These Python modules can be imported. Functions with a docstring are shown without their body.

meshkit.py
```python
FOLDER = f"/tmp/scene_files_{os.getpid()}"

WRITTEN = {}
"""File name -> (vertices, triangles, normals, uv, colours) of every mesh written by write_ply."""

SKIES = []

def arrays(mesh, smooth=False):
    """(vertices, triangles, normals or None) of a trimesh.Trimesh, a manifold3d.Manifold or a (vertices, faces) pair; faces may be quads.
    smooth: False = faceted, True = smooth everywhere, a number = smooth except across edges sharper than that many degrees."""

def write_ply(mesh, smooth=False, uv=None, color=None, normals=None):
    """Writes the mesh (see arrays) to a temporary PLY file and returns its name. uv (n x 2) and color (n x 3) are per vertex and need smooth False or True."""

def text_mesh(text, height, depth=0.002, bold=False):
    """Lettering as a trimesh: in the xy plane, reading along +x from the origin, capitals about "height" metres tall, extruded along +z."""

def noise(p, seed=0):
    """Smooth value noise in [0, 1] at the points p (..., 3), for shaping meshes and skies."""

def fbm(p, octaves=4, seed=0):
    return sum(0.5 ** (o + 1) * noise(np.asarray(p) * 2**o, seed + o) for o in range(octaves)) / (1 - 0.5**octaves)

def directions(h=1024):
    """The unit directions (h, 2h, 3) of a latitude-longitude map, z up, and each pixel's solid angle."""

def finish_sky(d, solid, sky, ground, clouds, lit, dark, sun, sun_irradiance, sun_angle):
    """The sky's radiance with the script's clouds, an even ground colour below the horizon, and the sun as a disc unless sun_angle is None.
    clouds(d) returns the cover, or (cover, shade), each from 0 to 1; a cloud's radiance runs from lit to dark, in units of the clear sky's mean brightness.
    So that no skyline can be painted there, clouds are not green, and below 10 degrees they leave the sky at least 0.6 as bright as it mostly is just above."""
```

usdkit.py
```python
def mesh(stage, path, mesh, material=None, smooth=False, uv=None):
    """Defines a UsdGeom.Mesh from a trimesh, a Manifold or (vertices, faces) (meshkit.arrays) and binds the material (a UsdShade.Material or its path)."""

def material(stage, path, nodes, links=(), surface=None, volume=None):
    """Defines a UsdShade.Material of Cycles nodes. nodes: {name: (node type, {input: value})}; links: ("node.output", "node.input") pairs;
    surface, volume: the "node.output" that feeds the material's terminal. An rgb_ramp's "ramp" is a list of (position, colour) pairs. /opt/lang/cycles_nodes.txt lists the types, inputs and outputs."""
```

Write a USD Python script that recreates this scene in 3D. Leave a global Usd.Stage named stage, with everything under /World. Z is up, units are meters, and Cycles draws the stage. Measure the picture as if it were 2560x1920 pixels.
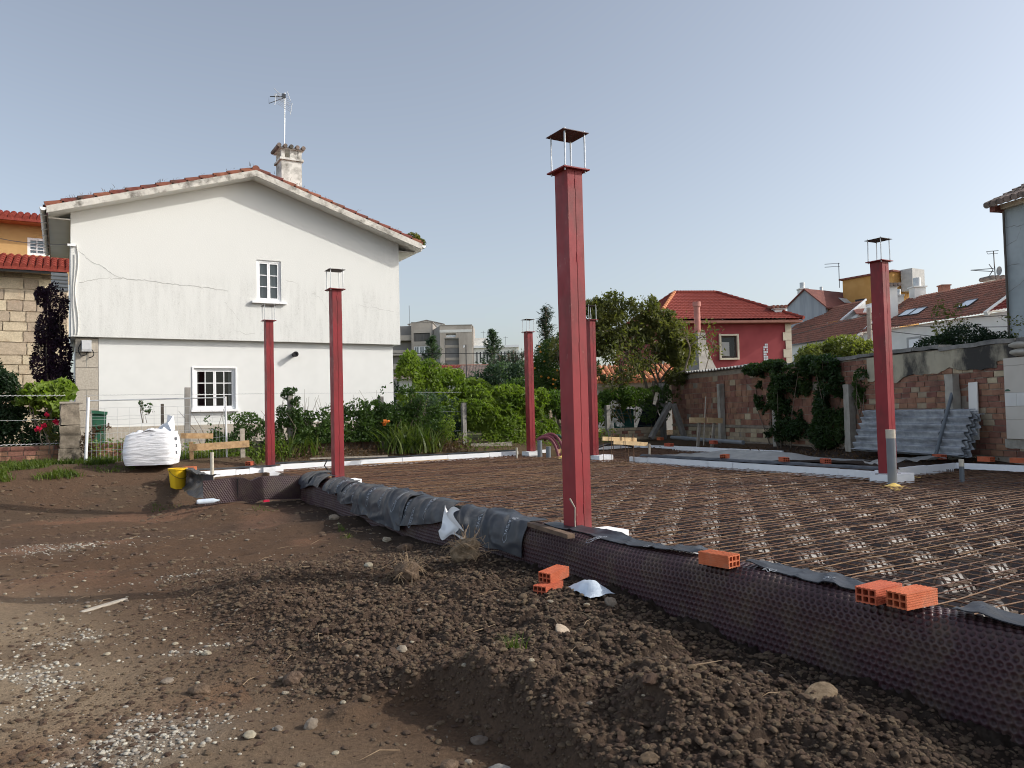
import math, random
import numpy as np
import trimesh, shapely
from shapely.geometry import Polygon, box as sbox
from shapely import affinity
import meshkit, usdkit
from meshkit import noise, fbm
from pxr import Gf, Sdf, Usd, UsdGeom, UsdLux, UsdShade, Vt

stage = Usd.Stage.CreateInMemory()
UsdGeom.SetStageUpAxis(stage, 'Z')
world = UsdGeom.Xform.Define(stage, '/World')
stage.SetDefaultPrim(world.GetPrim())
UsdGeom.Scope.Define(stage, '/World/Looks')
# The site's own axes: x runs along the far edge of the new floor (right and away in the photograph), y along its long edge.

# ---------------------------------------------------------------- camera
cam = UsdGeom.Camera.Define(stage, '/World/camera')
HEAD, PITCH, ROLL = math.radians(30.33), math.radians(2.12), math.radians(1.37)
Fv = Gf.Vec3d(math.sin(HEAD) * math.cos(PITCH), math.cos(HEAD) * math.cos(PITCH), math.sin(PITCH))
R0 = Gf.Vec3d(math.cos(HEAD), -math.sin(HEAD), 0)
U0 = Gf.Cross(R0, Fv)
Rv = R0 * math.cos(ROLL) - U0 * math.sin(ROLL)
Uv = R0 * math.sin(ROLL) + U0 * math.cos(ROLL)
CAM_Z = 1.6
cam.AddTransformOp().Set(Gf.Matrix4d(Rv[0], Rv[1], Rv[2], 0, Uv[0], Uv[1], Uv[2], 0, -Fv[0], -Fv[1], -Fv[2], 0, 0, 0, CAM_Z, 1))
cam.CreateHorizontalApertureAttr(36.0)
cam.CreateVerticalApertureAttr(27.0)
cam.CreateFocalLengthAttr(27.0)
cam.CreateClippingRangeAttr((0.05, 20000.0))
cam.CreateExposureAttr(0.20)

# ---------------------------------------------------------------- sky and sun
SUN_EL = math.radians(30.0)
SUN_AZ = (0.863, -0.505)
sky_mat = usdkit.material(stage, '/World/Looks/sky_look', {
    's': ('sky_texture', {'sky_type': 'single_scattering', 'sun_disc': False, 'sun_elevation': SUN_EL, 'sun_rotation': math.atan2(*SUN_AZ),
                          'altitude': 20.0, 'air_density': 1.0, 'aerosol_density': 2.2, 'ozone_density': 1.0}),
    'h': ('hsv', {'saturation': 0.6, 'value': 1.03}),
    'b': ('background_shader', {'strength': 0.15})}, [('s.color', 'h.color'), ('h.color', 'b.color')], surface='b.background')
sky = UsdLux.DomeLight.Define(stage, '/World/sky')
UsdShade.MaterialBindingAPI.Apply(sky.GetPrim()).Bind(sky_mat)
sky.GetPrim().SetCustomDataByKey('kind', 'structure')
sun = UsdLux.DistantLight.Define(stage, '/World/sun')
sun.CreateNormalizeAttr(True)
sun.CreateIntensityAttr(0.74)
sun.CreateAngleAttr(0.5)
sun.CreateColorAttr(Gf.Vec3f(1.0, 0.95, 0.875))
zs = Gf.Vec3d(SUN_AZ[0] * math.cos(SUN_EL), SUN_AZ[1] * math.cos(SUN_EL), math.sin(SUN_EL)).GetNormalized()
xs = Gf.Cross(Gf.Vec3d(0, 0, 1), zs).GetNormalized()
ys = Gf.Cross(zs, xs)
sun.AddTransformOp().Set(Gf.Matrix4d(xs[0], xs[1], xs[2], 0, ys[0], ys[1], ys[2], 0, zs[0], zs[1], zs[2], 0, 0, 0, 0, 1))

# ---------------------------------------------------------------- helpers
_names = {}
def numbered(parent, name):
    n = _names.get((parent, name), 0)
    _names[(parent, name)] = n + 1
    return f'{parent}/{name}' if n == 0 else f'{parent}/{name}_{n:03d}'

def data(prim, **kw):
    for k, v in kw.items():
        if v:
            prim.SetCustomDataByKey(k, v)

def thing(name, label=None, cat=None, loc=(0, 0, 0), rz=0, group=None, kind=None):
    x = UsdGeom.Xform.Define(stage, numbered('/World', name))
    x.AddTranslateOp().Set(Gf.Vec3d(*map(float, loc)))
    x.AddRotateZOp().Set(float(rz))
    data(x.GetPrim(), label=label, category=cat, group=group, kind=kind)
    return str(x.GetPath())

LOOK = '/World/Looks/'
def part(parent, name, mesh, look, smooth=False, label=None, kind=None, **kw):
    p = usdkit.mesh(stage, numbered(parent, name), mesh, LOOK + look, smooth)
    data(p.GetPrim(), label=label, kind=kind, **kw)
    return str(p.GetPath())

def solo(name, mesh, look, label=None, cat=None, group=None, kind=None, smooth=False):
    p = usdkit.mesh(stage, numbered('/World', name), mesh, LOOK + look, smooth)
    data(p.GetPrim(), label=label, category=cat, group=group, kind=kind)
    return p

def copy(src, name, loc, rz=0, label=None, cat=None, group=None, scale=None, tilt=None):
    x = UsdGeom.Xform.Define(stage, numbered('/World', name))
    p = x.GetPrim()
    p.GetReferences().AddInternalReference(src)
    x.ClearXformOpOrder()
    x.AddTranslateOp().Set(Gf.Vec3d(*map(float, loc)))
    x.AddRotateZOp().Set(float(rz))
    if tilt:
        x.AddRotateXYZOp().Set(Gf.Vec3f(*map(float, tilt)))
    if scale is not None:
        x.AddScaleOp().Set(Gf.Vec3f(*(map(float, scale) if np.ndim(scale) else [float(scale)] * 3)))
    p.SetInstanceable(True)
    data(p, label=label, category=cat, group=group)
    return str(x.GetPath())

def subcopy(src, parent, name, loc, rz=0, scale=None):
    x = UsdGeom.Xform.Define(stage, numbered(parent, name))
    return x

def scatter(name, protos, pos, look, scales, rots, label=None, cat=None, smooth=True):
    """Uncountable small stuff: one instancer over a few prototype meshes."""
    pi = UsdGeom.PointInstancer.Define(stage, numbered('/World', name))
    base = str(pi.GetPath())
    rng = np.random.default_rng(len(pos))
    rel = pi.CreatePrototypesRel()
    looks = look if isinstance(look, (list, tuple)) else [look] * len(protos)
    for m, l in zip(protos, looks):
        q = part(base, name + '_piece', m, l, smooth)
        rel.AddTarget(q)
    pi.CreateProtoIndicesAttr(Vt.IntArray.FromNumpy(rng.integers(0, len(protos), len(pos)).astype(np.int32)))
    pi.CreatePositionsAttr(Vt.Vec3fArray.FromNumpy(np.asarray(pos, np.float32)))
    pi.CreateScalesAttr(Vt.Vec3fArray.FromNumpy(np.asarray(scales, np.float32)))
    pi.CreateOrientationsAttr(Vt.QuathArray([Gf.Quath(float(math.cos(a / 2)), 0, 0, float(math.sin(a / 2))) for a in rots]))
    data(pi.GetPrim(), label=label, category=cat, kind='stuff')

class MB:
    """Collects simple shapes into one mesh."""
    def __init__(self):
        self.v, self.f, self.n = [], [], 0
    def add(self, v, f):
        v, f = np.asarray(v, float), np.asarray(f, int)
        if f.shape[1] == 4:
            f = np.vstack([f[:, [0, 1, 2]], f[:, [0, 2, 3]]])
        self.v.append(v); self.f.append(f + self.n); self.n += len(v)
        return self
    def box(self, x0, x1, y0, y1, z0, z1):
        v = [[x, y, z] for x in (x0, x1) for y in (y0, y1) for z in (z0, z1)]
        return self.add(v, [[0, 1, 3, 2], [4, 6, 7, 5], [0, 4, 5, 1], [2, 3, 7, 6], [0, 2, 6, 4], [1, 5, 7, 3]])
    def bar(self, a, b, w, h, up=(0, 0, 1)):
        """A rectangular bar from a to b, w across and h along the up side."""
        a, b = np.asarray(a, float), np.asarray(b, float)
        d = (b - a) / np.linalg.norm(b - a)
        s = np.cross(d, up); s = s / np.linalg.norm(s); u = np.cross(s, d)
        v = [p + i * s * w / 2 + j * u * h / 2 for p in (a, b) for i in (-1, 1) for j in (-1, 1)]
        return self.add(v, [[0, 1, 3, 2], [4, 6, 7, 5], [0, 4, 5, 1], [2, 3, 7, 6], [0, 2, 6, 4], [1, 5, 7, 3]])
    def tube(self, pts, r, n=6, cap=True):
        pts = np.asarray(pts, float)
        r = np.broadcast_to(np.asarray(r, float), (len(pts),))
        d = np.gradient(pts, axis=0)
        d /= np.maximum(np.linalg.norm(d, axis=1, keepdims=True), 1e-9)
        ref = np.array([0, 0, 1.0]) if abs(d[0][2]) < .9 else np.array([1.0, 0, 0])
        s = np.cross(d, ref); s /= np.maximum(np.linalg.norm(s, axis=1, keepdims=True), 1e-9)
        u = np.cross(s, d)
        a = np.arange(n) * 2 * np.pi / n
        v = pts[:, None] + r[:, None, None] * (np.cos(a)[None, :, None] * s[:, None] + np.sin(a)[None, :, None] * u[:, None])
        k = len(pts)
        i = np.arange(k - 1)[:, None] * n; j = np.arange(n)[None]; j2 = (j + 1) % n
        f = np.stack([i + j, i + n + j, i + n + j2, i + j2], -1).reshape(-1, 4)
        vv = v.reshape(-1, 3)
        self.add(vv, f[:, ::-1])
        if cap:
            fan = [[0, q, q + 1] for q in range(1, n - 1)]
            self.add(v[0], [t[::-1] for t in fan][::1]); self.add(v[-1], fan)
        return self
    def grid(self, V):
        """V (a, b, 3): a sheet of quads."""
        a, b = V.shape[:2]
        i = np.arange(a - 1)[:, None] * b; j = np.arange(b - 1)[None]
        f = np.stack([i + j, i + b + j, i + b + j + 1, i + j + 1], -1).reshape(-1, 4)
        return self.add(V.reshape(-1, 3), f)
    def tm(self, m, M=None):
        v = np.array(m.vertices)
        if M is not None:
            v = v @ np.asarray(M)[:3, :3].T + np.asarray(M)[:3, 3]
        return self.add(v, m.faces)
    def prism(self, poly, lo, hi, axis='z'):
        """A shapely polygon extruded along an axis: z (x, y), y (x, z) or x (y, z)."""
        m = trimesh.creation.extrude_polygon(poly, hi - lo, engine='earcut')
        v = np.array(m.vertices); v[:, 2] += lo
        f = np.array(m.faces)
        if axis == 'y':
            v = v[:, [0, 2, 1]]; f = f[:, ::-1]
        elif axis == 'x':
            v = v[:, [2, 0, 1]]
        return self.add(v, f)
    def move(self, d=(0, 0, 0), rz=0, M=None):
        c, s = math.cos(math.radians(rz)), math.sin(math.radians(rz))
        Rm = np.array([[c, -s, 0], [s, c, 0], [0, 0, 1]]) if M is None else np.asarray(M)
        self.v = [q @ Rm.T + np.asarray(d, float) for q in self.v]
        return self
    def out(self):
        return np.vstack(self.v), np.vstack(self.f)

def B(*a): return MB().box(*a).out()
def rings(profile, n=24, close=True):
    """A lathe: profile [(r, z)]."""
    p = np.asarray(profile, float); a = np.arange(n + 1) * 2 * np.pi / n
    return np.stack([p[:, None, 0] * np.cos(a), p[:, None, 0] * np.sin(a), np.broadcast_to(p[:, None, 1], (len(p), n + 1))], -1)[:, ::-1]

def rock(seed, flat=.7, rough=.35, sub=2):
    m = trimesh.creation.icosphere(sub)
    v = m.vertices * (1 - rough / 2 + rough * fbm(m.vertices * 1.3 + seed * 7.3, 3, seed)[:, None] * 1.6)
    v[:, 2] *= flat
    return v * .5, m.faces

def leafset(rng, c, size, asp=.45, d=None, droop=0.0, spread=1.0, fold=.12):
    """Leaf-shaped pairs of triangles at the points c."""
    c = np.asarray(c, float); n = len(c)
    size = np.broadcast_to(np.asarray(size, float), (n,)) * rng.uniform(.65, 1.35, n)
    u = rng.normal(size=(n, 3)) * spread + (0 if d is None else np.asarray(d))
    u[:, 2] -= droop
    u /= np.maximum(np.linalg.norm(u, axis=1, keepdims=True), 1e-6)
    w = rng.normal(size=(n, 3)); w = np.cross(u, w); w /= np.maximum(np.linalg.norm(w, axis=1, keepdims=True), 1e-6)
    nn = np.cross(u, w)
    L, Wd = size[:, None], size[:, None] * asp / 2
    v = np.stack([c - u * L / 2, c + w * Wd + nn * L * fold, c + u * L / 2, c - w * Wd + nn * L * fold], 1).reshape(-1, 3)
    k = np.arange(n)[:, None] * 4
    f = np.concatenate([k + [0, 1, 2], k + [0, 2, 3]], 0)
    return v, f

def clump(rng, n, blobs, shell=.55, gap=0.0, gs=2.0, seed=0):
    """n points in a union of ellipsoids [(x, y, z, rx, ry, rz)], mostly near their skins; gap opens holes by noise."""
    b = np.asarray(blobs, float)
    w = (b[:, 3] * b[:, 4] * b[:, 5]) ** (2 / 3); k = rng.choice(len(b), int(n * (1 + 2 * gap)), p=w / w.sum())
    d = rng.normal(size=(len(k), 3)); d /= np.linalg.norm(d, axis=1, keepdims=True)
    r = np.where(rng.random(len(k)) < shell, rng.uniform(.78, 1.08, len(k)), rng.random(len(k)) ** (1 / 3))
    p = b[k, :3] + d * r[:, None] * b[k, 3:6]
    if gap:
        q = fbm(p * gs, 3, seed + 5)
        p = p[q > np.quantile(q, 1 - 1 / (1 + 2 * gap))]
    return p[:n]

def blade(rng, base, h, w, lean, n=5, az=None):
    """A grass or strap leaf: a ribbon that bends over."""
    az = rng.uniform(0, 2 * np.pi) if az is None else az
    t = np.linspace(0, 1, n)
    out = lean * h * t ** 1.8; up = h * (t - .35 * lean * t ** 2.4)
    c = np.stack([np.cos(az) * out, np.sin(az) * out, up], 1) + base
    s = np.array([-np.sin(az), np.cos(az), 0]) * w / 2
    wd = (1 - t ** 2.2)[:, None] * .95 + .05
    return np.stack([c - s * wd, c + s * wd], 1)

def tuft(rng, mb, base, k, h, w, lean, spread):
    for _ in range(k):
        o = np.array([rng.normal() * spread, rng.normal() * spread, 0])
        mb.grid(blade(rng, np.asarray(base) + o, h * rng.uniform(.5, 1.2), w * rng.uniform(.7, 1.2), lean * rng.uniform(.4, 1.4), 4))

def limb(mb, rng, p, d, L, r, depth, tips, wob=.25, split=(2, 3), up=.15):
    """A branching limb; tips collects the twig ends."""
    n = 5; pts = [np.asarray(p, float)]; d = np.asarray(d, float) / np.linalg.norm(d)
    for i in range(n):
        d = d + rng.normal(size=3) * wob / 2.2 + np.array([0, 0, up * .15]); d /= np.linalg.norm(d)
        pts.append(pts[-1] + d * L / n)
    mb.tube(pts, np.linspace(r, r * .62, n + 1), 6 if r > .02 else 4, cap=False)
    if depth == 0:
        tips += [pts[-1], pts[-2], pts[-3]]
        return
    for _ in range(rng.integers(split[0], split[1] + 1)):
        q = d + rng.normal(size=3) * .62 + np.array([0, 0, up]); k = rng.integers(3, n + 1)
        limb(mb, rng, pts[k], q, L * rng.uniform(.55, .8), r * .58, depth - 1, tips, wob, split, up)

# ---------------------------------------------------------------- materials
def mat(name, a, b=None, sc=6.0, rough=.7, bump=0.0, bsc=60.0, metal=0.0, spec=.28, rnd=0.0, isl=0.0, stretch=None, detail=6.0, lo=.35, hi=.65, obj=False, leaf=0.0,
        bevel=0.0, dirt=None, dsc=1.5, dlo=.5, dhi=.7, dstretch=None, dist=.02, rvar=0.0, coat=0.0, scuff=None, ssc=8.0, slo=.66, shi=.72, sstretch=(1, 1, 1)):
    """Procedural look: two tones mixed by noise (sc), optional blotches of a third (dirt), relief (bump), and tone per object (rnd) or island (isl)."""
    N, L = {}, []
    N['tc'] = ('texture_coordinate', {}) if obj else ('geometry', {})
    P = 'tc.object' if obj else 'tc.position'
    v = P
    if stretch:
        N['mp'] = ('mapping', {'scale': stretch}); L.append((P, 'mp.vector')); v = 'mp.vector'
    col = None
    if b is not None:
        N['n'] = ('noise_texture', {'scale': sc, 'detail': detail, 'roughness': .6}); L.append((v, 'n.vector'))
        N['r'] = ('rgb_ramp', {'ramp': [(lo, a), (hi, b)]}); L.append(('n.fac', 'r.fac')); col = 'r.color'
    else:
        N['c'] = ('color', {'value': a}); col = 'c.color'
    if dirt is not None:
        dv = P
        if dstretch:
            N['dmp'] = ('mapping', {'scale': dstretch}); L.append((P, 'dmp.vector')); dv = 'dmp.vector'
        N['dn'] = ('noise_texture', {'scale': dsc, 'detail': 8.0, 'roughness': .65}); L.append((dv, 'dn.vector'))
        N['dr'] = ('map_range', {'from_min': dlo, 'from_max': dhi, 'clamp': True}); L.append(('dn.fac', 'dr.value'))
        N['dm'] = ('mix_color', {'b': dirt}); L += [('dr.result', 'dm.fac'), (col, 'dm.a')]; col = 'dm.result'
    if scuff is not None:
        N['smp'] = ('mapping', {'scale': sstretch}); N['sn'] = ('noise_texture', {'scale': ssc, 'detail': 8.0, 'roughness': .72}); N['sr'] = ('map_range', {'from_min': slo, 'from_max': shi, 'clamp': True}); N['sm'] = ('mix_color', {'b': scuff})
        L += [(P, 'smp.vector'), ('smp.vector', 'sn.vector'), ('sn.fac', 'sr.value'), ('sr.result', 'sm.fac'), (col, 'sm.a')]; col = 'sm.result'
    for amt, src in ((rnd, 'oi.random'), (isl, 'gi.random_per_island')):
        if amt:
            if src[:2] == 'oi': N['oi'] = ('object_info', {})
            else: N['gi'] = ('geometry', {})
            k = src[:2]
            N[k + 'm'] = ('map_range', {'to_min': 1 - amt, 'to_max': 1 + amt}); L.append((src, k + 'm.value'))
            N[k + 'h'] = ('hsv', {}); L += [(k + 'm.result', k + 'h.value'), (col, k + 'h.color')]
            N[k + 'q'] = ('math', {'math_type': 'multiply_add', 'value2': amt * .1, 'value3': .5 - amt * .05}); L += [(src, k + 'q.value1'), (k + 'q.value', k + 'h.hue')]
            col = k + 'h.color'
    N['p'] = ('principled_bsdf', {'roughness': rough, 'metallic': metal, 'specular_ior_level': spec, 'coat_weight': coat, 'coat_roughness': .1}); L.append((col, 'p.base_color'))
    if rvar:
        N['rn'] = ('noise_texture', {'scale': sc * 1.7, 'detail': 5.0}); L.append((P, 'rn.vector'))
        N['rr'] = ('map_range', {'from_min': .3, 'from_max': .7, 'to_min': max(rough - rvar, .05), 'to_max': min(rough + rvar, 1)}); L += [('rn.fac', 'rr.value'), ('rr.result', 'p.roughness')]
    nrm = None
    if bevel:
        N['bv'] = ('bevel', {'samples': 4, 'radius': bevel}); nrm = 'bv.bevel'
    if bump:
        N['bn'] = ('noise_texture', {'scale': bsc, 'detail': 8.0, 'roughness': .65}); L.append((v, 'bn.vector'))
        N['bp'] = ('bump', {'strength': bump, 'distance': dist}); L.append(('bn.fac', 'bp.height'))
        if nrm: L.append((nrm, 'bp.normal'))
        nrm = 'bp.normal'
    if nrm: L.append((nrm, 'p.normal'))
    out = 'p.BSDF'
    if leaf:
        N['t'] = ('translucent_bsdf', {}); N['tg'] = ('mix_color', {'blend_type': 'multiply', 'fac': 1.0, 'b': (1.15, 1.25, .55)})
        N['x'] = ('mix_closure', {'fac': leaf}); L += [(col, 'tg.a'), ('tg.result', 't.color'), ('p.BSDF', 'x.closure1'), ('t.BSDF', 'x.closure2')]; out = 'x.closure'
    return usdkit.material(stage, LOOK + name, N, L, surface=out)

def leafmat(name, a, b, leaf=.35, rough=.5, amt=.45, sc=1.2):
    """Foliage: tone from leaf to leaf and from clump to clump."""
    N = {'g': ('geometry', {}), 'n': ('noise_texture', {'scale': sc, 'detail': 3.0}), 'm': ('math', {'math_type': 'multiply_add', 'value2': .55, 'value3': .0}),
         'm2': ('math', {'math_type': 'multiply_add', 'value2': .55}), 'r': ('rgb_ramp', {'ramp': [(.15, a), (.68, b)]}),
         'p': ('principled_bsdf', {'roughness': rough, 'specular_ior_level': .35}), 't': ('translucent_bsdf', {}), 'x': ('mix_closure', {'fac': leaf}),
         'tg': ('mix_color', {'blend_type': 'multiply', 'fac': 1.0, 'b': (1.2, 1.3, .5)})}
    L = [('g.position', 'n.vector'), ('g.random_per_island', 'm.value1'), ('m.value', 'm2.value3'), ('n.fac', 'm2.value1'), ('m2.value', 'r.fac'),
         ('r.color', 'p.base_color'), ('r.color', 'tg.a'), ('tg.result', 't.color'), ('p.BSDF', 'x.closure1'), ('t.BSDF', 'x.closure2')]
    return usdkit.material(stage, LOOK + name, N, L, surface='x.closure')

# soil: the tone of the ground from place to place is carried by the mesh, grain by noise
usdkit.material(stage, LOOK + 'soil', {
    'a': ('attribute', {'attribute': 'soil_tone'}), 'g': ('geometry', {}),
    'n': ('noise_texture', {'scale': 42.0, 'detail': 8.0, 'roughness': .7}), 'mr': ('map_range', {'from_min': .25, 'from_max': .75, 'to_min': .62, 'to_max': 1.38}),
    'h': ('hsv', {}), 'b1': ('noise_texture', {'scale': 75.0, 'detail': 8.0, 'roughness': .75}), 'bp': ('bump', {'strength': 1.0, 'distance': .022}),
    'p': ('principled_bsdf', {'roughness': .95, 'specular_ior_level': .15})},
    [('g.position', 'n.vector'), ('n.fac', 'mr.value'), ('mr.result', 'h.value'), ('a.color', 'h.color'), ('h.color', 'p.base_color'), ('g.position', 'b1.vector'), ('b1.fac', 'bp.height'), ('bp.normal', 'p.normal')], surface='p.BSDF')
mat('clod', (.100, .068, .046), (.185, .132, .094), 30, .95, .7, 90, spec=.15, obj=True, rnd=.3)
mat('pebble', (.16, .13, .098), (.30, .26, .205), 5, .8, .3, 40, obj=True, rnd=.4)
mat('gravel_stone', (.28, .255, .21), (.43, .40, .345), 5, .8, .3, 40, obj=True, rnd=.35)
mat('twig', (.22, .15, .09), (.34, .25, .16), 20, .8)
mat('steel_red', (.235, .028, .034), (.265, .034, .040), 3, .5, .05, 300, spec=.25, obj=True, bevel=.004, dirt=(.155, .030, .031), dsc=3.4, dlo=.46, dhi=.64, dstretch=(1, 1, .35), rvar=.14, scuff=(.33, .15, .13), ssc=7.0, slo=.635, shi=.70, sstretch=(2.2, 2.2, .7))
mat('plate_dark', (.06, .022, .02), (.10, .032, .026), 14, .5, .2, 80, obj=True)
mat('plate_gray', (.05, .04, .035), (.09, .075, .065), 14, .5, .2, 80, obj=True)
mat('zinc', (.42, .43, .44), (.55, .56, .57), 30, .35, metal=.9)
mat('rust_rod', (.095, .048, .028), (.20, .108, .062), 9, .7, .2, 200, spec=.3, rnd=.3, rvar=.15)
mat('void_rib', (.075, .050, .037), (.16, .11, .082), 5, .6, .1, 120, rnd=.25, spec=.3, rvar=.12)
mat('void_plastic', (.040, .028, .023), (.070, .050, .040), 12, .5, .1, 120, spec=.6, rnd=.2, obj=True)
mat('foam', (.80, .82, .84), (.86, .87, .88), 4, .8, .12, 220, dirt=(.55, .54, .52), dsc=3.2, dlo=.62, dhi=.85)
mat('dimple_sheet', (.036, .016, .019), (.050, .023, .026), 3, .42, spec=.4, dirt=(.075, .050, .036), dsc=4.0, dlo=.48, dhi=.70, rvar=.12)
mat('tar_sheet', (.020, .023, .029), (.034, .038, .046), 5, .40, .12, 160, dirt=(.085, .082, .08), dsc=2.4, dlo=.55, dhi=.85, rvar=.12)
mat('tar_dusty', (.20, .205, .20), (.29, .295, .285), 4, .5, .15, 80, dirt=(.10, .10, .105), dsc=2, dlo=.5, dhi=.8)
mat('mark_print', (.20, .22, .26), (.38, .41, .45), 30, .5)
mat('clay_new', (.40, .092, .042), (.53, .140, .068), 10, .78, .25, 120, rnd=.16, obj=True, dirt=(.30, .13, .085), dsc=9, dlo=.52, dhi=.75)
mat('clay_old', (.19, .092, .062), (.30, .155, .108), 5, .88, .3, 50, rnd=.28, dirt=(.13, .085, .06), dsc=2.0, dlo=.55, dhi=.75)
mat('clay_cream', (.32, .255, .17), (.43, .355, .25), 4, .85, .25, 50, rnd=.2, dirt=(.22, .17, .12), dsc=2.2, dlo=.55, dhi=.75)
mat('mortar', (.20, .17, .14), (.30, .26, .21), 6, .9, .4, 60)
mat('render_old', (.34, .31, .235), (.44, .40, .30), 2.2, .9, .3, 40, dirt=(.045, .043, .04), dsc=1.1, dlo=.42, dhi=.56, dstretch=(1, 1, .55))
mat('coping', (.10, .10, .095), (.30, .29, .27), 3, .9, .5, 30)
mat('concrete', (.30, .28, .24), (.42, .40, .35), 4, .85, .35, 40, dirt=(.16, .15, .125), dsc=1.6, dlo=.5, dhi=.72, dstretch=(1, 1, .5))
mat('concrete_dark', (.20, .19, .175), (.30, .285, .26), 4, .85, .35, 40, dirt=(.09, .085, .075), dsc=1.6, dlo=.5, dhi=.72, dstretch=(1, 1, .4))
mat('granite', (.40, .325, .235), (.55, .455, .335), 22, .85, .45, 60, rnd=.22, dirt=(.36, .20, .11), dsc=.9, dlo=.6, dhi=.8)
mat('granite_gray', (.36, .32, .27), (.47, .43, .36), 24, .85, .35, 60, dirt=(.22, .19, .16), dsc=1.5, dlo=.55, dhi=.8, dstretch=(1, 1, .4))
mat('pointing', (.55, .47, .36), (.64, .56, .44), 5, .9, .3, 50)
mat('stucco_b', (.80, .80, .775), (.835, .835, .81), 2.5, .88, .55, 55, dist=.012)
mat('stucco_low', (.67, .68, .665), (.70, .71, .695), 2.5, .85, .12, 45, dist=.008)
mat('verge_render', (.47, .45, .41), (.62, .60, .55), 3, .88, .3, 50, dirt=(.16, .15, .13), dsc=3.2, dlo=.48, dhi=.66)
mat('soffit', (.72, .71, .67), (.78, .77, .73), 2, .85)
mat('chimney_render', (.62, .61, .57), (.72, .71, .67), 3, .9, .3, 50, dirt=(.16, .15, .13), dsc=2.2, dlo=.47, dhi=.66)
mat('white_paint', (.78, .79, .80), (.82, .83, .84), 3, .45, obj=False)
mat('plum_paint', (.05, .018, .028), None, rough=.4)
mat('curtain', (.36, .38, .37), (.46, .48, .47), 1.5, .9, stretch=(9, 9, .6))
mat('dark_room', (.012, .013, .016), None, rough=.9)
mat('tile_red', (.23, .050, .026), (.33, .082, .042), 7, .75, .2, 60, isl=.22)
mat('tile_worn', (.20, .085, .06), (.33, .145, .10), 5, .85, .3, 50, dirt=(.11, .085, .065), dsc=1.3, dlo=.5, dhi=.72)
mat('tile_verge', (.16, .055, .04), (.27, .095, .062), 6, .85, .3, 60, rnd=.25, dirt=(.075, .05, .04), dsc=3, dlo=.5, dhi=.7)
mat('tile_gray', (.16, .12, .105), (.27, .21, .18), 5, .9, .3, 40, dirt=(.08, .075, .065), dsc=1.5, dlo=.45, dhi=.7)
mat('tile_orange', (.46, .17, .075), (.58, .25, .12), 5, .8, .2, 50)
mat('ochre', (.46, .29, .12), (.52, .335, .15), 1.4, .88, .15, 50)
mat('ochre_deep', (.44, .235, .07), (.50, .28, .095), 1.4, .88)
mat('crimson_wall', (.270, .052, .058), (.325, .068, .072), 1.3, .88, .2, 40, dirt=(.23, .045, .05), dsc=.8, dlo=.5, dhi=.8)
mat('cream_stone', (.52, .46, .36), (.62, .56, .45), 3, .85, .2, 40)
mat('pale_wall', (.66, .65, .61), (.74, .73, .69), 1.2, .88, .1, 40)
mat('gray_panel', (.30, .32, .345), (.40, .42, .44), .9, .8, stretch=(3, 3, .35), detail=4)
mat('blue_gray_wall', (.30, .34, .355), (.38, .42, .435), .8, .85, .25, 25, dirt=(.22, .25, .26), dsc=.6, dlo=.5, dhi=.8)
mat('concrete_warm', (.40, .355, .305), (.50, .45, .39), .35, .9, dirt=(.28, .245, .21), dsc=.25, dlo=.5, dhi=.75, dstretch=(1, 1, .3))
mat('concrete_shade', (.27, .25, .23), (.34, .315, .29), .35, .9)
mat('slate_roof', (.15, .055, .045), (.21, .08, .062), 2, .85)
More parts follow.
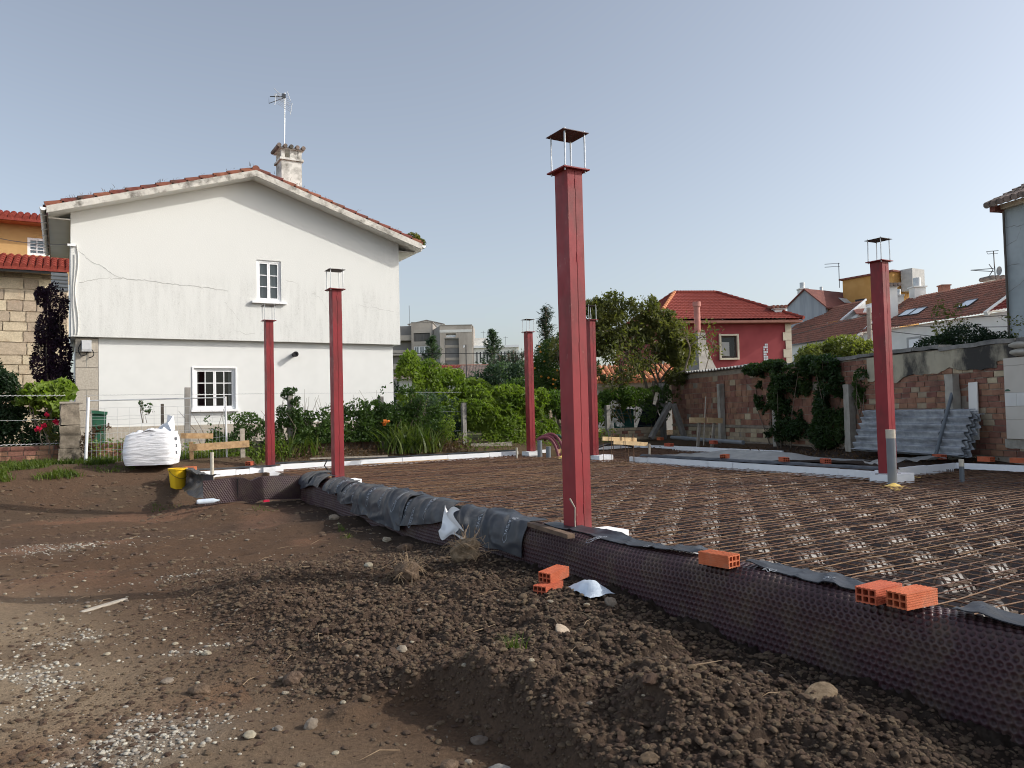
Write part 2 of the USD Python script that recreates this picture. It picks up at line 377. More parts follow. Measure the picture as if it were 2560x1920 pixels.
mat('rust_sheet', (.30, .10, .09), (.38, .15, .135), 1, .7)
mat('shutter_gray', (.34, .34, .33), (.40, .40, .39), 3, .6)
mat('bronze_glass', (.03, .032, .035), None, rough=.12, spec=.6)
mat('sky_glass', (.55, .60, .64), None, rough=.25, spec=.6)
mat('fibre_cement', (.24, .26, .285), (.40, .42, .44), 7, .8, .35, 60, dirt=(.13, .135, .145), dsc=2.4, dlo=.48, dhi=.7, dstretch=(.5, .5, 2.5))
mat('pvc_gray', (.17, .185, .20), (.20, .215, .23), 4, .42)
mat('pvc_dark', (.10, .115, .13), (.13, .145, .16), 4, .45)
mat('dusty_cap', (.46, .42, .34), (.56, .52, .43), 20, .8)
mat('bucket_yellow', (.72, .44, .012), (.78, .50, .02), 3, .42, dirt=(.55, .36, .05), dsc=4, dlo=.6, dhi=.8)
mat('woven_white', (.74, .75, .78), (.83, .84, .86), 60, .55, .35, 220, stretch=(1, 1, 4))
mat('strap_gray', (.16, .165, .18), None, rough=.7)
mat('timber', (.40, .25, .125), (.55, .37, .20), 7, .8, .25, 70, stretch=(2, 2, 2), dirt=(.24, .16, .10), dsc=5, dlo=.55, dhi=.75)
mat('timber_dark', (.09, .06, .042), (.17, .115, .08), 7, .8, .25, 70)
mat('cornice_rose', (.36, .17, .13), (.44, .22, .17), 3, .85)
mat('timber_gray', (.30, .265, .22), (.43, .385, .32), 8, .85, .25, 70, dirt=(.18, .16, .13), dsc=4, dlo=.55, dhi=.75)
mat('timber_new', (.58, .40, .21), (.70, .52, .30), 7, .8, .2, 70)
mat('post_white', (.70, .71, .71), (.78, .78, .78), 8, .4, dirt=(.35, .28, .2), dsc=6, dlo=.62, dhi=.8)
mat('galvanised', (.45, .47, .48), (.55, .57, .58), 10, .45, metal=.5)
mat('wire_green', (.10, .16, .13), None, rough=.5)
mat('black_rubber', (.02, .02, .022), None, rough=.6)
mat('conduit_plum', (.16, .045, .06), (.20, .06, .075), 6, .5)
mat('conduit_green', (.03, .09, .06), None, rough=.5)
mat('cardboard', (.42, .27, .14), (.50, .33, .18), 6, .85)
mat('foam_yellow', (.70, .47, .10), (.80, .60, .22), 20, .85, .4, 60)
mat('petrol_board', (.035, .12, .10), (.05, .16, .13), 3, .6)
mat('navy_board', (.012, .018, .03), None, rough=.7)
mat('bin_green', (.02, .085, .05), (.03, .11, .065), 4, .5)
mat('meter_gray', (.50, .51, .52), (.56, .57, .58), 3, .5)
mat('cable_black', (.018, .018, .02), None, rough=.5)
mat('rag_blue', (.45, .53, .62), (.58, .65, .72), 8, .8, .2, 90)
mat('plaster_board', (.50, .47, .41), (.56, .53, .47), 1.5, .8)
mat('bark', (.13, .10, .075), (.24, .195, .15), 9, .9, .5, 60)
mat('bark_pale', (.22, .19, .15), (.36, .32, .26), 9, .9, .5, 60)
leafmat('leaf_mid', (.036, .078, .015), (.22, .34, .06), .42)
leafmat('leaf_lime', (.075, .135, .018), (.40, .50, .085), .45)
leafmat('leaf_dark', (.008, .022, .009), (.035, .070, .022), .25)
leafmat('leaf_ivy', (.022, .055, .015), (.14, .22, .05), .38)
leafmat('leaf_blue', (.030, .060, .036), (.13, .20, .11), .3)
leafmat('leaf_olive', (.05, .065, .018), (.32, .31, .10), .42)
leafmat('leaf_wall', (.016, .042, .014), (.105, .16, .045), .35)
leafmat('leaf_plum', (.012, .005, .014), (.060, .020, .055), .25)
leafmat('leaf_strap', (.045, .085, .015), (.26, .28, .075), .35)
leafmat('leaf_pale', (.12, .15, .03), (.46, .46, .16), .4)
leafmat('leaf_dry', (.07, .04, .022), (.22, .13, .07), .2)
leafmat('grass_blade', (.045, .075, .012), (.21, .26, .05), .4)
mat('fruit_orange', (.62, .24, .03), (.70, .32, .05), 6, .5)
mat('petal_red', (.55, .012, .05), (.68, .03, .09), 20, .6)
mat('petal_orange', (.70, .20, .03), None, rough=.6)
mat('petal_white', (.78, .78, .72), None, rough=.6)
usdkit.material(stage, LOOK + 'pane', {'t': ('transparent_bsdf', {'color': (.92, .95, .95)}), 'g': ('glossy_bsdf', {'roughness': .02, 'color': (.9, .95, 1)}), 'f': ('fresnel', {'IOR': 1.5}), 'x': ('mix_closure', {})},
                [('f.fac', 'x.fac'), ('t.BSDF', 'x.closure1'), ('g.BSDF', 'x.closure2')], surface='x.closure')
mat('shutter_dark', (.10, .095, .09), (.16, .15, .14), 1, .8, stretch=(8, 8, .3))
mat('concrete_gray2', (.20, .19, .185), (.26, .25, .24), .5, .9)
mat('bronze_frame', (.07, .06, .05), (.10, .085, .07), 4, .5)
mat('flue_red', (.40, .16, .13), (.50, .22, .18), 5, .6)
# the stained upper wall: streaks that run down, grime at the right edge and along the foot
usdkit.material(stage, LOOK + 'stucco_stained', {
    'g': ('geometry', {}), 'm1': ('mapping', {'scale': (3.2, 1, .42)}), 'n1': ('noise_texture', {'scale': 1.6, 'detail': 8.0, 'roughness': .7}),
    'n2': ('noise_texture', {'scale': 26.0, 'detail': 6.0, 'roughness': .75}), 's': ('separate_xyz', {}),
    'band': ('map_range', {'range_type': 'smoothstep', 'from_min': 5.75, 'from_max': 5.1, 'to_min': 0, 'to_max': 1, 'clamp': True}),
    'edge': ('map_range', {'range_type': 'smoothstep', 'from_min': 7.9, 'from_max': 8.95, 'to_min': 0, 'to_max': .9, 'clamp': True}),
    'w': ('math', {'math_type': 'maximum'}), 'st': ('map_range', {'from_min': .44, 'from_max': .74, 'clamp': True}), 'sp': ('map_range', {'from_min': .50, 'from_max': .74, 'clamp': True}),
    'a1': ('math', {'math_type': 'multiply'}), 'a2': ('math', {'math_type': 'multiply_add', 'value2': .85, 'value3': .18}), 'a3': ('math', {'math_type': 'multiply'}), 'a4': ('math', {'math_type': 'multiply', 'value2': .85}),
    'x': ('mix_color', {'a': (.66, .67, .65), 'b': (.20, .20, .185)}), 'bn': ('noise_texture', {'scale': 38.0, 'detail': 8.0, 'roughness': .7}), 'bp': ('bump', {'strength': .35, 'distance': .010}),
    'p': ('principled_bsdf', {'roughness': .9, 'specular_ior_level': .2})},
    [('g.position', 'm1.vector'), ('m1.vector', 'n1.vector'), ('g.position', 'n2.vector'), ('g.position', 's.vector'), ('s.z', 'band.value'), ('s.x', 'edge.value'), ('band.result', 'w.value1'), ('edge.result', 'w.value2'),
     ('n1.fac', 'st.value'), ('n2.fac', 'sp.value'), ('st.result', 'a1.value1'), ('w.value', 'a1.value2'), ('sp.result', 'a2.value1'), ('a1.value', 'a3.value1'), ('a2.value', 'a3.value2'), ('a3.value', 'a4.value1'), ('a4.value', 'x.fac'),
     ('x.result', 'p.base_color'), ('g.position', 'bn.vector'), ('bn.fac', 'bp.height'), ('bp.normal', 'p.normal')], surface='p.BSDF')
mat('roof_edge', (.40, .39, .37), (.5, .49, .47), 4, .85, .3, 40, dirt=(.2, .19, .17), dsc=3)
mat('clay_brown', (.17, .10, .07), (.27, .165, .115), 5, .88, .3, 50, rnd=.25, dirt=(.09, .07, .05), dsc=2.0, dlo=.5, dhi=.75)
mat('pillar_stone', (.21, .175, .135), (.31, .265, .205), 20, .9, .5, 50, dirt=(.12, .10, .075), dsc=3, dlo=.46, dhi=.66)
mat('pale_wall2', (.60, .60, .57), (.66, .66, .63), 3, .8)

# ---------------------------------------------------------------- the ground
def sm(a, b, t):
    t = np.clip((np.asarray(t, float) - a) / (b - a), 0, 1)
    return t * t * (3 - 2 * t)

def pile_mask(x, y):
    """Where the loose dug-out soil lies: 0 to 1."""
    left = .95 + .72 * sm(4.35, 3.75, y) - .15 * sm(5.5, 7.5, y) + .16 * (noise(np.stack([x * 1.7, y * 1.7, 0 * x], -1), 3) - .5)
    return sm(0, .60 - .40 * sm(4.35, 3.75, y), x - left) * sm(8.8, 6.6, y + .4 * (x - 2))

def ground_z(x, y, fine=True):
    x, y = np.asarray(x, float), np.asarray(y, float)
    p = np.stack([x, y, np.zeros_like(x)], -1)
    z = .05 + .69 * sm(14.3, 18.3, y - .5 * sm(1.7, 2.3, x)) + 0 * x
    z = np.where(x > 3.7, .46 + .27 * sm(17.9, 19.3, y), z)
    z = z + np.where(x > 3.7, .20 * sm(13.6, 15.2, x - .30 * np.clip(y - 8, 0, 9)) * (y < 17.9), 0)
    z = np.where(y > 19, z + 0.04 * np.clip((y - 19) / 10, 0, 3), z)
    inside = ((x > 3.78) & (x < 10.98) & (y < 17.86)) | ((x > 2.12) & (x < 4) & (y > 13.62) & (y < 16.6)) | ((x > 10.9) & (x < 14.72) & (y > 13.66) & (y < 17.86)) | ((x > 10.9) & (x < 13.22) & (y < 7.58))
    near = (x < 3.7) & (y < 14.2)
    pm = pile_mask(x, y)
    relief = .035 * (fbm(p * .55, 3, 11) - .5) + .03 * (fbm(p * 1.7, 3, 4) - .5)
    # tracks worn by wheels on the flat part
    relief += near * (1 - pm) * (-.02 * np.exp(-((y - 9.4 - .12 * x) / .22) ** 2) - .03 * np.exp(-((y - 11.6 + .1 * x) / .3) ** 2) + .03 * np.exp(-((y - 10.4) / .3) ** 2))
    heap = pm * (.06 + .06 * fbm(p * 1.3, 3, 8) + .10 * sm(4.4, 3.7, y) * sm(3.1, 2.3, x)) + .10 * sm(1.7, 3.2, x) + .13 * sm(11.8, 13.4, y) * sm(1.2, 2.2, x) * sm(3.0, 2.2, x)
    for hx, hy, r, h, sk in ((1.95, 3.62, .30, .10, 1.6), (2.02, 3.20, .22, .08, 1.4), (2.32, 2.72, .32, .13, 1.6), (2.9, 2.1, .4, .06, .8), (1.95, 5.3, .5, .05, 0), (3.12, 6.2, .17, .14, .3), (2.8, 5.5, .25, .06, 0), (2.95, 3.75, .35, .05, 0),
                             (1.3, 6.1, .3, .05, 0), (2.0, 7.3, .45, .06, 0), (1.28, 3.95, .14, .05, .4), (.95, 5.0, .2, .03, 0)):
        dx, dy = x - hx, y - hy
        # the side away from the sun is cut steeper
        s = (dx * -.863 + dy * .505) / r
        q = np.hypot(dx, dy) / r * (1 + sk * np.clip(s, 0, 1))
        q = q * (.85 + .5 * noise(p * 5.0, 21))
        heap = heap + h * np.exp(-q ** 2.4)
    for hx, hy, r, h in ((3.05, 3.15, .16, .10), (2.75, 3.95, .13, .09), (2.55, 4.35, .12, .06), (1.75, 9.3, .16, .06), (1.2, 10.4, .2, .05)):
        heap = heap - h * np.exp(-((x - hx) ** 2 + (y - hy) ** 2) / r ** 2) * near
    z = z + relief + np.where(near, heap, 0)
    z = z - near * (.08 * sm(2.92, 3.25, x) * sm(4.7, 3.2, y) + .05 * sm(2.5, 3.0, x) * sm(2.7, 1.9, y))
    z = z + near * .06 * sm(1.2, -1.0, x) * sm(9, 14, y)
    if fine:
        rough = near * (.25 + .9 * pm) + (~near) * .5
        n1 = fbm(p * 9, 3, 31); n2 = noise(p * 26, 17); n3 = noise(p * 55, 23)
        z = z + rough * (.05 * np.clip(n1 - .45, -.2, .5) + .026 * (n2 - .5) * pm + .020 * (n3 - .5) * (.4 + .6 * pm) + .03 * np.clip(n2 - .62, 0, 1) * pm)
        r2 = np.abs(noise(p * 5.5, 41) - .5) * 2
        z = z + near * pm * .03 * (r2 - .4)
        z = z + near * (1 - pm) * .010 * (fbm(p * 14, 2, 77) - .5) + near * (1 - pm) * (y > 8) * (.05 * (fbm(p * 2.6, 3, 78) - .5) + .03 * np.clip(noise(p * 6, 79) - .6, 0, 1))
    z = np.where(inside, .06, z)
    return z

def gz(x, y):
    return float(ground_z(np.array([x]), np.array([y]))[0])

ang = np.concatenate([np.linspace(-180, -37.5, 40)[:-1], np.linspace(-37.5, 37.5, 800), np.linspace(37.5, 180, 40)[1:]])
rad = np.concatenate([[0.0, .8, 1.6], 2.35 * np.exp(np.linspace(0, math.log(24 / 2.35), 660)), 24 * np.exp(np.linspace(0, math.log(6000 / 24), 40))[1:]])
th = np.radians(ang) + HEAD
gx, gy = rad[:, None] * np.sin(th), rad[:, None] * np.cos(th)
gzv = ground_z(gx, gy)
V = np.stack([gx, gy, gzv], -1)
P2 = np.stack([gx, gy, 0 * gx], -1)
# tones: brown soil, tan dry earth, reddish earth, wet dark loose soil
def tone(*c): return np.array(c) * 1.08
T = np.broadcast_to(tone(.105, .064, .040), V.shape).copy()
def lay(T, w, c): return T * (1 - w[..., None]) + w[..., None] * np.asarray(c)
def gravel_density(x, y):
    q = fbm(np.stack([x * 2, y * 2, 0 * x], -1), 3, 15)
    a = np.exp(-(((x - .18) / .50) ** 2 + ((y - 4.22) / .34) ** 2) ** 1.6) * sm(.32, .5, q + .12)
    b = .75 * np.exp(-(((x + .25) / .28) ** 2 + ((y - 5.45) / .38) ** 2)) * sm(.4, .55, q)
    c = .5 * np.exp(-(((x - .15) / .35) ** 2 + ((y - 6.35) / .22) ** 2)) * sm(.4, .6, q)
    d = .22 * np.exp(-(((x + .1) / .6) ** 2 + ((y - 11.0) / .55) ** 2)) * sm(.45, .6, q)
    e = .35 * np.exp(-(((x - .75) / .25) ** 2 + ((y - 5.6) / .12) ** 2))
    f = .3 * np.exp(-(((x - 1.1) / .3) ** 2 + ((y - 8.3) / .15) ** 2))
    return np.clip(a + b + c + d + e + f, 0, 1)
nearm = (gx < 3.7) & (gy < 14.5)
pm = pile_mask(gx, gy)
T = lay(T, np.where(nearm, sm(1.5, -.1, gx - .25 * (5 - gy)) * sm(11, 8.0, gy) * (.45 + .75 * (fbm(P2 * 1.3, 3, 61) - .25)), 0).clip(0, 1), tone(.300, .228, .152))
T = lay(T, np.where(nearm, sm(.52, .66, fbm(P2 * .8, 4, 71)) * .75 * sm(7.5, 10, gy), 0), tone(.185, .100, .062))
T = lay(T, np.where(nearm & (gx < .9), np.exp(-((gy - 4.35 - .3 * gx) / .25) ** 2) * .6, 0), tone(.19, .105, .06))
T = lay(T, np.where(nearm, gravel_density(gx, gy), 0) * .5, tone(.33, .30, .25))
T = lay(T, pm * .85, tone(.066, .045, .032))
T = lay(T, pm * sm(.46, .6, fbm(P2 * .9, 4, 83)) * .6, tone(.044, .031, .023))
T = lay(T, pm * sm(.50, .66, fbm(P2 * 2.2, 4, 81)) * .6, tone(.100, .068, .047))
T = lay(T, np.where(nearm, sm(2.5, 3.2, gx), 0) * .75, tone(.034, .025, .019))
T = lay(T, np.where(nearm, np.exp(-((gy - 11.7 + .1 * gx) / .35) ** 2) * .4, 0), tone(.07, .05, .04))
T = lay(T, np.where(gy > 13.5, 1.0, 0) * sm(.45, .6, fbm(P2 * .9, 3, 91)) * .5, tone(.085, .062, .042))
T = lay(T, np.where(gy > 17.9, 1.0, 0) * .6, tone(.10, .075, .045))
T = lay(T, np.where((gx > 10.9) & (gy < 14), 1.0, 0) * .75, tone(.055, .042, .035))
T = lay(T, np.where(gy > 24, 1.0, 0) * .7, tone(.085, .10, .04))
mb = MB(); mb.grid(V[:, ::-1])
gm = solo('ground', mb.out(), 'soil', smooth=True, kind='structure')
UsdGeom.PrimvarsAPI(gm).CreatePrimvar('soil_tone', Sdf.ValueTypeNames.Color3fArray, 'vertex').Set(Vt.Vec3fArray.FromNumpy(T[:, ::-1].reshape(-1, 3).astype(np.float32)))
del V, P2, T

# ---------------------------------------------------------------- clods, pebbles, gravel and twigs lying on it
rng = np.random.default_rng(5)
def field(n, x0, x1, y0, y1, keep):
    x, y = rng.uniform(x0, x1, n * 6), rng.uniform(y0, y1, n * 6)
    k = rng.random(n * 6) < keep(x, y)
    x, y = x[k][:n], y[k][:n]
    return x, y, ground_z(x, y)
rocks = [rock(i, .75, .5) for i in range(5)]
lumps = [rock(i + 20, .8, .95, 1) for i in range(6)]
crumbs = [rock(i + 40, .85, 1.1, 2) for i in range(4)]
x, y, z = field(30000, -.2, 3.5, 1.6, 9.5, lambda x, y: (pile_mask(x, y) ** .35 * .97 + .03) * sm(11, 3, np.hypot(x, y)))
s = .006 + .020 * rng.random(len(x)) ** 4 + .004 * np.hypot(x, y) / 6
scatter('soil_clods', lumps, np.stack([x, y, z + s * .1], 1), 'clod', np.stack([s * rng.uniform(.8, 1.5, len(s)), s, s * rng.uniform(.6, 1, len(s))], 1), rng.uniform(0, 6.3, len(s)), 'brown crumbs and clods of loose soil over the dug earth', 'soil clods', smooth=False)
x, y, z = field(230, .2, 3.3, 1.8, 8.5, lambda x, y: pile_mask(x, y) ** .3 * sm(10, 3, np.hypot(x, y)))
s = .022 + .032 * rng.random(len(x)) ** 3
scatter('earth_lumps', crumbs, np.stack([x, y, z + s * .1], 1), 'clod', np.stack([s * rng.uniform(.8, 1.5, len(s)), s, s * rng.uniform(.6, 1, len(s))], 1), rng.uniform(0, 6.3, len(s)), 'larger lumps of earth over the dug soil and at its foot', 'earth lumps', smooth=25)
x, y, z = field(5200, -.4, 2.6, 2.6, 9.0, lambda x, y: (1 - pile_mask(x, y)) * sm(9, 3, np.hypot(x, y)) * (.15 + .85 * sm(.42, .62, fbm(np.stack([x, y, 0 * x], -1) * 1.6, 3, 59))))
s = .004 + .024 * rng.random(len(x)) ** 6 + .002 * np.hypot(x, y) / 4
scatter('soil_clods', lumps, np.stack([x, y, z + s * .1], 1), 'clod', np.stack([s * 1.3, s, s * .7], 1), rng.uniform(0, 6.3, len(s)), 'small crumbs of earth over the flat tan ground, lower left', 'soil clods', smooth=False)
x, y, z = field(2600, -2.4, 3.5, 8.5, 18.3, lambda x, y: .2 + .8 * sm(.45, .6, fbm(np.stack([x, y, 0 * x], -1) * 1.1, 3, 58)))
s = .010 + .05 * rng.random(len(x)) ** 5 + .002 * np.hypot(x, y) / 4
scatter('soil_clods', lumps, np.stack([x, y, z + s * .05], 1), 'clod', np.stack([s * 1.4, s, s * .6], 1), rng.uniform(0, 6.3, len(s)), 'scattered clods on the flat earth and the bank at the left', 'soil clods', smooth=False)
x, y, z = field(1100, -1.5, 3.4, 2.2, 13.5, lambda x, y: (.35 + .65 * sm(.5, .62, fbm(np.stack([x, y, 0 * x], -1) * .9, 3, 55))) * (1 - .55 * pile_mask(x, y)) * sm(12.5, 5, np.hypot(x, y)))
s = .006 + .024 * rng.random(len(x)) ** 5 + .0035 * np.hypot(x, y) / 4
scatter('pebbles', rocks, np.stack([x, y, z + s * .15], 1), 'pebble', np.stack([s * 1.25, s, s * .8], 1), rng.uniform(0, 6.3, len(s)), 'pale pebbles strewn over the bare brown earth', 'pebbles')
x, y, z = field(9000, -1.6, 1.6, 2.9, 12.5, gravel_density)
s = .006 + .015 * rng.random(len(x)) ** 3 + .003 * (np.hypot(x, y) > 5)
scatter('gravel', rocks, np.stack([x, y, z + s * .2], 1), 'gravel_stone', np.stack([s * 1.3, s, s * .85], 1), rng.uniform(0, 6.3, len(s)), 'patches of pale crushed stone on the tan earth, lower left', 'gravel')
mb = MB()
x, y, z = field(150, -.8, 3.3, 2.4, 11.5, lambda x, y: .3 + .6 * pile_mask(x, y))
for i in range(len(x)):
    L, a = rng.uniform(.06, .24), rng.uniform(0, 6.3)
    b = a + rng.normal() * .5
    p0 = np.array([x[i], y[i], z[i] + .012])
    p1 = p0 + L * .5 * np.array([math.cos(a), math.sin(a), rng.uniform(-.02, .35)]); p2 = p1 + L * .5 * np.array([math.cos(b), math.sin(b), rng.uniform(-.3, .1)])
    mb.tube([p0, p1, p2], [.0028, .0024, .0012], 4)
solo('twigs', mb.out(), 'twig', 'thin broken twigs and roots lying on the loose soil', 'twigs', kind='stuff')

# single stones big enough to point at
def stone(px, py, s, look, label, seed, flat=.7):
    v, f = rock(seed, flat, .5, 3)
    o = solo('stone', (v * np.array([1.25, 1, 1]) * s * np.array([1, 1, 1]) , f), look, label, 'stone', smooth=True)
    o.AddTranslateOp().Set(Gf.Vec3d(px, py, gz(px, py) + s * .18)); o.AddRotateZOp().Set(float(seed * 67 % 360))
stone(1.79, 4.48, .055, 'pebble', 'white pebble on the edge of the black heap shadow, lower middle', 1)
stone(1.69, 3.28, .055, 'pebble', 'yellowish stone on the dark soil below the grass tuft of the heap', 2)
stone(1.45, 3.1, .07, 'clod', 'large brown stone at the bottom edge beside the dark heap shadow', 3)
stone(1.15, 4.57, .10, 'clod', 'big crumbly lump of earth at the left foot of the loose soil', 4, .8)
stone(1.62, 2.95, .075, 'concrete_dark', 'grey boulder half in shadow at the bottom edge of the picture', 5)
stone(3.3, 4.35, .075, 'pebble', 'pale upright stone in the dark trench right of the two dirt bricks', 6, 1.2)
stone(.92, 3.95, .035, 'pebble', 'white pebble on flat brown earth near the gravel', 7)
stone(3.2, 10.4, .10, 'pebble', 'largest pale rock near the dark foot of the black sheeting', 8, .85)
stone(3.2, 8.4, .085, 'pebble', 'round whitish stone at the edge of the wall shadow', 9)
stone(.81, 5.43, .045, 'pebble', 'yellowish round pebble at the left rim of the loose soil', 10)
stone(.53, 5.04, .05, 'pebble', 'tan stone on the reddish earth, left foreground', 11, .55)
stone(.78, 3.95, .055, 'pebble', 'flat tan stone right of the gravel patch', 12, .45)
stone(.67, 4.75, .085, 'clod', 'brown stone beside the reddish earth streak', 13)
stone(1.07, 3.90, .05, 'pebble', 'pointed pale chip on the flat brown earth left of the heap shadow', 14, 1.1)
stone(2.48, 7.0, .07, 'pebble', 'grey stone in the band of column shadow on the ground', 15)
stone(3.1, 7.6, .12, 'clod', 'brown stone among pebbles near the wall shadow', 16)
def chip(px, py, a, L, W, H, look, label, name='stone_slab', cat='stone slab', tilt=8):
    m = MB(); v, f = rock(int(px * 100), 1, .25, 2); m.add(np.clip(v * 2.4, -1, 1) * [L / 2, W / 2, H / 2], f)
    o = solo(name, m.out(), look, label, cat, smooth=40)
    o.AddTranslateOp().Set(Gf.Vec3d(px, py, gz(px, py) + H * .4)); o.AddRotateZOp().Set(a); o.AddRotateXYZOp().Set(Gf.Vec3f(tilt, -tilt, 0))
chip(2.63, 3.93, 68, .24, .10, .025, 'granite', 'tilted flat tan stone slab stuck in the heap above a dark hollow', tilt=24)
chip(2.95, 2.35, 20, .20, .11, .05, 'clod', 'flat capped clod at the edge of the trench, lower right', 'clod', 'clod', 5)
chip(.3, 7.43, 34, .42, .055, .018, 'timber_gray', 'thin grey wooden slat lying on the tan earth, left', 'wood_slat', 'slat', 2)
# clumps of roots and turned-over turf on the heap
def root_ball(px, py, r, label, seed):
    rr = np.random.default_rng(seed); t = thing('root_clump', label, 'root clump', (px, py, gz(px, py)))
    m = MB(); v, f = rock(seed, .8, .9, 3); m.add(v * r * 1.7 + [0, 0, r * .25], f); part(t, 'soil_ball', m.out(), 'clod', True)
    m = MB()
    for _ in range(70):
        d = rr.normal(size=3); d[2] = abs(d[2]) * .7; d /= np.linalg.norm(d)
        p = d * r * .75 + [0, 0, r * .2]; q = p + (d * .35 + rr.normal(size=3) * .5) * r; w = q + np.array([rr.normal(), rr.normal(), -.9]) * r * .5
        m.tube([p, q, w], [.003, .002, .001], 3)
    part(t, 'roots', m.out(), 'twig', kind='stuff')
root_ball(3.12, 6.2, .13, 'brown root ball on the soil just left of the two bricks in the dirt', 3)
root_ball(2.55, 6.2, .10, 'small fuzzy root clump left of the larger root ball', 4)

# ---------------------------------------------------------------- the floor under construction
TOP, RB = .55, .435            # top of the foam edging, level of the rods
rng = np.random.default_rng(9)
# plastic void formers, one prototype and its copies
def former_mesh(S=.575, H=.335, n=25):
    a = np.linspace(-1, 1, n); u, v = np.meshgrid(a, a, indexing='ij')
    r = np.maximum(np.abs(u), np.abs(v)) * .7 + .3 * np.hypot(u, v)
    h = H * np.clip(1.18 - 1.02 * r ** 2.6, 0, 1)
    arch = np.minimum(np.abs(u), np.abs(v))
    h = np.maximum(h, H * .55 * np.clip(1 - (arch / .42) ** 2, 0, 1) * (r > .75))
    m = MB(); m.grid(np.stack([u * S / 2, v * S / 2, h], -1))
    top = lambda x, y: H * np.clip(1.18 - 1.02 * (max(abs(x), abs(y)) * .7 + .3 * math.hypot(x, y)) ** 2.6, 0, 1)
    ribs = MB()
    for k in (-.42, -.14, .14, .42):            # moulded ribs that run over the dome both ways
        t = np.linspace(-.93, .93, 11)
        ribs.tube([[k * S / 2, q * S / 2, top(k, q) + .004] for q in t], .010, 4, cap=False)
        ribs.tube([[q * S / 2, k * S / 2, top(k, q) + .004] for q in t], .010, 4, cap=False)
    for q in (-.68, .68):   # stepped ledges on the slopes that face +y and -y
        ribs.bar([-.26 * S, q * S / 2, top(0, q) + .006], [.26 * S, q * S / 2, top(0, q) + .006], .022, .016)
    for q in (-.78, .78):
        for k in np.linspace(-.3, .3, 6):
            ribs.bar([q * S / 2 - .03, k * S, top(q, k * 2) + .006], [q * S / 2 + .03, k * S, top(q, k * 2) + .006], .012, .014)
    return m.out(), ribs.out()
fm, fr = former_mesh()
proto = None
GROUPF = 'plastic void formers under the rods'
LABF = 'dark ribbed plastic void former in the field of domes under the rusty rods'
def in_view(x, y, lim=36.5):
    b = (math.degrees(math.atan2(x, y)) - 30.33 + 180) % 360 - 180
    return abs(b) < lim and math.hypot(x, y) > 3.4
for j in range(31):
    for i in range(17):
        x, y = 4.17 + i * .585, .35 + j * .585
        ok = x < 10.7 or (y < 7.2 and x < 13.1) or (14.1 < y < 17.6 and x < 13.6)
        if not (ok and in_view(x, y)): continue
        if proto is None:
            proto = thing('void_former', LABF, 'void former', (x, y, .07), 0, GROUPF)
            part(proto, 'dome', fm, 'void_plastic', 40); part(proto, 'rib', fr, 'void_rib', label='moulded ribs and ledges of the dome')
        else:
            copy(proto, 'void_former', (x, y, .07 + rng.normal() * .004), 90 * rng.integers(0, 1), LABF, 'void former', GROUPF)

# welded rod mats: long rods along y under cross rods along x
GROUPM = 'welded rod mats over the floor'
def rod_mat(x0, x1, y0, y1, seed, label, z=RB, px=.15, py=.125):
    r = np.random.default_rng(seed); t = thing('rod_mat', label, 'rod mat', (x0, y0, z), r.normal() * .25, GROUPM)
    for x in np.arange(.06, x1 - x0, px):
        ys = np.linspace(-.02, y1 - y0 + .16, 7)
        part(t, 'long_rod', MB().tube(np.stack([x + r.normal(size=7) * .008 + r.normal() * .010, ys, r.normal(size=7) * .005], 1), .0042, 5).out(), 'rust_rod', True)
    for y in np.arange(.05, y1 - y0, py):
        xs = np.linspace(-.04, x1 - x0 + .12 + r.normal() * .03, 7)
        part(t, 'cross_rod', MB().tube(np.stack([xs, y + r.normal(size=7) * .010 + r.normal() * .012, .008 + r.normal(size=7) * .005], 1), .0045, 5).out(), 'rust_rod', True)
spots = ['at the near right corner of the floor by the brick pair', 'right of the nearest red column', 'in the middle of the floor behind the nearest column', 'beside the second red column along the near edge', 'at the left far end below the white foam edging']
for k, (a, b) in enumerate(((.6, 3.6), (3.6, 6.9), (6.9, 10.3), (10.3, 13.9), (13.9, 17.7))):
    for q, (c, d) in enumerate(((3.98, 7.4), (7.4, 10.86))):
        rod_mat(c, d, a + .06 * q, b, 40 + k * 2 + q, 'rusty rod mat ' + (spots[k] if q == 0 else ['at the right edge of the floor near the picture edge', 'in front of the tall grey pipe and right column', 'along the inner white foam edging on the right', 'in front of the standing rods and the boards', 'at the far corner by the far left column'][k]), RB + .004 * ((k + q) % 2))
rod_mat(10.96, 13.2, 3.4, 7.4, 90, 'brown rusty mat of welded rods in the corner right of the grey pipe', RB + .002)
rod_mat(10.96, 14.6, 13.8, 17.6, 91, 'brown rusty mat of welded rods in the far recess behind the boards', RB + .002)

# white foam edging, each run with its boards
def edging(label, p, q, joints, name='foam_edging', thick=.05, z0=.40, z1=TOP, seed=0):
    r = np.random.default_rng(seed); t = thing(name, label, 'foam edging', (*p, 0), math.degrees(math.atan2(q[1] - p[1], q[0] - p[0])))
    L = math.hypot(q[0] - p[0], q[1] - p[1]); js = [0] + [j for j in joints if j < L] + [L]
    for a, b in zip(js[:-1], js[1:]):
        n = max(int((b - a) / .12), 2); m = MB(); o = r.normal() * .004; dz = r.normal() * .006
        xs = np.linspace(a + .006, b - .006, n); zt = z1 + dz + .004 * (noise(np.stack([xs * 3, xs * 0, xs * 0 + seed], -1)) - .5)
        sec = np.stack([np.stack([xs, xs * 0 + o + u, np.where(w, zt, z0)], -1) for u, w in ((0, 0), (0, 1), (thick, 1), (thick, 0), (0, 0))], 0)
        m.grid(sec); m.add(sec[:4, 0], [[0, 3, 2, 1]]); m.add(sec[:4, -1], [[0, 1, 2, 3]])
        part(t, 'foam_board', m.out(), 'foam', 25)
    return t
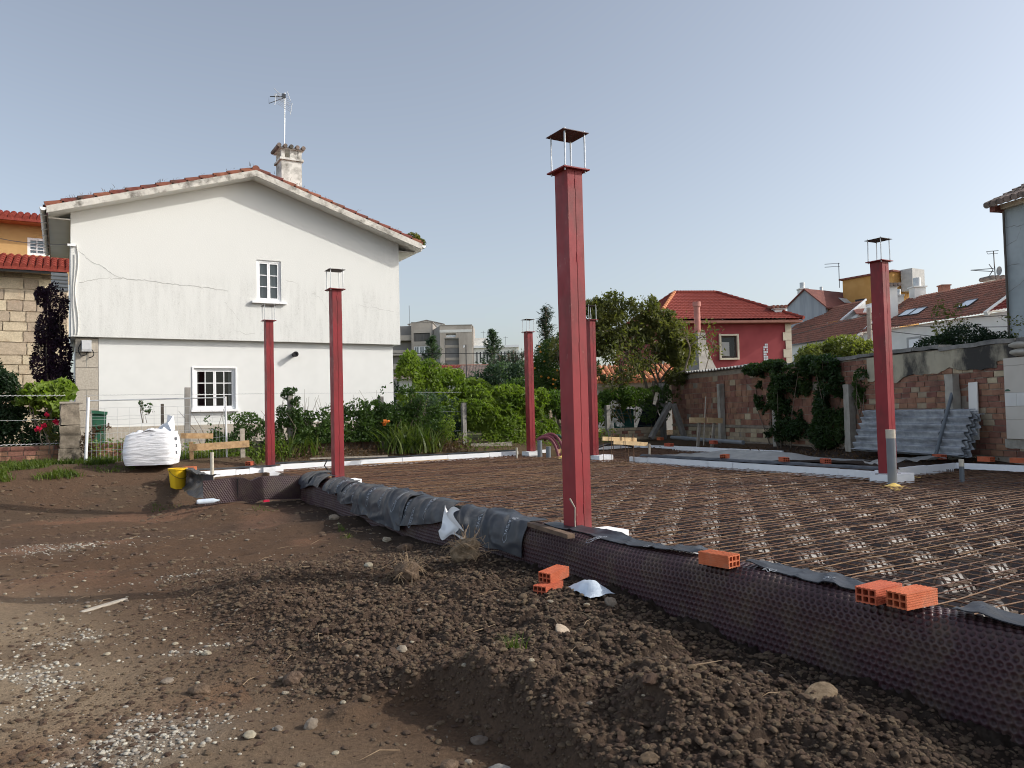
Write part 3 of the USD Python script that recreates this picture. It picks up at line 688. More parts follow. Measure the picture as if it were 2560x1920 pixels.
edging('long white foam edging along the far edge of the floor below the green hedge', (4.22, 17.62), (10.62, 17.9), [1.45, 1.9, 3.0, 4.25, 5.5], seed=1)
edging('short white foam edging left of the farthest left column, behind the yellow bucket', (2.25, 16.75), (3.78, 17.05), [.9, 1.2], seed=2)
edging('white foam edging right of the farthest column, behind the standing rods', (11.0, 17.95), (14.85, 17.95), [.35, 1.6, 2.8], seed=3)
edging('gray shaded white foam edging at the back of the recess, ending at the gray sheeting', (14.82, 17.9), (14.55, 12.4), [1.25, 2.5, 3.75, 5], seed=4)
edging('long shaded white foam edging between the standing rods and the right red column', (10.97, 13.62), (10.95, 7.42), [.62, 3.1, 5.4], seed=5)
edging('sunlit white foam edging behind the tall gray pipe', (10.97, 7.52), (13.27, 7.62), [1.4], seed=6)
edging('white foam edging at the right picture edge below the row of bricks', (13.27, 7.62), (13.27, 2.2), [1.3, 2.5, 3.8], seed=7)
edging('thin white foam edging peeping out behind the black sheeting along the near edge', (3.86, 1.0), (3.86, 13.2), [1.2, 2.4, 3.65, 4.9, 6.1, 7.3, 8.5], thick=.04, z1=.53, seed=8)
def foam_block(loc, sx, sy, z0, z1, label, seed):
    v = trimesh.creation.box((sx, sy, z1 - z0)).subdivide().subdivide(); w = np.array(v.vertices)
    w += (noise(w * 9 + seed, seed)[:, None] - .5) * .012
    o = solo('foam_block', (w, v.faces), 'foam', label, 'foam block', smooth=25); o.AddTranslateOp().Set(Gf.Vec3d(*loc, (z0 + z1) / 2))

# the six red steel columns
H = 3.2
def channel(sy):
    """One of the two U-shaped bars that are welded toe to toe into a box."""
    q = [(0, 0), (.008, 0), (.078, 0), (.078, .0095), (.008, .0095), (.008, .1905), (.078, .1905), (.078, .2), (.008, .2), (0, .2)]
    pts = [(p[0] - .0805, p[1] - .1) for p in q]
    if sy > 0: pts = [(-a, b) for a, b in pts][::-1]
    return MB().prism(Polygon(pts), 0, H).out()
def column(loc, label, seed, dark=False, rods=4, extra=None):
    r = np.random.default_rng(seed); t = thing('steel_column', label, 'steel column', (*loc, TOP), r.normal() * .4)
    part(t, 'channel_bar', channel(-1), 'steel_red'); part(t, 'channel_bar', channel(1), 'steel_red')
    for z in (.12, .72, 1.55, 2.35, 3.02):
        for sy in (-1, 1):
            zz = z + r.normal() * .03
            part(t, 'weld_bead', MB().tube([[0, sy * .1, zz + k * .012] for k in range(9)], [.002] + [.005] * 7 + [.002], 6).out(), 'steel_red', True)
    part(t, 'cap_plate', B(-.14, .14, -.14, .14, H, H + .012), 'steel_red')
    for sx in (-1, 1):
        for sy in (-1, 1):
            p0, p1 = np.array([sx * .108, sy * .108, H - .02]), np.array([sx * .108 + r.normal() * .004, sy * .108 + r.normal() * .004, H + .362])
            rod = part(t, 'threaded_rod', MB().tube([p0, p1], .0075, 8).out(), 'zinc', 40)
            part(rod, 'nut', MB().tube([[p0[0], p0[1], H + .0125], [p0[0], p0[1], H + .026]], .014, 6).out(), 'zinc')
    part(t, 'top_plate', MB().box(-.14, .14, -.14, .14, H + .335, H + .341).out(), 'plate_gray' if dark else 'plate_dark')
    for sx in (-1, 1):
        part(t, 'base_plate_tab', B(sx * .15 - .02, sx * .15 + .02, -.1, .1, -.012, -.001), 'plate_gray')
    return t
column((3.94, 5.64), 'nearest and tallest-looking red steel column, in the middle of the picture', 1)
column((4.0, 12.72), 'red steel column in front of the white house, right of its upper window', 2, True)
column((3.93, 17.32), 'red steel column before the white house, left of the upper window sill', 3, True)
column((10.83, 17.58), 'far red steel column before the green hedge, left of the orange tree', 4, True)
column((10.84, 14.78), 'red steel column half hidden behind the nearest column', 5, True)
column((10.72, 7.18), 'red steel column before the brick wall, behind the tall gray pipe', 6, True)
foam_block((4.10, 5.50), .36, .30, .42, .548, 'white foam block under the nearest red column', 1)
foam_block((4.10, 12.58), .42, .34, .40, .548, 'white foam block under the red column right of the house window', 2)
foam_block((3.92, 17.12), .42, .30, .36, .548, 'white foam block under the red column left of the house window', 3)
foam_block((10.80, 17.50), .40, .36, .40, .548, 'white foam block under the far red column before the hedge', 4)
foam_block((10.96, 14.62), .40, .34, .40, .548, 'white foam block under the half hidden red column', 5)
foam_block((10.78, 7.16), .46, .42, .40, .548, 'white foam block under the right red column', 6)

# the brown dimpled sheet round the outside of the floor
def outline(s, y, seed):
    """Point of the skirting sheet at the length s down from its inner top edge, on the straight run along y."""
    top = .565 + .012 * np.sin(y * 2.1) + .03 * (noise(np.stack([y * .9, 0 * y, 0 * y + seed], -1), 3) - .5)
    w = .10; R = .16; q = R * np.pi / 2
    f = np.clip(s, 0, w); a = np.clip((s - w) / q, 0, 1) * np.pi / 2; dn = np.clip(s - w - q, 0, None)
    bulge = .05 * (noise(np.stack([y * 1.1, s * 1.6, 0 * y + seed], -1), 7) - .5) * sm(0, .3, s)
    x = 3.86 - f - R * np.sin(a) - bulge - dn * .06
    z = top - R * (1 - np.cos(a)) - dn
    nx = -np.sin(a); nz = np.cos(a)
    return x, z, nx, nz
def dimples(u, v, pitch, depth):
    """Depth of the cups, set in staggered rows."""
    best = 0
    for o in (0, .5):
        a = (u / pitch + o) % 1 - .5; b = (v / (pitch * .866 * 2) + o) % 1 - .5
        r = np.hypot(a, b * 1.732)
        best = np.maximum(best, np.clip((.36 - r) / .12, 0, 1))
    return best * depth
def skirt(y0, y1, ds, s1, seed, pitch=.042):
    ys = np.arange(y0, y1 + ds, ds); ss = np.arange(0, s1, ds)
    y, s = np.meshgrid(ys, ss, indexing='ij')
    x, z, nx, nz = outline(s, y, seed)
    d = dimples(y, s, pitch, .013)
    return np.stack([x - nx * d, y, z - nz * d], -1)
t = thing('dimpled_sheet', 'dark brown dimpled plastic sheet wrapping the near edge of the floor', 'dimpled sheet')
part(t, 'sheet', MB().grid(skirt(.9, 6.15, .0056, .80, 1)[:, ::-1]).out(), 'dimple_sheet', True, label='near length of dimpled sheet with clear cups')
part(t, 'sheet', MB().grid(skirt(6.15, 9.4, .0078, .80, 1)[:, ::-1]).out(), 'dimple_sheet', True)
part(t, 'sheet', MB().grid(skirt(9.4, 13.5, .0095, .80, 1)[:, ::-1]).out(), 'dimple_sheet', True)
xs, ss = np.meshgrid(np.arange(1.98, 3.62, .0105), np.arange(0, .52, .0105), indexing='ij')
zt = .60 + .02 * np.sin(xs * 3) - .06 * np.exp(-((xs - 2.75) / .1) ** 2)
dn = np.clip(ss - .12, 0, None); d = dimples(xs, ss, .036, .012)
yy = 13.62 - np.clip(ss, 0, .12) - .05 * dn + .03 * (noise(np.stack([xs * 2, ss * 2, 0 * xs], -1)) - .5) + d * (ss > .12)
t = thing('dimpled_sheet', 'reddish dimpled plastic sheet facing the sun beside the yellow bucket', 'dimpled sheet')
part(t, 'sheet', MB().grid(np.stack([xs, yy, zt - dn - d * (ss <= .12)], -1)).out(), 'dimple_sheet', True)
part(t, 'overlap_seam', MB().tube([[2.52, 13.48, .6 - q] for q in np.linspace(0, .36, 5)], .008, 5).out(), 'black_rubber', True)

# black bitumen sheeting with printed marks that hangs over it
def mark(kind):
    """Printed outlines in a unit box: a rounded bar of letter strokes, or the small house-like emblem with an A in it."""
    if kind == 0:
        o = Polygon([(0, .12), (.12, 0), (.9, 0), (1, .14), (.88, .26), (.1, .26)]); g = [o.difference(o.buffer(-.022))]
        x = .14
        for ch in 'PASVL':
            L = {'P': [[(0, 0), (0, .14), (.07, .14), (.07, .07), (0, .07)]], 'A': [[(0, 0), (.04, .14), (.08, 0)], [(.02, .05), (.06, .05)]], 'S': [[(.08, .14), (0, .14), (0, .07), (.08, .07), (.08, 0), (0, 0)]],
                 'V': [[(0, .14), (.04, 0), (.08, .14)]], 'L': [[(0, .14), (0, 0), (.08, 0)]]}[ch]
            for p in L: g.append(shapely.LineString([(x + a, .06 + b) for a, b in p]).buffer(.014, cap_style=2))
            x += .14
    else:
        o = Polygon([(0, 0), (.55, 0), (.62, .5), (.42, .40), (.28, .62), (.18, .40), (-.08, .5)]); g = [o.difference(o.buffer(-.03))]
        for p in ([(.15, .1), (.27, .38), (.39, .1)], [(.2, .2), (.34, .2)]): g.append(shapely.LineString(p).buffer(.02, cap_style=2))
    u = shapely.union_all(g)
    return [q for q in getattr(u, 'geoms', [u])]
MARKS = [mark(0), mark(1)]
def drape(label, y0, y1, drop0, drop1, s0=.0, seed=0, lift=.016, marks=(), curl=0.0, name='bitumen_sheet'):
    """A sheet over the edge from s0 down to a drop that changes from y0 to y1."""
    ny, ns = int((y1 - y0) / .035) + 2, 40
    yy = np.linspace(y0, y1, ny); f = np.linspace(0, 1, ns)
    def at(y, s, off=0.0):
        x, z, nx, nz = outline(np.maximum(s, 0), y, 1)
        x = x + np.maximum(-s, 0)
        cr = lambda a, b, k: np.clip(1 - np.abs(noise(np.stack([y * a + s * .8 * b, s * b - y * .5, 0 * y + seed * 1.7], -1), seed + k) - .5) * 8, 0, 1)
        wv = .016 * (noise(np.stack([y * 1.8, s * 2.5, 0 * y + seed], -1), seed) - .42) + .026 * cr(2.2, 2.6, 2) + .014 * cr(5.5, 4.0, 4)
        dn = np.clip(s - .3, 0, None)
        o = lift + np.clip(wv, -.008, .08) + off + curl * dn ** 2
        return np.stack([x + nx * o - dn * .10, y + 0 * s, z + nz * o + .0 * s], -1)
    end = .30 + drop0 + (drop1 - drop0) * (yy - y0) / (y1 - y0) + .05 * (noise(np.stack([yy * 3, yy * 0, yy * 0 + seed], -1), 9) - .5)
    y, fr_ = np.meshgrid(yy, f, indexing='ij'); s = s0 + fr_ * (end[:, None] - s0)
    t = thing(name, label, 'bitumen sheet')
    m = MB(); up, lo = at(y, s), at(y, s, -.006)
    m.grid(up[:, ::-1]); m.grid(lo)
    for e in (np.stack([up[0], lo[0]], 0), np.stack([up[-1], lo[-1]], 0)[::-1], np.stack([up[:, -1], lo[:, -1]], 0), np.stack([up[:, 0], lo[:, 0]], 0)[::-1]): m.grid(e)
    sh = part(t, 'sheet', m.out(), 'tar_sheet', 50)
    for (k, my, ms, size, rot) in marks:
        m = MB()
        for g in MARKS[k]:
            g = affinity.scale(affinity.rotate(g, rot, origin=(0, 0)), size, size, origin=(0, 0))
            q = trimesh.creation.extrude_polygon(g.segmentize(.03), .001, engine='earcut')
            v = np.array(q.vertices); keep = np.array([ff for ff in q.faces if v[ff, 2].min() > .0009]) if len(q.faces) else q.faces
            m.add(at(my + v[:, 0], ms + v[:, 1], .0022), keep)
        part(t, 'printed_mark', m.out(), 'mark_print', True)
    return t
drape('black sheeting with white printed marks, its end rolled up left of the nearest column', 6.0, 7.75, .20, .12, seed=3, marks=[(0, 6.35, .12, .27, 92), (0, 6.95, .12, .27, 96)])
drape('black printed sheeting with an arched lower edge, behind the torn white flap', 7.55, 9.0, .04, .20, seed=5, lift=.035, marks=[(0, 8.2, .1, .26, 95), (0, 8.75, .12, .27, 90), (0, 8.5, .26, .22, 85)])
drape('widest black printed sheet, hanging low in the middle of the near edge', 8.75, 10.6, .24, .20, seed=7, lift=.05, marks=[(0, 9.1, .1, .27, 96), (0, 9.6, .1, .27, 92), (0, 10.1, .12, .27, 95)])
drape('black printed sheet in short folds left of the widest one', 10.4, 11.35, .08, .14, seed=9, lift=.035, marks=[(0, 10.7, .1, .3, 95), (0, 11.1, .1, .3, 95)])
drape('narrow black printed sheet next to the ribbed brown sheet', 11.2, 12.1, .04, .02, seed=11, lift=.05, marks=[(0, 11.45, .08, .28, 95), (0, 11.85, .08, .28, 95)])
drape('crumpled black sheeting at the foot of the second column', 12.3, 13.3, .0, .08, seed=13, lift=.06, curl=.3)
drape('loose black flap over the corner right of the reddish dimpled sheet', 12.9, 13.55, .0, .02, s0=-.25, seed=15, lift=.05)
# flat strips of the same sheeting on the top of the edge, right of the nearest column
drape('flat black strip with a white rim, between the nearest column and the single brick', 3.95, 5.95, -.20, -.19, s0=-.06, seed=17, lift=.012, marks=[(0, 5.05, .05, .18, 70), (1, 4.45, .06, .1, 30)])
drape('flat black printed strip between the single brick and the brick pair', 2.72, 3.5, -.20, -.18, s0=-.07, seed=19, lift=.012, marks=[(1, 3.3, .07, .11, 20), (1, 2.95, .03, .10, 60)])
drape('flat dusty black printed strip right of the brick pair', .95, 2.2, -.18, -.17, s0=-.09, seed=21, lift=.014, marks=[(1, 1.75, .05, .11, 200)])
solo('foam_strip', MB().bar((3.90, 4.0, .556), (3.90, 5.25, .556), .02, .02).out(), 'foam', 'thin white foam rim along the black strip right of the nearest column', 'foam strip')
m = MB(); r = np.random.default_rng(4)
xs, ys = np.meshgrid(np.linspace(0, 1, 13), np.linspace(0, 1, 15), indexing='ij')
V3 = np.stack([3.56 - .07 * xs - .05 * np.sin(ys * 5 + xs * 4), 7.22 + .30 * xs + .06 * np.sin(ys * 7), .60 - ys * .30 + .035 * np.sin(xs * 9 + ys * 5)], -1)
solo('torn_flap', MB().grid(V3).out(), 'foam', 'torn white and black printed flap curling off the sheeting left of the nearest column', 'torn flap', smooth=True)
# the piece of dark timber under the rolled end
solo('timber_offcut', MB().bar((3.66, 5.98, .585), (3.60, 5.25, .572), .07, .035).out(), 'timber_dark', 'dark timber offcut under the rolled sheeting at the foot of the nearest column', 'timber offcut')
solo('frayed_cord', MB().tube([(3.84, 5.53, .56), (3.835, 5.53, .66), (3.838, 5.528, .76), (3.80, 5.55, .84)], [.006, .005, .005, .009], 6).out(), 'timber_gray', 'frayed pale cord standing up against the foot of the nearest column', 'cord', smooth=True)
solo('plank', MB().bar((4.25, 12.95, .50), (3.75, 13.45, .60), .2, .03).out(), 'timber', 'short pale plank lying left of the foam block of the second column', 'plank')
# gray sheeting heaped over the soil right of the inner edging
xs, ys = np.meshgrid(np.linspace(0, 1, 40), np.linspace(0, 1, 60), indexing='ij')
hump = .15 * np.exp(-((xs - .55) / .25) ** 2) * sm(.15, .5, ys) * sm(1.05, .8, ys)
V3 = np.stack([11.05 + 2.0 * xs, 13.45 - 2.6 * ys - 1.9 * xs * ys, .53 + hump + .05 * fbm(np.stack([xs * 9, ys * 16, 0 * xs], -1), 3, 6) * (1 - .3 * xs)], -1)
solo('gray_sheeting', MB().grid(V3[::-1]).out(), 'tar_dusty', 'dusty gray sheeting heaped in a long fold behind the inner foam edging', 'sheeting', smooth=True)
xs, ys = np.meshgrid(np.linspace(0, 1, 8), np.linspace(0, 1, 120), indexing='ij')
V3 = np.stack([10.99 + .22 * xs, 13.3 - 6.0 * ys, .556 + .045 * np.sin(xs * 3.1) + .02 * fbm(np.stack([xs * 3, ys * 30, 0 * xs], -1), 3, 2)], -1)
solo('bitumen_strip', MB().grid(V3[::-1]).out(), 'tar_sheet', 'narrow black strip lying along the top of the inner foam edging', 'bitumen strip', smooth=True)
xs, ys = np.meshgrid(np.linspace(0, 1, 90), np.linspace(0, 1, 8), indexing='ij')
V3 = np.stack([2.2 + 8.4 * xs, np.where(xs < .22, 17.0, 17.72 + .25 * xs) + .22 * ys, .548 + .03 * np.sin(ys * 3.1) + .02 * fbm(np.stack([xs * 30, ys * 3, 0 * xs], -1), 3, 2)], -1)
solo('bitumen_strip', MB().grid(V3).out(), 'tar_sheet', 'black strip lying along the soil just behind the far white edging', 'bitumen strip', smooth=True)
xs, ys = np.meshgrid(np.linspace(0, 1, 40), np.linspace(0, 1, 24), indexing='ij')
V3 = np.stack([1.98 + .10 * np.sin(ys * 6) - .06 * xs + .3 * ys + .12 * (noise(np.stack([xs * 4, ys * 3, 0 * xs], -1), 5) - .5), 13.5 + 3.1 * xs, .58 - .36 * np.clip(1 - ys * 1.8, 0, 1) + .13 * fbm(np.stack([xs * 6, ys * 5, 0 * xs], -1), 3, 5)], -1)
solo('bitumen_sheet', MB().grid(V3).out(), 'tar_sheet', 'crumpled dark cloth-like sheeting beside the yellow bucket', 'bitumen sheet', smooth=True)
solo('plastic_bottle', MB().grid(rings([(.001, -.17), (.03, -.17), (.04, -.14), (.04, .08), (.015, .14), (.015, .17), (.001, .17)], 12)).move(M=[[0, 0, 1], [0, 1, 0], [-1, 0, 0]]).move((2.0, 13.12, .30)).out(), 'rag_blue', 'pale crushed plastic bottle on the soil below the dark sheeting by the bucket', 'bottle', smooth=40)

# ---------------------------------------------------------------- loose hollow bricks
def brick_mesh(L=.24, W=.115, Hh=.08):
    out = []
    def side(a, b, n, k):                      # grooved outline of the end face
        a, b = np.array(a), np.array(b); d = b - a; nn = np.array([-d[1], d[0]]); nn = nn / np.linalg.norm(nn)
        t0 = np.linspace(.06, .94, n * 2 + 1)
        for i in range(n):
            for f, o in ((t0[2 * i], 0), (t0[2 * i] + .004, .0022), (t0[2 * i + 1] - .004, .0022), (t0[2 * i + 1], 0)): out.append(a + d * f + nn * o)
    cs = [(-W / 2, -Hh / 2), (W / 2, -Hh / 2), (W / 2, Hh / 2), (-W / 2, Hh / 2)]
    for i, n in enumerate((4, 6, 4, 6)):
        out.append(np.array(cs[i])); side(cs[i], cs[(i + 1) % 4], n, i)
    o = Polygon(out); hw, hh = (W - .0085 * 4) / 3, (Hh - .0085 * 3) / 2
    for i in range(3):
        for j in range(2):
            x, y = -W / 2 + .0085 + i * (hw + .0085), -Hh / 2 + .0085 + j * (hh + .0085)
            o = o.difference(sbox(x, y, x + hw, y + hh).buffer(-.004).buffer(.004, quad_segs=2))
    m = MB().prism(o, -L / 2, L / 2, 'x'); m.v = [v + [0, 0, Hh / 2] for v in m.v]
    return m.out()
bm = brick_mesh()
bproto = None
def brick(loc, rz, label, group=None, tilt=None, scale=None):
    global bproto
    if bproto is None:
        p = UsdGeom.Mesh(solo('hollow_brick', bm, 'clay_new', label, 'brick', group).GetPrim()); bproto = str(p.GetPath())
        p.AddTranslateOp().Set(Gf.Vec3d(*map(float, loc))); p.AddRotateZOp().Set(float(rz)); return
    p = solo('hollow_brick', bm, 'clay_new', label, 'brick', group)
    p.AddTranslateOp().Set(Gf.Vec3d(*map(float, loc))); p.AddRotateZOp().Set(float(rz))
    if tilt: p.AddRotateXYZOp().Set(Gf.Vec3f(*map(float, tilt)))
brick((3.66, 3.66, .582), 97, 'new orange hollow brick alone on the dimpled sheet, right of the nearest column')
brick((3.66, 2.53, .580), 3, 'left brick of the pair of orange hollow bricks on the near edge')
brick((3.70, 2.375, .580), -3, 'right brick of the pair of orange hollow bricks on the near edge')
g0 = gz(3.22, 4.92)
brick((3.14, 4.90, g0 - .01), 24, 'lower brick half sunk in the dirt, under another hollow brick')
brick((3.24, 4.97, g0 + .072), 20, 'upper orange hollow brick lying on the brick in the dirt', tilt=(2, -4, 0))
brick((12.45, 13.95, .70), 80, 'sunlit orange brick on the gray sheeting, leftmost of the two before the shaded far edging')
brick((13.30, 13.35, .74), 70, 'orange brick on the gray sheeting, second of the two before the shaded far edging')
brick((11.20, 10.95, .60), 25, 'orange brick with six holes on the black strip, at the end of the gray fold')
brick((11.18, 9.50, .60), 60, 'orange brick on the inner foam edging, second left of the right column')
brick((11.30, 8.72, .60), 55, 'orange brick on the inner foam edging, nearest to the right column')
brick((13.36, 7.95, .60), 65, 'reddish brick half hidden by gray scraps right of the right column')
brick((13.40, 7.18, .585), 78, 'middle brick of the row on the edging at the right picture edge')
brick((13.40, 6.66, .585), 82, 'last brick of the row on the edging at the right picture edge')
brick((2.24, 16.95, .57), 8, 'orange brick behind the yellow bucket at the end of the left foam edging')
brick((3.50, 17.35, .59), 60, 'dark red brick behind the left foam edging beside the left column')
brick((15.2, 17.4, .68), 75, 'reddish brick lying on the soil behind the boards on rods')

# ---------------------------------------------------------------- pipes
def pipe(label, x, y, z0, z1, r, look='pvc_gray', cap=None, collar=None, name='pipe', lean=(0, 0)):
    t = thing(name, label, 'pipe', (x, y, 0)); a, b = np.array([0, 0, z0]), np.array([lean[0], lean[1], z1])
    part(t, 'tube', MB().tube([a, b], r, 20, cap=True).out(), look, 40)
    if cap: part(t, 'end_cap', MB().tube([b - (b - a) * cap, b + [0, 0, .004]], r * 1.04, 20).out(), 'dusty_cap', 40)
    if collar: part(t, 'foam_collar', MB().tube([[0, 0, z0], [.01, 0, z0 + .05]], [r * 2.3, r * 1.25], 11).out(), collar, 30)
pipe('tall thick gray plastic pipe with a taped top in front of the right red column', 10.25, 6.8, .30, 1.22, .062, cap=.13, collar='foam_yellow')
pipe('short thin gray pipe with a dusty top at the right, before the foam edging', 11.4, 6.46, .30, .75, .034, 'pvc_dark', cap=.22)
pipe('taller of the two gray pipes beside the far red column', 10.58, 16.75, .38, .86, .062)
pipe('lower of the two gray pipes beside the far red column', 10.52, 16.25, .38, .72, .062)
pipe('thin gray pipe stub left of the far red column, at the white edging', 9.98, 16.9, .38, .70, .026, 'dusty_cap')
pipe('thin pale pipe standing before the left foam edging near the yellow bucket', 2.50, 15.9, .35, .96, .035, 'dusty_cap', cap=.1)
t = thing('pipe', 'long gray plastic pipe lying on the soil at the foot of the brick wall', 'pipe', (0, 0, 0))
part(t, 'tube', MB().tube([(16.1, 17.9, .72), (15.2, 14.2, .68)], .055, 14).out(), 'pvc_gray', 40)
part(t, 'sleeve', MB().tube([(15.92, 17.16, .712), (15.85, 16.87, .709)], .064, 14).out(), 'pvc_gray', 40)
t = thing('conduit_bundle', 'bundle of plum and green corrugated conduits rising beside the far red column', 'conduits', (0, 0, 0))
for k in range(5):
    o = np.array([.085 * (k - 2), .05 * (k % 2), 0])
    q = np.linspace(0, 1, 26); xs = 10.82 + .34 * np.sin(q * 1.6); zs_ = .86 + .16 * np.sin(q * 2.6) - .55 * q ** 2.2
    pts = np.stack([xs + o[0], 17.0 - .5 * q + o[1], zs_ + .04 * (k % 3)], 1)
    part(t, 'conduit', MB().tube(pts, .036 + .004 * np.sin(np.arange(26) * 2.4), 9).out(), 'conduit_green' if k == 4 else 'conduit_plum', True)
solo('cardboard_box', MB().box(10.98, 11.36, 16.55, 16.85, .42, .62).out(), 'cardboard', 'small torn cardboard box at the foot of the plum conduits', 'box')
xs, ys = np.meshgrid(np.linspace(0, 1, 10), np.linspace(0, 1, 10), indexing='ij')
for (px, py, sx, sy, lab) in ((10.15, 6.72, .32, .34, 'yellow foam splash at the foot of the tall gray pipe'), (11.0, 16.3, .6, .3, 'yellow foam spill on the floor by the cardboard box'), (11.2, 7.4, 1.3, .14, 'yellow foam streak along the sunlit foam edging behind the gray pipe')):
    q = np.hypot(xs - .5, ys - .5) * 2
    solo('foam_spill', MB().grid(np.stack([px + sx * (xs - .5), py + sy * (ys - .5), .40 + .06 * np.clip(1 - q, -.3, 1) + .03 * noise(np.stack([xs * 5, ys * 5, 0 * xs + px], -1))], -1)).out(), 'foam_yellow', lab, 'foam spill', smooth=True)
t = thing('starter_rods', 'upright rusty rods tied in a row, holding two boards, at the recess of the floor', 'rods', (0, 0, 0))
for k, (a, b) in enumerate(((10.10, 13.42), (10.24, 13.3), (10.36, 13.4), (10.5, 13.38), (10.62, 13.3), (10.76, 13.38), (10.84, 13.3), (10.93, 13.4))):
    r = np.random.default_rng(k); part(t, 'rod', MB().tube([(a, b, .30), (a + r.normal() * .02, b + r.normal() * .02, 1.02 + .06 * (k % 3))], .0065, 6).out(), 'rust_rod', True)
solo('timber_board', MB().bar((10.04, 13.36, .99), (10.98, 13.36, .93), .03, .085).out(), 'timber_new', 'yellow timber board clamped high on the upright rods, left one', 'board')
solo('timber_board', MB().bar((10.32, 13.34, .90), (11.24, 13.30, .82), .03, .085).out(), 'timber_new', 'yellow timber board lower on the upright rods, right one', 'board')
solo('board_leg', MB().bar((11.26, 13.26, .83), (11.24, 13.26, .42), .05, .03, up=(1, 0, 0)).out(), 'timber_gray', 'gray wooden leg under the right end of the lower board', 'post')
solo('black_hose', MB().tube([(13.1, 17.8, .52), (13.4, 17.75, .60), (13.8, 17.8, .63), (14.3, 17.8, .56), (14.5, 17.8, .5)], .035, 8).out(), 'black_rubber', 'black hose coiled against the white edging in the far recess', 'hose', smooth=True)
solo('steel_hook', MB().tube([(4.35, 14.0, .46), (4.22, 14.05, .62), (4.18, 14.1, .70), (4.24, 14.12, .80)], .012, 6).out(), 'cable_black', 'bent dark cable end left of the second column', 'cable', smooth=True)

# ---------------------------------------------------------------- timber: batter boards, stakes and planks
def plank(name, label, a, b, w, h, look='timber', up=(0, 0, 1)):
    solo(name, MB().bar(a, b, w, h, up).out(), look, label, name.replace('_', ' '))
t = thing('batter_board', 'weathered wooden batter board between two stakes, right of the white bag', 'batter board', (0, 0, 0))
part(t, 'stake', MB().bar((2.46, 18.33, .5), (2.45, 18.33, 1.12), .05, .08, up=(1, 0, 0)).out(), 'timber')
part(t, 'stake', MB().bar((3.55, 18.33, .4), (3.54, 18.33, 1.38), .05, .10, up=(1, 0, 0)).out(), 'timber_gray')
part(t, 'crossboard', MB().bar((2.40, 18.28, .99), (3.68, 18.28, 1.03), .025, .155).out(), 'timber')
plank('plank', 'short plank nailed behind the batter board, just right of the white bag', (2.24, 18.4, 1.26), (2.92, 18.4, 1.23), .025, .12)
t = thing('stake_board', 'left of two wooden stakes with a short crossboard before the brick wall', 'stake with board', (0, 0, 0))
part(t, 'stake', MB().bar((15.32, 16.0, .4), (15.44, 16.0, 1.28), .04, .085, up=(1, 0, 0)).out(), 'timber_gray'); part(t, 'crossboard', MB().bar((15.02, 15.96, 1.27), (15.60, 15.96, 1.25), .025, .15).out(), 'timber_new')
t = thing('stake_board', 'right of two wooden stakes with a short crossboard before the brick wall', 'stake with board', (0, 0, 0))
part(t, 'stake', MB().bar((15.86, 16.0, .4), (16.0, 16.0, 1.2), .04, .085, up=(1, 0, 0)).out(), 'timber_gray'); part(t, 'crossboard', MB().bar((15.68, 15.96, 1.25), (16.28, 15.96, 1.22), .025, .15).out(), 'timber_new')
solo('tool_handle', MB().tube([(15.46, 15.9, .55), (15.78, 16.08, 1.92)], .016, 7).out(), 'timber_gray', 'thin wooden tool handle leaning between the two stakes', 'tool handle', smooth=40)
plank('plank', 'gray plank lying on edge at the foot of the green hedge', (9.75, 19.0, .69), (10.95, 18.8, .70), .03, .15, 'timber_gray')
plank('plank', 'long thin plank behind the far white edging, right of the second column', (5.05, 18.2, .62), (6.9, 17.95, .60), .09, .03, 'timber_gray')
plank('lath', 'thin lath lying along the foot of the far white edging', (6.1, 17.45, .46), (8.4, 17.6, .46), .03, .02, 'timber')

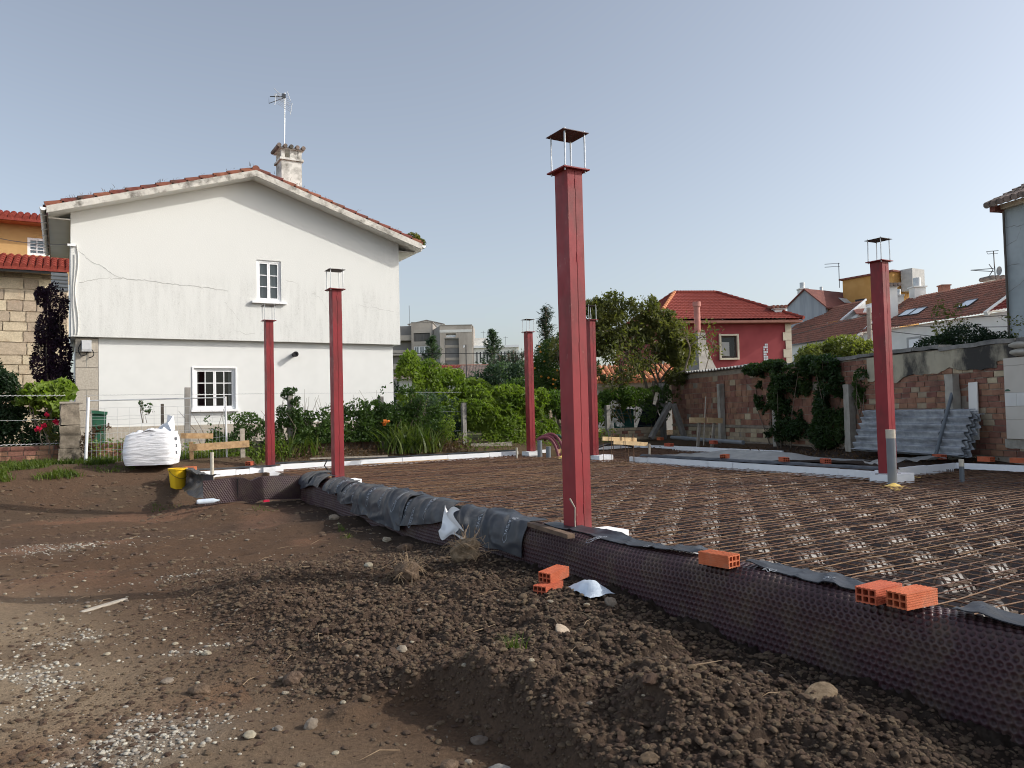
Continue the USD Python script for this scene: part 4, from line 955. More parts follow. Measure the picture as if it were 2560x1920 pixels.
# ---------------------------------------------------------------- the white bulk bag
def bulk_bag():
    t = thing('bulk_bag', 'white woven bulk bag with dark straps standing on the soil by the chain-link fence', 'bag', (1.58, 17.35, .72), -18)
    n1, n2 = 96, 60; a = np.linspace(0, 2 * np.pi, n1 + 1); zz = np.linspace(0, 1, n2)
    A, Zq = np.meshgrid(a, zz, indexing='ij')
    k = 6.0; sq = (np.abs(np.cos(A)) ** k + np.abs(np.sin(A)) ** k) ** (-1 / k)
    R = .46 * sq * (.96 + .10 * np.sin(np.clip(Zq * 1.05 + .04, 0, 1) * np.pi) ** .7)
    wr = .030 * (fbm(np.stack([np.cos(A) * 1.6, np.sin(A) * 1.6, Zq * 9], -1), 3, 4) - .5) + .016 * (fbm(np.stack([np.cos(A) * 5, np.sin(A) * 5, Zq * 30], -1), 2, 9) - .5)
    R = R + wr
    Zh = .62 * Zq + .05 * np.cos(A + .6) * Zq + .02 * np.sin(3 * A) * Zq
    m = MB(); body = np.stack([R * np.cos(A), R * np.sin(A), Zh], -1); m.grid(body)
    top = np.stack([np.stack([body[:, -1, 0] * f, body[:, -1, 1] * f, body[:, -1, 2] + h + .03 * np.sin(A[:, 0] * 5 + f * 9)], -1) for f, h in ((1, 0), (.8, .03), (.45, .04), (.02, .03))], 1)
    m.grid(top); part(t, 'body', m.out(), 'woven_white', True)
    q = np.linspace(-.3, 2.5, 26); Q, hh = np.meshgrid(q, np.linspace(0, 1, 9), indexing='ij')
    rr = .43 + .05 * hh + .05 * np.sin(Q * 7) * hh; ht = (.14 + .26 * np.exp(-((Q - .5) / .7) ** 2) + .03 * np.sin(Q * 11)) * hh
    part(t, 'skirt', MB().grid(np.stack([rr * np.cos(Q) * (1 - .25 * hh), rr * np.sin(Q) * (1 - .25 * hh), .58 + .05 * np.cos(Q + .6) + ht], -1)).out(), 'woven_white', True)
    q = np.linspace(2.6, 5.9, 30); Q, hh = np.meshgrid(q, np.linspace(0, 1, 7), indexing='ij')
    rr = .45 + .03 * np.sin(Q * 9 + hh * 3); part(t, 'skirt', MB().grid(np.stack([rr * np.cos(Q) * (1.02 - .3 * hh), rr * np.sin(Q) * (1.02 - .3 * hh), .57 + .05 * np.cos(Q + .6) + (.10 + .04 * np.sin(Q * 8)) * hh], -1)).out(), 'woven_white', True)
    for az in (3.93, 5.30, .75, 2.35):
        pts = [(.50 * math.cos(az + .02 * k), .50 * math.sin(az + .02 * k), z) for k, z in ((0, .30), (0, .45), (1, .57))]
        pts += [(.42 * math.cos(az + .05), .42 * math.sin(az + .05), .66), (.43 * math.cos(az - .1), .43 * math.sin(az - .1), .60), (.49 * math.cos(az - .14), .49 * math.sin(az - .14), .42)]
        part(t, 'strap', MB().tube(pts, .014, 6).out(), 'strap_gray', True)
        part(t, 'seam', MB().tube([(.475 * math.cos(az), .475 * math.sin(az), .30), (.47 * math.cos(az), .47 * math.sin(az), .12), (.42 * math.cos(az), .42 * math.sin(az), .01)], .007, 5).out(), 'woven_white', True)
    for k in range(3): part(t, 'printed_mark', B(.40, .505, -.2 - .012, -.2 + .03, .20 + .14 * k, .26 + .14 * k), 'strap_gray')
bulk_bag()

# ---------------------------------------------------------------- the yellow bucket
t = thing('bucket', 'yellow plastic builders bucket standing on the soil at the left corner of the floor', 'bucket', (1.90, 16.05, gz(1.90, 16.05) - .01), 20)
part(t, 'shell', MB().grid(rings([(.001, .0), (.125, 0), (.128, .01), (.166, .385), (.160, .385), (.122, .014), (.001, .012)], 40)).out(), 'bucket_yellow', 40)
part(t, 'rim', MB().grid(rings([(.164, .36), (.177, .36), (.177, .392), (.160, .392), (.160, .385), (.164, .36)], 40)).out(), 'bucket_yellow', 40)
q = np.linspace(0, np.pi, 16); part(t, 'handle', MB().tube(np.stack([.178 * np.cos(q), -.178 * np.sin(q) * .96, .37 - .17 * np.sin(q)], 1), .0045, 6).out(), 'cable_black', True)
for s in (-1, 1): part(t, 'handle_lug', MB().tube([(s * .168, 0, .37), (s * .186, 0, .37)], .018, 10).out(), 'bucket_yellow')

# ---------------------------------------------------------------- corrugated sheets, pole and boards against the wall
WALL_O, WALL_RZ = (18.1, 20.0), -106.85
def wall_frame(name, label, cat, group=None): return thing(name, label, cat, (*WALL_O, 0), WALL_RZ, group)
def corrugated(name, label, x0, x1, y0, z0, y1, z1, seed, n=6.5):
    r = np.random.default_rng(seed); t = wall_frame(name, label, 'corrugated sheet')
    q = np.linspace(0, 1, 92); k = 40
    d = np.array([y1 - y0, z1 - z0]); L = np.hypot(*d); d /= L; nn = np.array([-d[1], d[0]])
    rows = []
    for th in (0, .009):
        e0 = x0 + .05 * noise(np.stack([q * 9, q * 0, q * 0 + seed], -1), 3) + .16 * (1 - q); e1 = x1 + .06 * noise(np.stack([q * 14, q * 0, q * 0 + seed], -1), 5) + .22 * (1 - q)
        f = np.linspace(0, 1, k)[:, None]; xs = e0 * (1 - f) + e1 * f
        w = .042 * np.cos(q * n * 2 * np.pi) - th; sag = .03 * np.sin(f * 3 + seed) * (1 - q)
        rows.append(np.stack([xs, np.broadcast_to(y0 + d[0] * L * q + nn[0] * w, xs.shape) + sag, np.broadcast_to(z0 + d[1] * L * q + nn[1] * w, xs.shape)], -1))
    m = MB(); m.grid(rows[0]); m.grid(rows[1][::-1])
    for e in (np.stack([rows[0][0], rows[1][0]]), np.stack([rows[1][-1], rows[0][-1]]), np.stack([rows[0][:, -1], rows[1][:, -1]]), np.stack([rows[1][:, 0], rows[0][:, 0]])): m.grid(e)
    part(t, 'sheet', m.out(), 'fibre_cement', True)
corrugated('corrugated_sheet', 'front gray corrugated fibre cement sheet leaning on the old brick wall', 10.0, 12.86, -.78, .64, -.28, 1.49, 1)
corrugated('corrugated_sheet', 'second gray corrugated sheet showing behind the right end of the front one', 10.02, 12.89, -.72, .62, -.22, 1.45, 2)
corrugated('corrugated_sheet', 'rearmost gray corrugated sheet of the stack by the brick wall', 9.98, 12.93, -.66, .60, -.16, 1.40, 3)
t = wall_frame('leaning_pole', 'gray pole leaning across the corrugated sheets', 'pole')
part(t, 'tube', MB().tube([(12.62, -.88, .60), (12.3, -.10, 1.88)], .033, 10).out(), 'pvc_dark', 40)
q = np.linspace(0, 1, 60); part(t, 'wire', MB().tube(np.stack([12.60 - .28 * q + .04 * np.abs(np.sin(q * 13)), -.90 + .55 * q, .62 + .85 * q], 1), .006, 5).out(), 'cable_black', True)
t = wall_frame('pale_board', 'pale narrow board standing behind the corrugated sheets by the wall pillar', 'board')
part(t, 'panel', MB().bar((12.74, -.12, .9), (12.70, -.06, 1.95), .20, .02, up=(0, 1, 0)).out(), 'pale_wall')
t = thing('sheeting_scrap', 'crumpled gray scrap of sheeting beside the right column', 'scrap')
xs, ys = np.meshgrid(np.linspace(0, 1, 14), np.linspace(0, 1, 20), indexing='ij')
part(t, 'sheet', MB().grid(np.stack([11.3 + 1.9 * ys, 7.72 + .3 * xs + .2 * ys * (1 - ys), .58 + .10 * fbm(np.stack([xs * 4, ys * 7, 0 * xs], -1), 3, 8) + .02 * xs], -1)).out(), 'tar_dusty', True)
solo('rag', MB().grid(np.stack([3.26 + .22 * xs - .08 * ys, 4.84 - .42 * ys, gz(3.3, 4.65) + .03 + .07 * np.sin(xs * 3) * np.sin(ys * 3) + .02 * fbm(np.stack([xs * 5, ys * 9, 0 * xs], -1), 2, 3)], -1)).out(), 'rag_blue', 'pale blue cloth crumpled beside the two bricks in the dirt', 'cloth', smooth=True)
solo('litter', MB().box(3.10, 3.20, 14.2, 14.28, .10, .16).out(), 'petal_red', 'small pink scrap of litter in the shadow left of the second column', 'litter')

# ---------------------------------------------------------------- buildings
VC, VS = math.cos(HEAD), math.sin(HEAD)
def street(l, d):
    """The street grid beyond the site lies turned by 30 degrees: l metres to the right, d metres away."""
    return l * VC + d * VS, -l * VS + d * VC
def far(name, label, cat, l, d, z=0, rot=0, group=None):
    x, y = street(l, d); return thing(name, label, cat, (x, y, z), rot - math.degrees(HEAD), group)

def tiles(A, ex, up, W, L, pitch=.22, course=.36, amp=.035, step=.03, n=6):
    """A tiled roof slope: waves across, a lip at each course."""
    A, ex, up = (np.asarray(q, float) for q in (A, ex, up)); ex = ex / np.linalg.norm(ex); up = up / np.linalg.norm(up); nn = np.cross(ex, up)
    if nn[2] < 0: nn = -nn
    s = np.linspace(0, W, max(int(W / pitch) * n, 2) + 1); wv = amp * (np.abs(np.cos(s / pitch * np.pi)) ** .8)
    k = max(int(round(L / course)), 1); t, o = [], []
    for i in range(k):
        t += [i * L / k, (i + 1) * L / k]; o += [step, 0]
    t, o = np.array(t), np.array(o); jig = .006 * np.sin(np.arange(len(s)) * 12.9)
    V = A + ex * s[:, None, None] + up * (t[None, :, None]) + nn * (wv[:, None, None] + o[None, :, None] + jig[:, None, None])
    m = MB(); flip = np.dot(np.cross(ex, up), nn) > 0
    m.grid(V if flip else V[::-1]); return m
def slab(P, th):
    """A flat polygon (n, 3) given a thickness downwards along z."""
    P = np.asarray(P, float); n = len(P); Q = P - [0, 0, th]; m = MB()
    m.add(P, [[0, i, i + 1] for i in range(1, n - 1)]); m.add(Q, [[0, i + 1, i] for i in range(1, n - 1)])
    for i in range(n):
        j = (i + 1) % n; m.add([P[i], Q[i], Q[j], P[j]], [[0, 1, 2, 3]])
    return m
def window(t, x0, x1, z0, z1, y, cols=(1,), rows=1, leaf=2, fr=.055, look='white_paint', back='dark_room', depth=.12, sill=None, bars=.022, glass='pane', name='window', room=.35):
    """A window with its frame, glazing bars, panes and what stands behind the glass, in a wall that faces -y at y."""
    m = MB()
    for a in ((x0, x0 + fr, z0, z1), (x1 - fr, x1, z0, z1)): m.box(a[0], a[1], y + .03, y + .09, a[2], a[3])
    for a in ((z0, z0 + fr), (z1 - fr, z1)): m.box(x0 + fr, x1 - fr, y + .032, y + .088, *a)
    w = part(t, name, m.out(), look)
    lw = (x1 - x0 - 2 * fr) / leaf
    for i in range(leaf):
        a, b, c, d = x0 + fr + i * lw, x0 + fr + (i + 1) * lw, z0 + fr, z1 - fr
        m = MB(); e = fr * .75; m.box(a + .002, a + e, y + .04, y + .075, c + .002, d - .002); m.box(b - e, b - .002, y + .04, y + .075, c + .002, d - .002)
        m.box(a + e, b - e, y + .041, y + .074, c + .002, c + e); m.box(a + e, b - e, y + .041, y + .074, d - e, d - .002)
        part(w, 'sash', m.out(), look)
        nc, xs_ = cols[i % len(cols)], np.linspace(a + e, b - e, cols[i % len(cols)] + 1); zs_ = np.linspace(c + e, d - e, rows + 1)
        for q in xs_[1:-1]: part(w, 'glazing_bar', B(q - bars / 2, q + bars / 2, y + .045, y + .07, c + e, d - e), look)
        for q in zs_[1:-1]: part(w, 'glazing_bar', B(a + e, b - e, y + .046, y + .069, q - bars / 2, q + bars / 2), look)
        for u in range(nc):
            for v in range(rows):
                part(w, 'pane', MB().add([(xs_[u], y + .058, zs_[v]), (xs_[u + 1], y + .058, zs_[v]), (xs_[u + 1], y + .058, zs_[v + 1]), (xs_[u], y + .058, zs_[v + 1])], [[0, 1, 2, 3]]).out(), glass)
    part(w, 'blind' if back != 'dark_room' else 'room_behind', B(x0 + .01, x1 - .01, y + (.13 if back != 'dark_room' else room), y + (.14 if back != 'dark_room' else room + .01), z0 + .01, z1 - .01), back)
    if sill: part(w, 'sill', B(x0 - sill, x1 + sill, y - .10, y + .02, z0 - .065, z0 - .002), look)
    return w
def crack(t, pts, y, w=.012, look='coping', seed=0):
    r = np.random.default_rng(seed); P = []
    for (a, b), (c, d) in zip(pts[:-1], pts[1:]):
        n = max(int(math.hypot(c - a, d - b) / .06), 2)
        for f in np.linspace(0, 1, n, endpoint=False): P.append((a + (c - a) * f + r.normal() * .007, b + (d - b) * f + r.normal() * .013))
    P.append(pts[-1]); P = np.array(P); h = w * r.uniform(.25, .7, len(P)) / 2
    V = np.stack([np.stack([P[:, 0], P[:, 0] * 0 + y, P[:, 1] - h], -1), np.stack([P[:, 0], P[:, 0] * 0 + y, P[:, 1] + h], -1)], 1)
    part(t, 'crack', MB().grid(V).out(), look)

# --- the white house
def white_house():
    t = thing('white_house', 'white two-storey house with a low gable, tiled roof and stained wall, at the left', 'house')
    Y = 21.91
    up = Polygon([(.17, 3.75), (8.9, 3.75), (8.9, 6.85), (4.58, 8.26), (.17, 6.85)]).difference(sbox(4.66, 4.87, 5.33, 6.03))
    part(t, 'upper_wall', MB().prism(up, Y, Y + .3, 'y').out(), 'stucco_stained')
    lo = Polygon([(.78, 1.47), (8.71, 1.47), (8.71, 3.75), (.78, 3.75)]).difference(sbox(3.03, 1.88, 4.09, 2.99))
    part(t, 'lower_wall', MB().prism(lo, Y + .15, Y + .45, 'y').out(), 'stucco_low')
    part(t, 'plinth', B(.78, 8.73, Y + .11, Y + .44, .3, 1.47), 'granite_gray')
    part(t, 'side_wall', MB().box(.17, .42, Y + .3, 27.0, 3.75, 6.8).box(.28, .5, Y + .45, 27, .3, 3.75).box(8.6, 8.9, Y + .3, 27, 3.75, 6.8).box(8.4, 8.71, Y + .45, 27, .3, 3.75).out(), 'stucco_low')
    part(t, 'upper_floor_edge', B(.42, 8.6, Y + .3, 26.9, 3.72, 3.9), 'stucco_low')
    part(t, 'lining', MB().box(4.5, 5.5, Y + .9, Y + 1.0, 4.7, 6.2).box(2.9, 4.25, Y + 1.0, Y + 1.1, 1.7, 3.1).out(), 'dark_room')
    r = np.random.default_rng(2)
    zs_ = [.45, .95, 1.48, 1.90, 2.42, 2.98, 3.36, 3.72]
    for i, (a, b) in enumerate(zip(zs_[:-1], zs_[1:])):
        if i % 2: part(t, 'granite_block', MB().box(.27, .50, Y + .135 - r.random() * .01, Y + .45, a + .006, b - .006).out(), 'granite_gray'); part(t, 'granite_block', MB().box(.51, .77, Y + .135 - r.random() * .01, Y + .45, a + .006, b - .006).out(), 'granite_gray')
        else: part(t, 'granite_block', MB().box(.27, .77, Y + .135 - r.random() * .01, Y + .45, a + .006, b - .006).out(), 'granite_gray')
    w = window(t, 4.66, 5.33, 4.87, 6.03, Y, cols=(1, 1), rows=3, back='curtain', sill=.14)
    w = window(t, 3.03, 4.09, 1.88, 2.99, Y + .15, cols=(2, 2), rows=3, back='dark_room', sill=.08, fr=.05, room=.6)
    m = MB(); m.box(2.985, 3.025, Y + .13, Y + .17, 1.86, 3.03); m.box(4.095, 4.135, Y + .13, Y + .17, 1.86, 3.03); m.box(3.025, 4.095, Y + .131, Y + .17, 2.995, 3.03); part(w, 'trim', m.out(), 'white_paint')
    part(w, 'curtain', B(3.95, 4.05, Y + .40, Y + .41, 1.93, 2.94), 'curtain')
    # roof: two slabs that lap over the gable, verge boards, soffits, gutters
    F, BK = Y - .45, 27.3
    pk = (4.58, 8.24); eL = (-.34, 6.68); eR = (9.48, 6.64)
    for s, e in ((-1, eL), (1, eR)):
        P = [(e[0], F, e[1] + .14), (e[0], BK, e[1] + .14), (pk[0], BK, pk[1] + .14), (pk[0], F, pk[1] + .14)]
        part(t, 'roof_slab', slab(P if s > 0 else P[::-1], .13).out(), 'soffit')
        P = [(e[0], F - .03, e[1] + .17), (e[0], F - .002, e[1] + .17), (pk[0] - .001 * s, F - .002, pk[1] + .17), (pk[0] - .001 * s, F - .03, pk[1] + .17)]
        part(t, 'verge_board', slab(P if s > 0 else P[::-1], .17).out(), 'verge_render')
        n = 14; d = np.array([pk[0] - e[0], 0, pk[1] - e[1]]); L = np.linalg.norm(d); d /= L; nn = np.array([-d[2], 0, d[0]]) * (1 if d[0] > 0 else -1)
        for k in range(n):
            a = np.array([e[0], F, e[1] + .17]) + d * (k * L / n - .02); b = a + d * (L / n + .05)
            q = np.linspace(-.2, np.pi, 8); m = MB(); rr = .085
            V = np.stack([np.stack([c + nn * (np.sin(w_) * rr + h) + np.array([0, 1, 0]) * (.07 - np.cos(w_) * rr) for w_ in q]) for c, h in ((a, .045), (b, .008))])
            m.grid(V if s < 0 else V[::-1]); m.add(np.stack([a + nn * .045 + [0, -.02, 0], a + nn * .125 + [0, .02, 0], a + nn * .125 + [0, .12, 0], a + nn * .03 + [0, .16, 0]]), [[0, 1, 2, 3]])
            m.bar(a + nn * .02 + [0, -.012, 0], b + nn * .0 + [0, -.012, 0], .03, .075, up=nn)
            part(t, 'verge_tile', m.out(), 'tile_verge', 30)
        ex = (0, 1, 0); A = (e[0] - .06 * (1 if s > 0 else -1) * -1, F + .15, e[1] + .165)
        part(t, 'roof_tiles', tiles(A, ex, d, BK - F - .15, L - .05).out(), 'tile_worn', kind='stuff')
    part(t, 'ridge_tile', MB().tube([(4.58, F - .03, 8.44), (4.58, F + .4, 8.45)], .10, 10).out(), 'tile_verge', 40)
    part(t, 'ridge_tiles', MB().tube([(4.58, F + .38, 8.43), (4.58, BK, 8.43)], .095, 10).out(), 'tile_worn', 40, kind='stuff')
    for s, e in ((-1, eL), (1, eR)):
        gx_ = e[0] + s * .07; q = np.linspace(np.pi, 2 * np.pi, 9)
        V = np.stack([np.stack([gx_ + np.cos(q) * .075, np.full(9, yy), e[1] + .13 + np.sin(q) * .085], -1) for yy in (F - .02, BK)])
        V2 = np.stack([np.stack([gx_ + np.cos(q) * .070, np.full(9, yy), e[1] + .13 + np.sin(q) * .080], -1) for yy in (F - .02, BK)])
        m = MB(); m.grid(V); m.grid(V2[::-1]); m.grid(np.stack([V[0], V2[0]])); m.add(np.concatenate([V[0], [[gx_, F - .02, e[1] + .13]]]), [[9, i, i + 1] for i in range(8)])
        g = part(t, 'gutter', m.out(), 'white_paint', 40)
        for yy in np.arange(F + .4, BK, .8): part(g, 'bracket', B(gx_ - .08, gx_ + .08, yy, yy + .03, e[1] + .02, e[1] + .04), 'white_paint')
        xa, xb = (e[0], .17) if s < 0 else (8.9, e[0])
        part(t, 'eave_soffit', B(xa + .02, xb, F + .46, 27.1, e[1] - .02, e[1] + .01), 'soffit')
        part(t, 'fascia', B(e[0] - (.03 if s > 0 else -.0), e[0] + (.03 if s < 0 else 0), F + .01, 27.2, e[1] - .04, e[1] + .10), 'plum_paint' if s < 0 else 'soffit')
    # stains and cracks of the render
    for k, pts in enumerate(([(.30, 5.93), (.62, 5.66), (.90, 5.52), (1.15, 5.33), (1.32, 5.27)], [(.35, 5.10), (.9, 5.25), (1.32, 5.27), (1.9, 5.26), (2.5, 5.20), (3.1, 5.18), (3.9, 5.10)], [(4.05, 4.05), (4.35, 3.93), (4.6, 3.97)], [(.25, 4.6), (.4, 4.35)], [(3.8, 4.8), (4.2, 4.3), (4.25, 4.1)], [(6.2, 5.2), (6.5, 5.0), (6.7, 4.6)], [(5.45, 5.5), (5.8, 5.42)])):
        crack(t, pts, Y - .0035, .014 if k < 2 else .008, seed=k)
    crack(t, [(7.6, 4.9), (8.3, 4.82), (8.7, 4.75)], Y - .0035, .008, seed=11)
    # cables and the bracket at the left corner
    m = MB(); q = np.linspace(0, 1, 24)
    m.tube(np.stack([.30 + .035 * np.sin(q * 9), q * 0 + Y - .02, 6.05 - 2.25 * q], 1), .012, 5); m.tube(np.stack([.24 + .02 * np.sin(q * 7 + 1), q * 0 + Y - .018, 5.8 - 2.0 * q], 1), .009, 5)
    part(t, 'wall_cable', m.out(), 'pale_wall', True)
    part(t, 'cable_bracket', MB().box(.10, .28, Y - .06, Y - .01, 6.00, 6.05).out(), 'white_paint')
    bx = part(t, 'meter_box', B(.40, .62, Y - .02, Y + .13, 3.38, 3.66), 'meter_gray'); part(bx, 'box_lid', B(.408, .612, Y - .034, Y - .02, 3.42, 3.652), 'meter_gray')
    m = MB(); q = np.linspace(0, np.pi, 12); m.tube(np.stack([.40 - .07 * np.sin(q) , q * 0 + Y + .06, 3.60 - .19 * q / np.pi * 2 * .9], 1), .013, 6); m.tube(np.stack([.56 + .11 * np.sin(q), q * 0 + Y + .06, 3.38 - .05 * np.cos(q) - .10 + .18 * (q / np.pi) ** 2], 1), .013, 6)
    m.tube([(.40, Y + .06, 3.27), (.5, Y + .06, 3.30), (.53, Y + .06, 3.38)], .013, 6); part(bx, 'loop_cable', m.out(), 'cable_black', True)
    v = part(t, 'flue_pipe', MB().tube([(5.70, Y + .2, 3.40), (5.70, Y - .05, 3.40)], .062, 18).out(), 'black_rubber', 40)
    part(v, 'flue_rim', MB().grid(rings([(.052, -.03), (.078, -.03), (.078, .03), (.052, .03), (.052, -.03)], 18)).move(M=[[1, 0, 0], [0, 0, 1], [0, -1, 0]]).move((5.70, Y - .05, 3.40)).out(), 'black_rubber', 40)
    # chimney
    x0, x1, y0, y1 = 5.48, 6.07, 22.3, 22.95
    c = part(t, 'chimney', B(x0, x1, y0, y1, 7.6, 9.10), 'chimney_render')
    part(c, 'chimney_band', B(x0 - .05, x1 + .05, y0 - .05, y1 + .05, 9.10, 9.16), 'chimney_render')
    for (a, b, e, d) in ((x0, x0 + .10, y0, y0 + .1), (x1 - .34, x1 - .12, y0, y0 + .06), (x1 - .10, x1, y0, y0 + .1), (x0, x0 + .1, y1 - .1, y1), (x1 - .1, x1, y1 - .1, y1), (x0 + .06, x1 - .06, y1 - .06, y1 - .01)):
        part(c, 'chimney_post', B(a, b, e, d, 9.16, 9.42), 'chimney_render')
    part(c, 'chimney_cap', B(x0 - .06, x1 + .06, y0 - .06, y1 + .06, 9.42, 9.46), 'chimney_render')
    for k in range(5): part(c, 'cap_tile', MB().tube([(x0 - .08 + .175 * k, y0 - .12, 9.48), (x0 - .08 + .175 * k, y1 + .1, 9.50)], [.062, .055], 8).out(), 'tile_gray', 40)
white_house()
usdkit  # noqa
t = thing('tv_antenna', 'television antenna on a mast on top of the white house chimney', 'antenna', (5.62, 22.5, 9.5))
part(t, 'mast', MB().tube([(0, 0, 0), (.03, 0, 1.66)], .018, 8).out(), 'galvanised', 40)
part(t, 'boom', MB().tube([(.03, 0, 1.55), (-.42, -.12, 1.42)], .014, 6).out(), 'bronze_glass'); part(t, 'boom', MB().tube([(.0, 0, 1.50), (-.45, -.1, 1.22), (-.45, -.1, 1.42)], .012, 6).out(), 'bronze_glass')
for s in (-1, 1):
    m = MB()
    for k in range(6): m.tube([(-.26, -.05 + s * .10, 1.50 - s * .0 - .05 * k * (s < 0) + .02 * k * (s > 0)), (.20, .05 + s * .14, 1.38 - .06 * k * (s < 0) + .07 * k * (s > 0))], .005, 4)
    part(t, 'reflector', m.out(), 'galvanised')
m = MB(); m.tube([(-.26, -.15, 1.52), (-.3, -.15, 1.18)], .009, 5); m.tube([(.22, -.09, 1.36), (.16, -.09, 1.0)], .009, 5); m.tube([(-.26, .1, 1.78), (-.08, .05, 1.60)], .009, 5); m.tube([(.14, .15, 1.78), (.23, .15, 1.52)], .009, 5); part(t, 'reflector_arm', m.out(), 'galvanised')
part(t, 'amplifier', B(-.05, .05, -.04, .04, 1.50, 1.62), 'bronze_glass')

# --- the stone house and the ochre storey behind it, at the left edge
t = thing('stone_house', 'old house of tan granite blocks with a red tiled eave, at the left edge', 'house')
part(t, 'wall_core', B(-6, .2, 35.04, 36.2, .4, 7.45), 'pointing')
r = np.random.default_rng(12); z = .6
while z < 7.3:
    hgt = min(r.uniform(.33, .54), 7.42 - z); x = -3.1 - r.random() * .3
    while x < .12 and hgt > .1:
        w = min(r.uniform(.45, 1.15), .16 - x); m = trimesh.creation.box((max(w - .035, .02), .12, hgt - .035)).subdivide().subdivide()
        v = np.array(m.vertices); v += (noise(v * 6 + r.random() * 50, 3)[:, None] - .5) * .045
        part(t, 'granite_stone', (v + [x + w / 2, 35.04, z + hgt / 2], m.faces), 'granite', 40)
        x += w
    z += hgt
part(t, 'gutter', MB().tube([(-6, 34.4, 7.44), (.14, 34.4, 7.44)], .08, 8).out(), 'bronze_glass', 40)
part(t, 'eave_board', B(-6, .14, 34.42, 35.05, 7.46, 7.56), 'plum_paint')
for k in range(15):
    x = -3.3 + k * .25; m = MB()
    for c in range(5):
        a = np.array([x, 34.3 + c * .5, 7.55 + c * .17]); m.tube([a + [0, 0, .05], a + [0, .56, .21]], [.118, .10], 8)
    part(t, 'roof_tile_row', m.out(), 'tile_red', 50)
part(t, 'roof_base', slab([(-6, 34.3, 7.56), (.2, 34.3, 7.56), (.2, 37.3, 8.56), (-6, 37.3, 8.56)], .1).out(), 'tile_red')
t = thing('ochre_house', 'ochre house storey with a red tiled roof above the stone house, left edge', 'house')
part(t, 'wall', MB().prism(sbox(-6, 7.5, 1.6, 9.86).difference(sbox(-1.27, 8.60, -.03, 9.34)), 37.33, 37.7, 'y').out(), 'ochre')
window(t, -1.27, -.03, 8.60, 9.34, 37.33, cols=(2, 2), rows=4, back='sky_glass', fr=.06, bars=.03)
part(t, 'eave_board', B(-6, 1.8, 36.7, 37.4, 9.84, 9.95), 'tile_orange')
for k in range(20):
    x = -3.3 + k * .25; m = MB()
    for c in range(5):
        a = np.array([x, 36.6 + c * .5, 9.92 + c * .15]); m.tube([a + [0, 0, .05], a + [0, .56, .20]], [.118, .10], 8)
    part(t, 'roof_tile_row', m.out(), 'tile_red', 50)
part(t, 'roof_base', slab([(-6, 36.6, 9.94), (1.8, 36.6, 9.94), (1.8, 39.2, 10.74), (-6, 39.2, 10.74)], .1).out(), 'tile_red')
t = thing('slatted_box', 'white slatted box under the tiles at the left corner of the white house', 'slatted box')
part(t, 'back_panel', B(-.26, .12, 24.3, 24.5, 5.22, 5.72), 'pale_wall')
for k in range(5): part(t, 'slat', MB().bar((-.28, 24.25, 5.27 + .1 * k), (.13, 24.25, 5.27 + .1 * k), .08, .05, up=(0, -.5, 1)).out(), 'white_paint')
t = thing('power_cable', 'thin cable sagging from the white house corner to the ochre house', 'cable')
q = np.linspace(0, 1, 14); part(t, 'cable', MB().tube(np.stack([.18 - 3.6 * q, 21.88 + 15.2 * q, 6.03 + 3.5 * q - .2 * np.sin(q * np.pi)], 1), .010, 5).out(), 'cable_black')

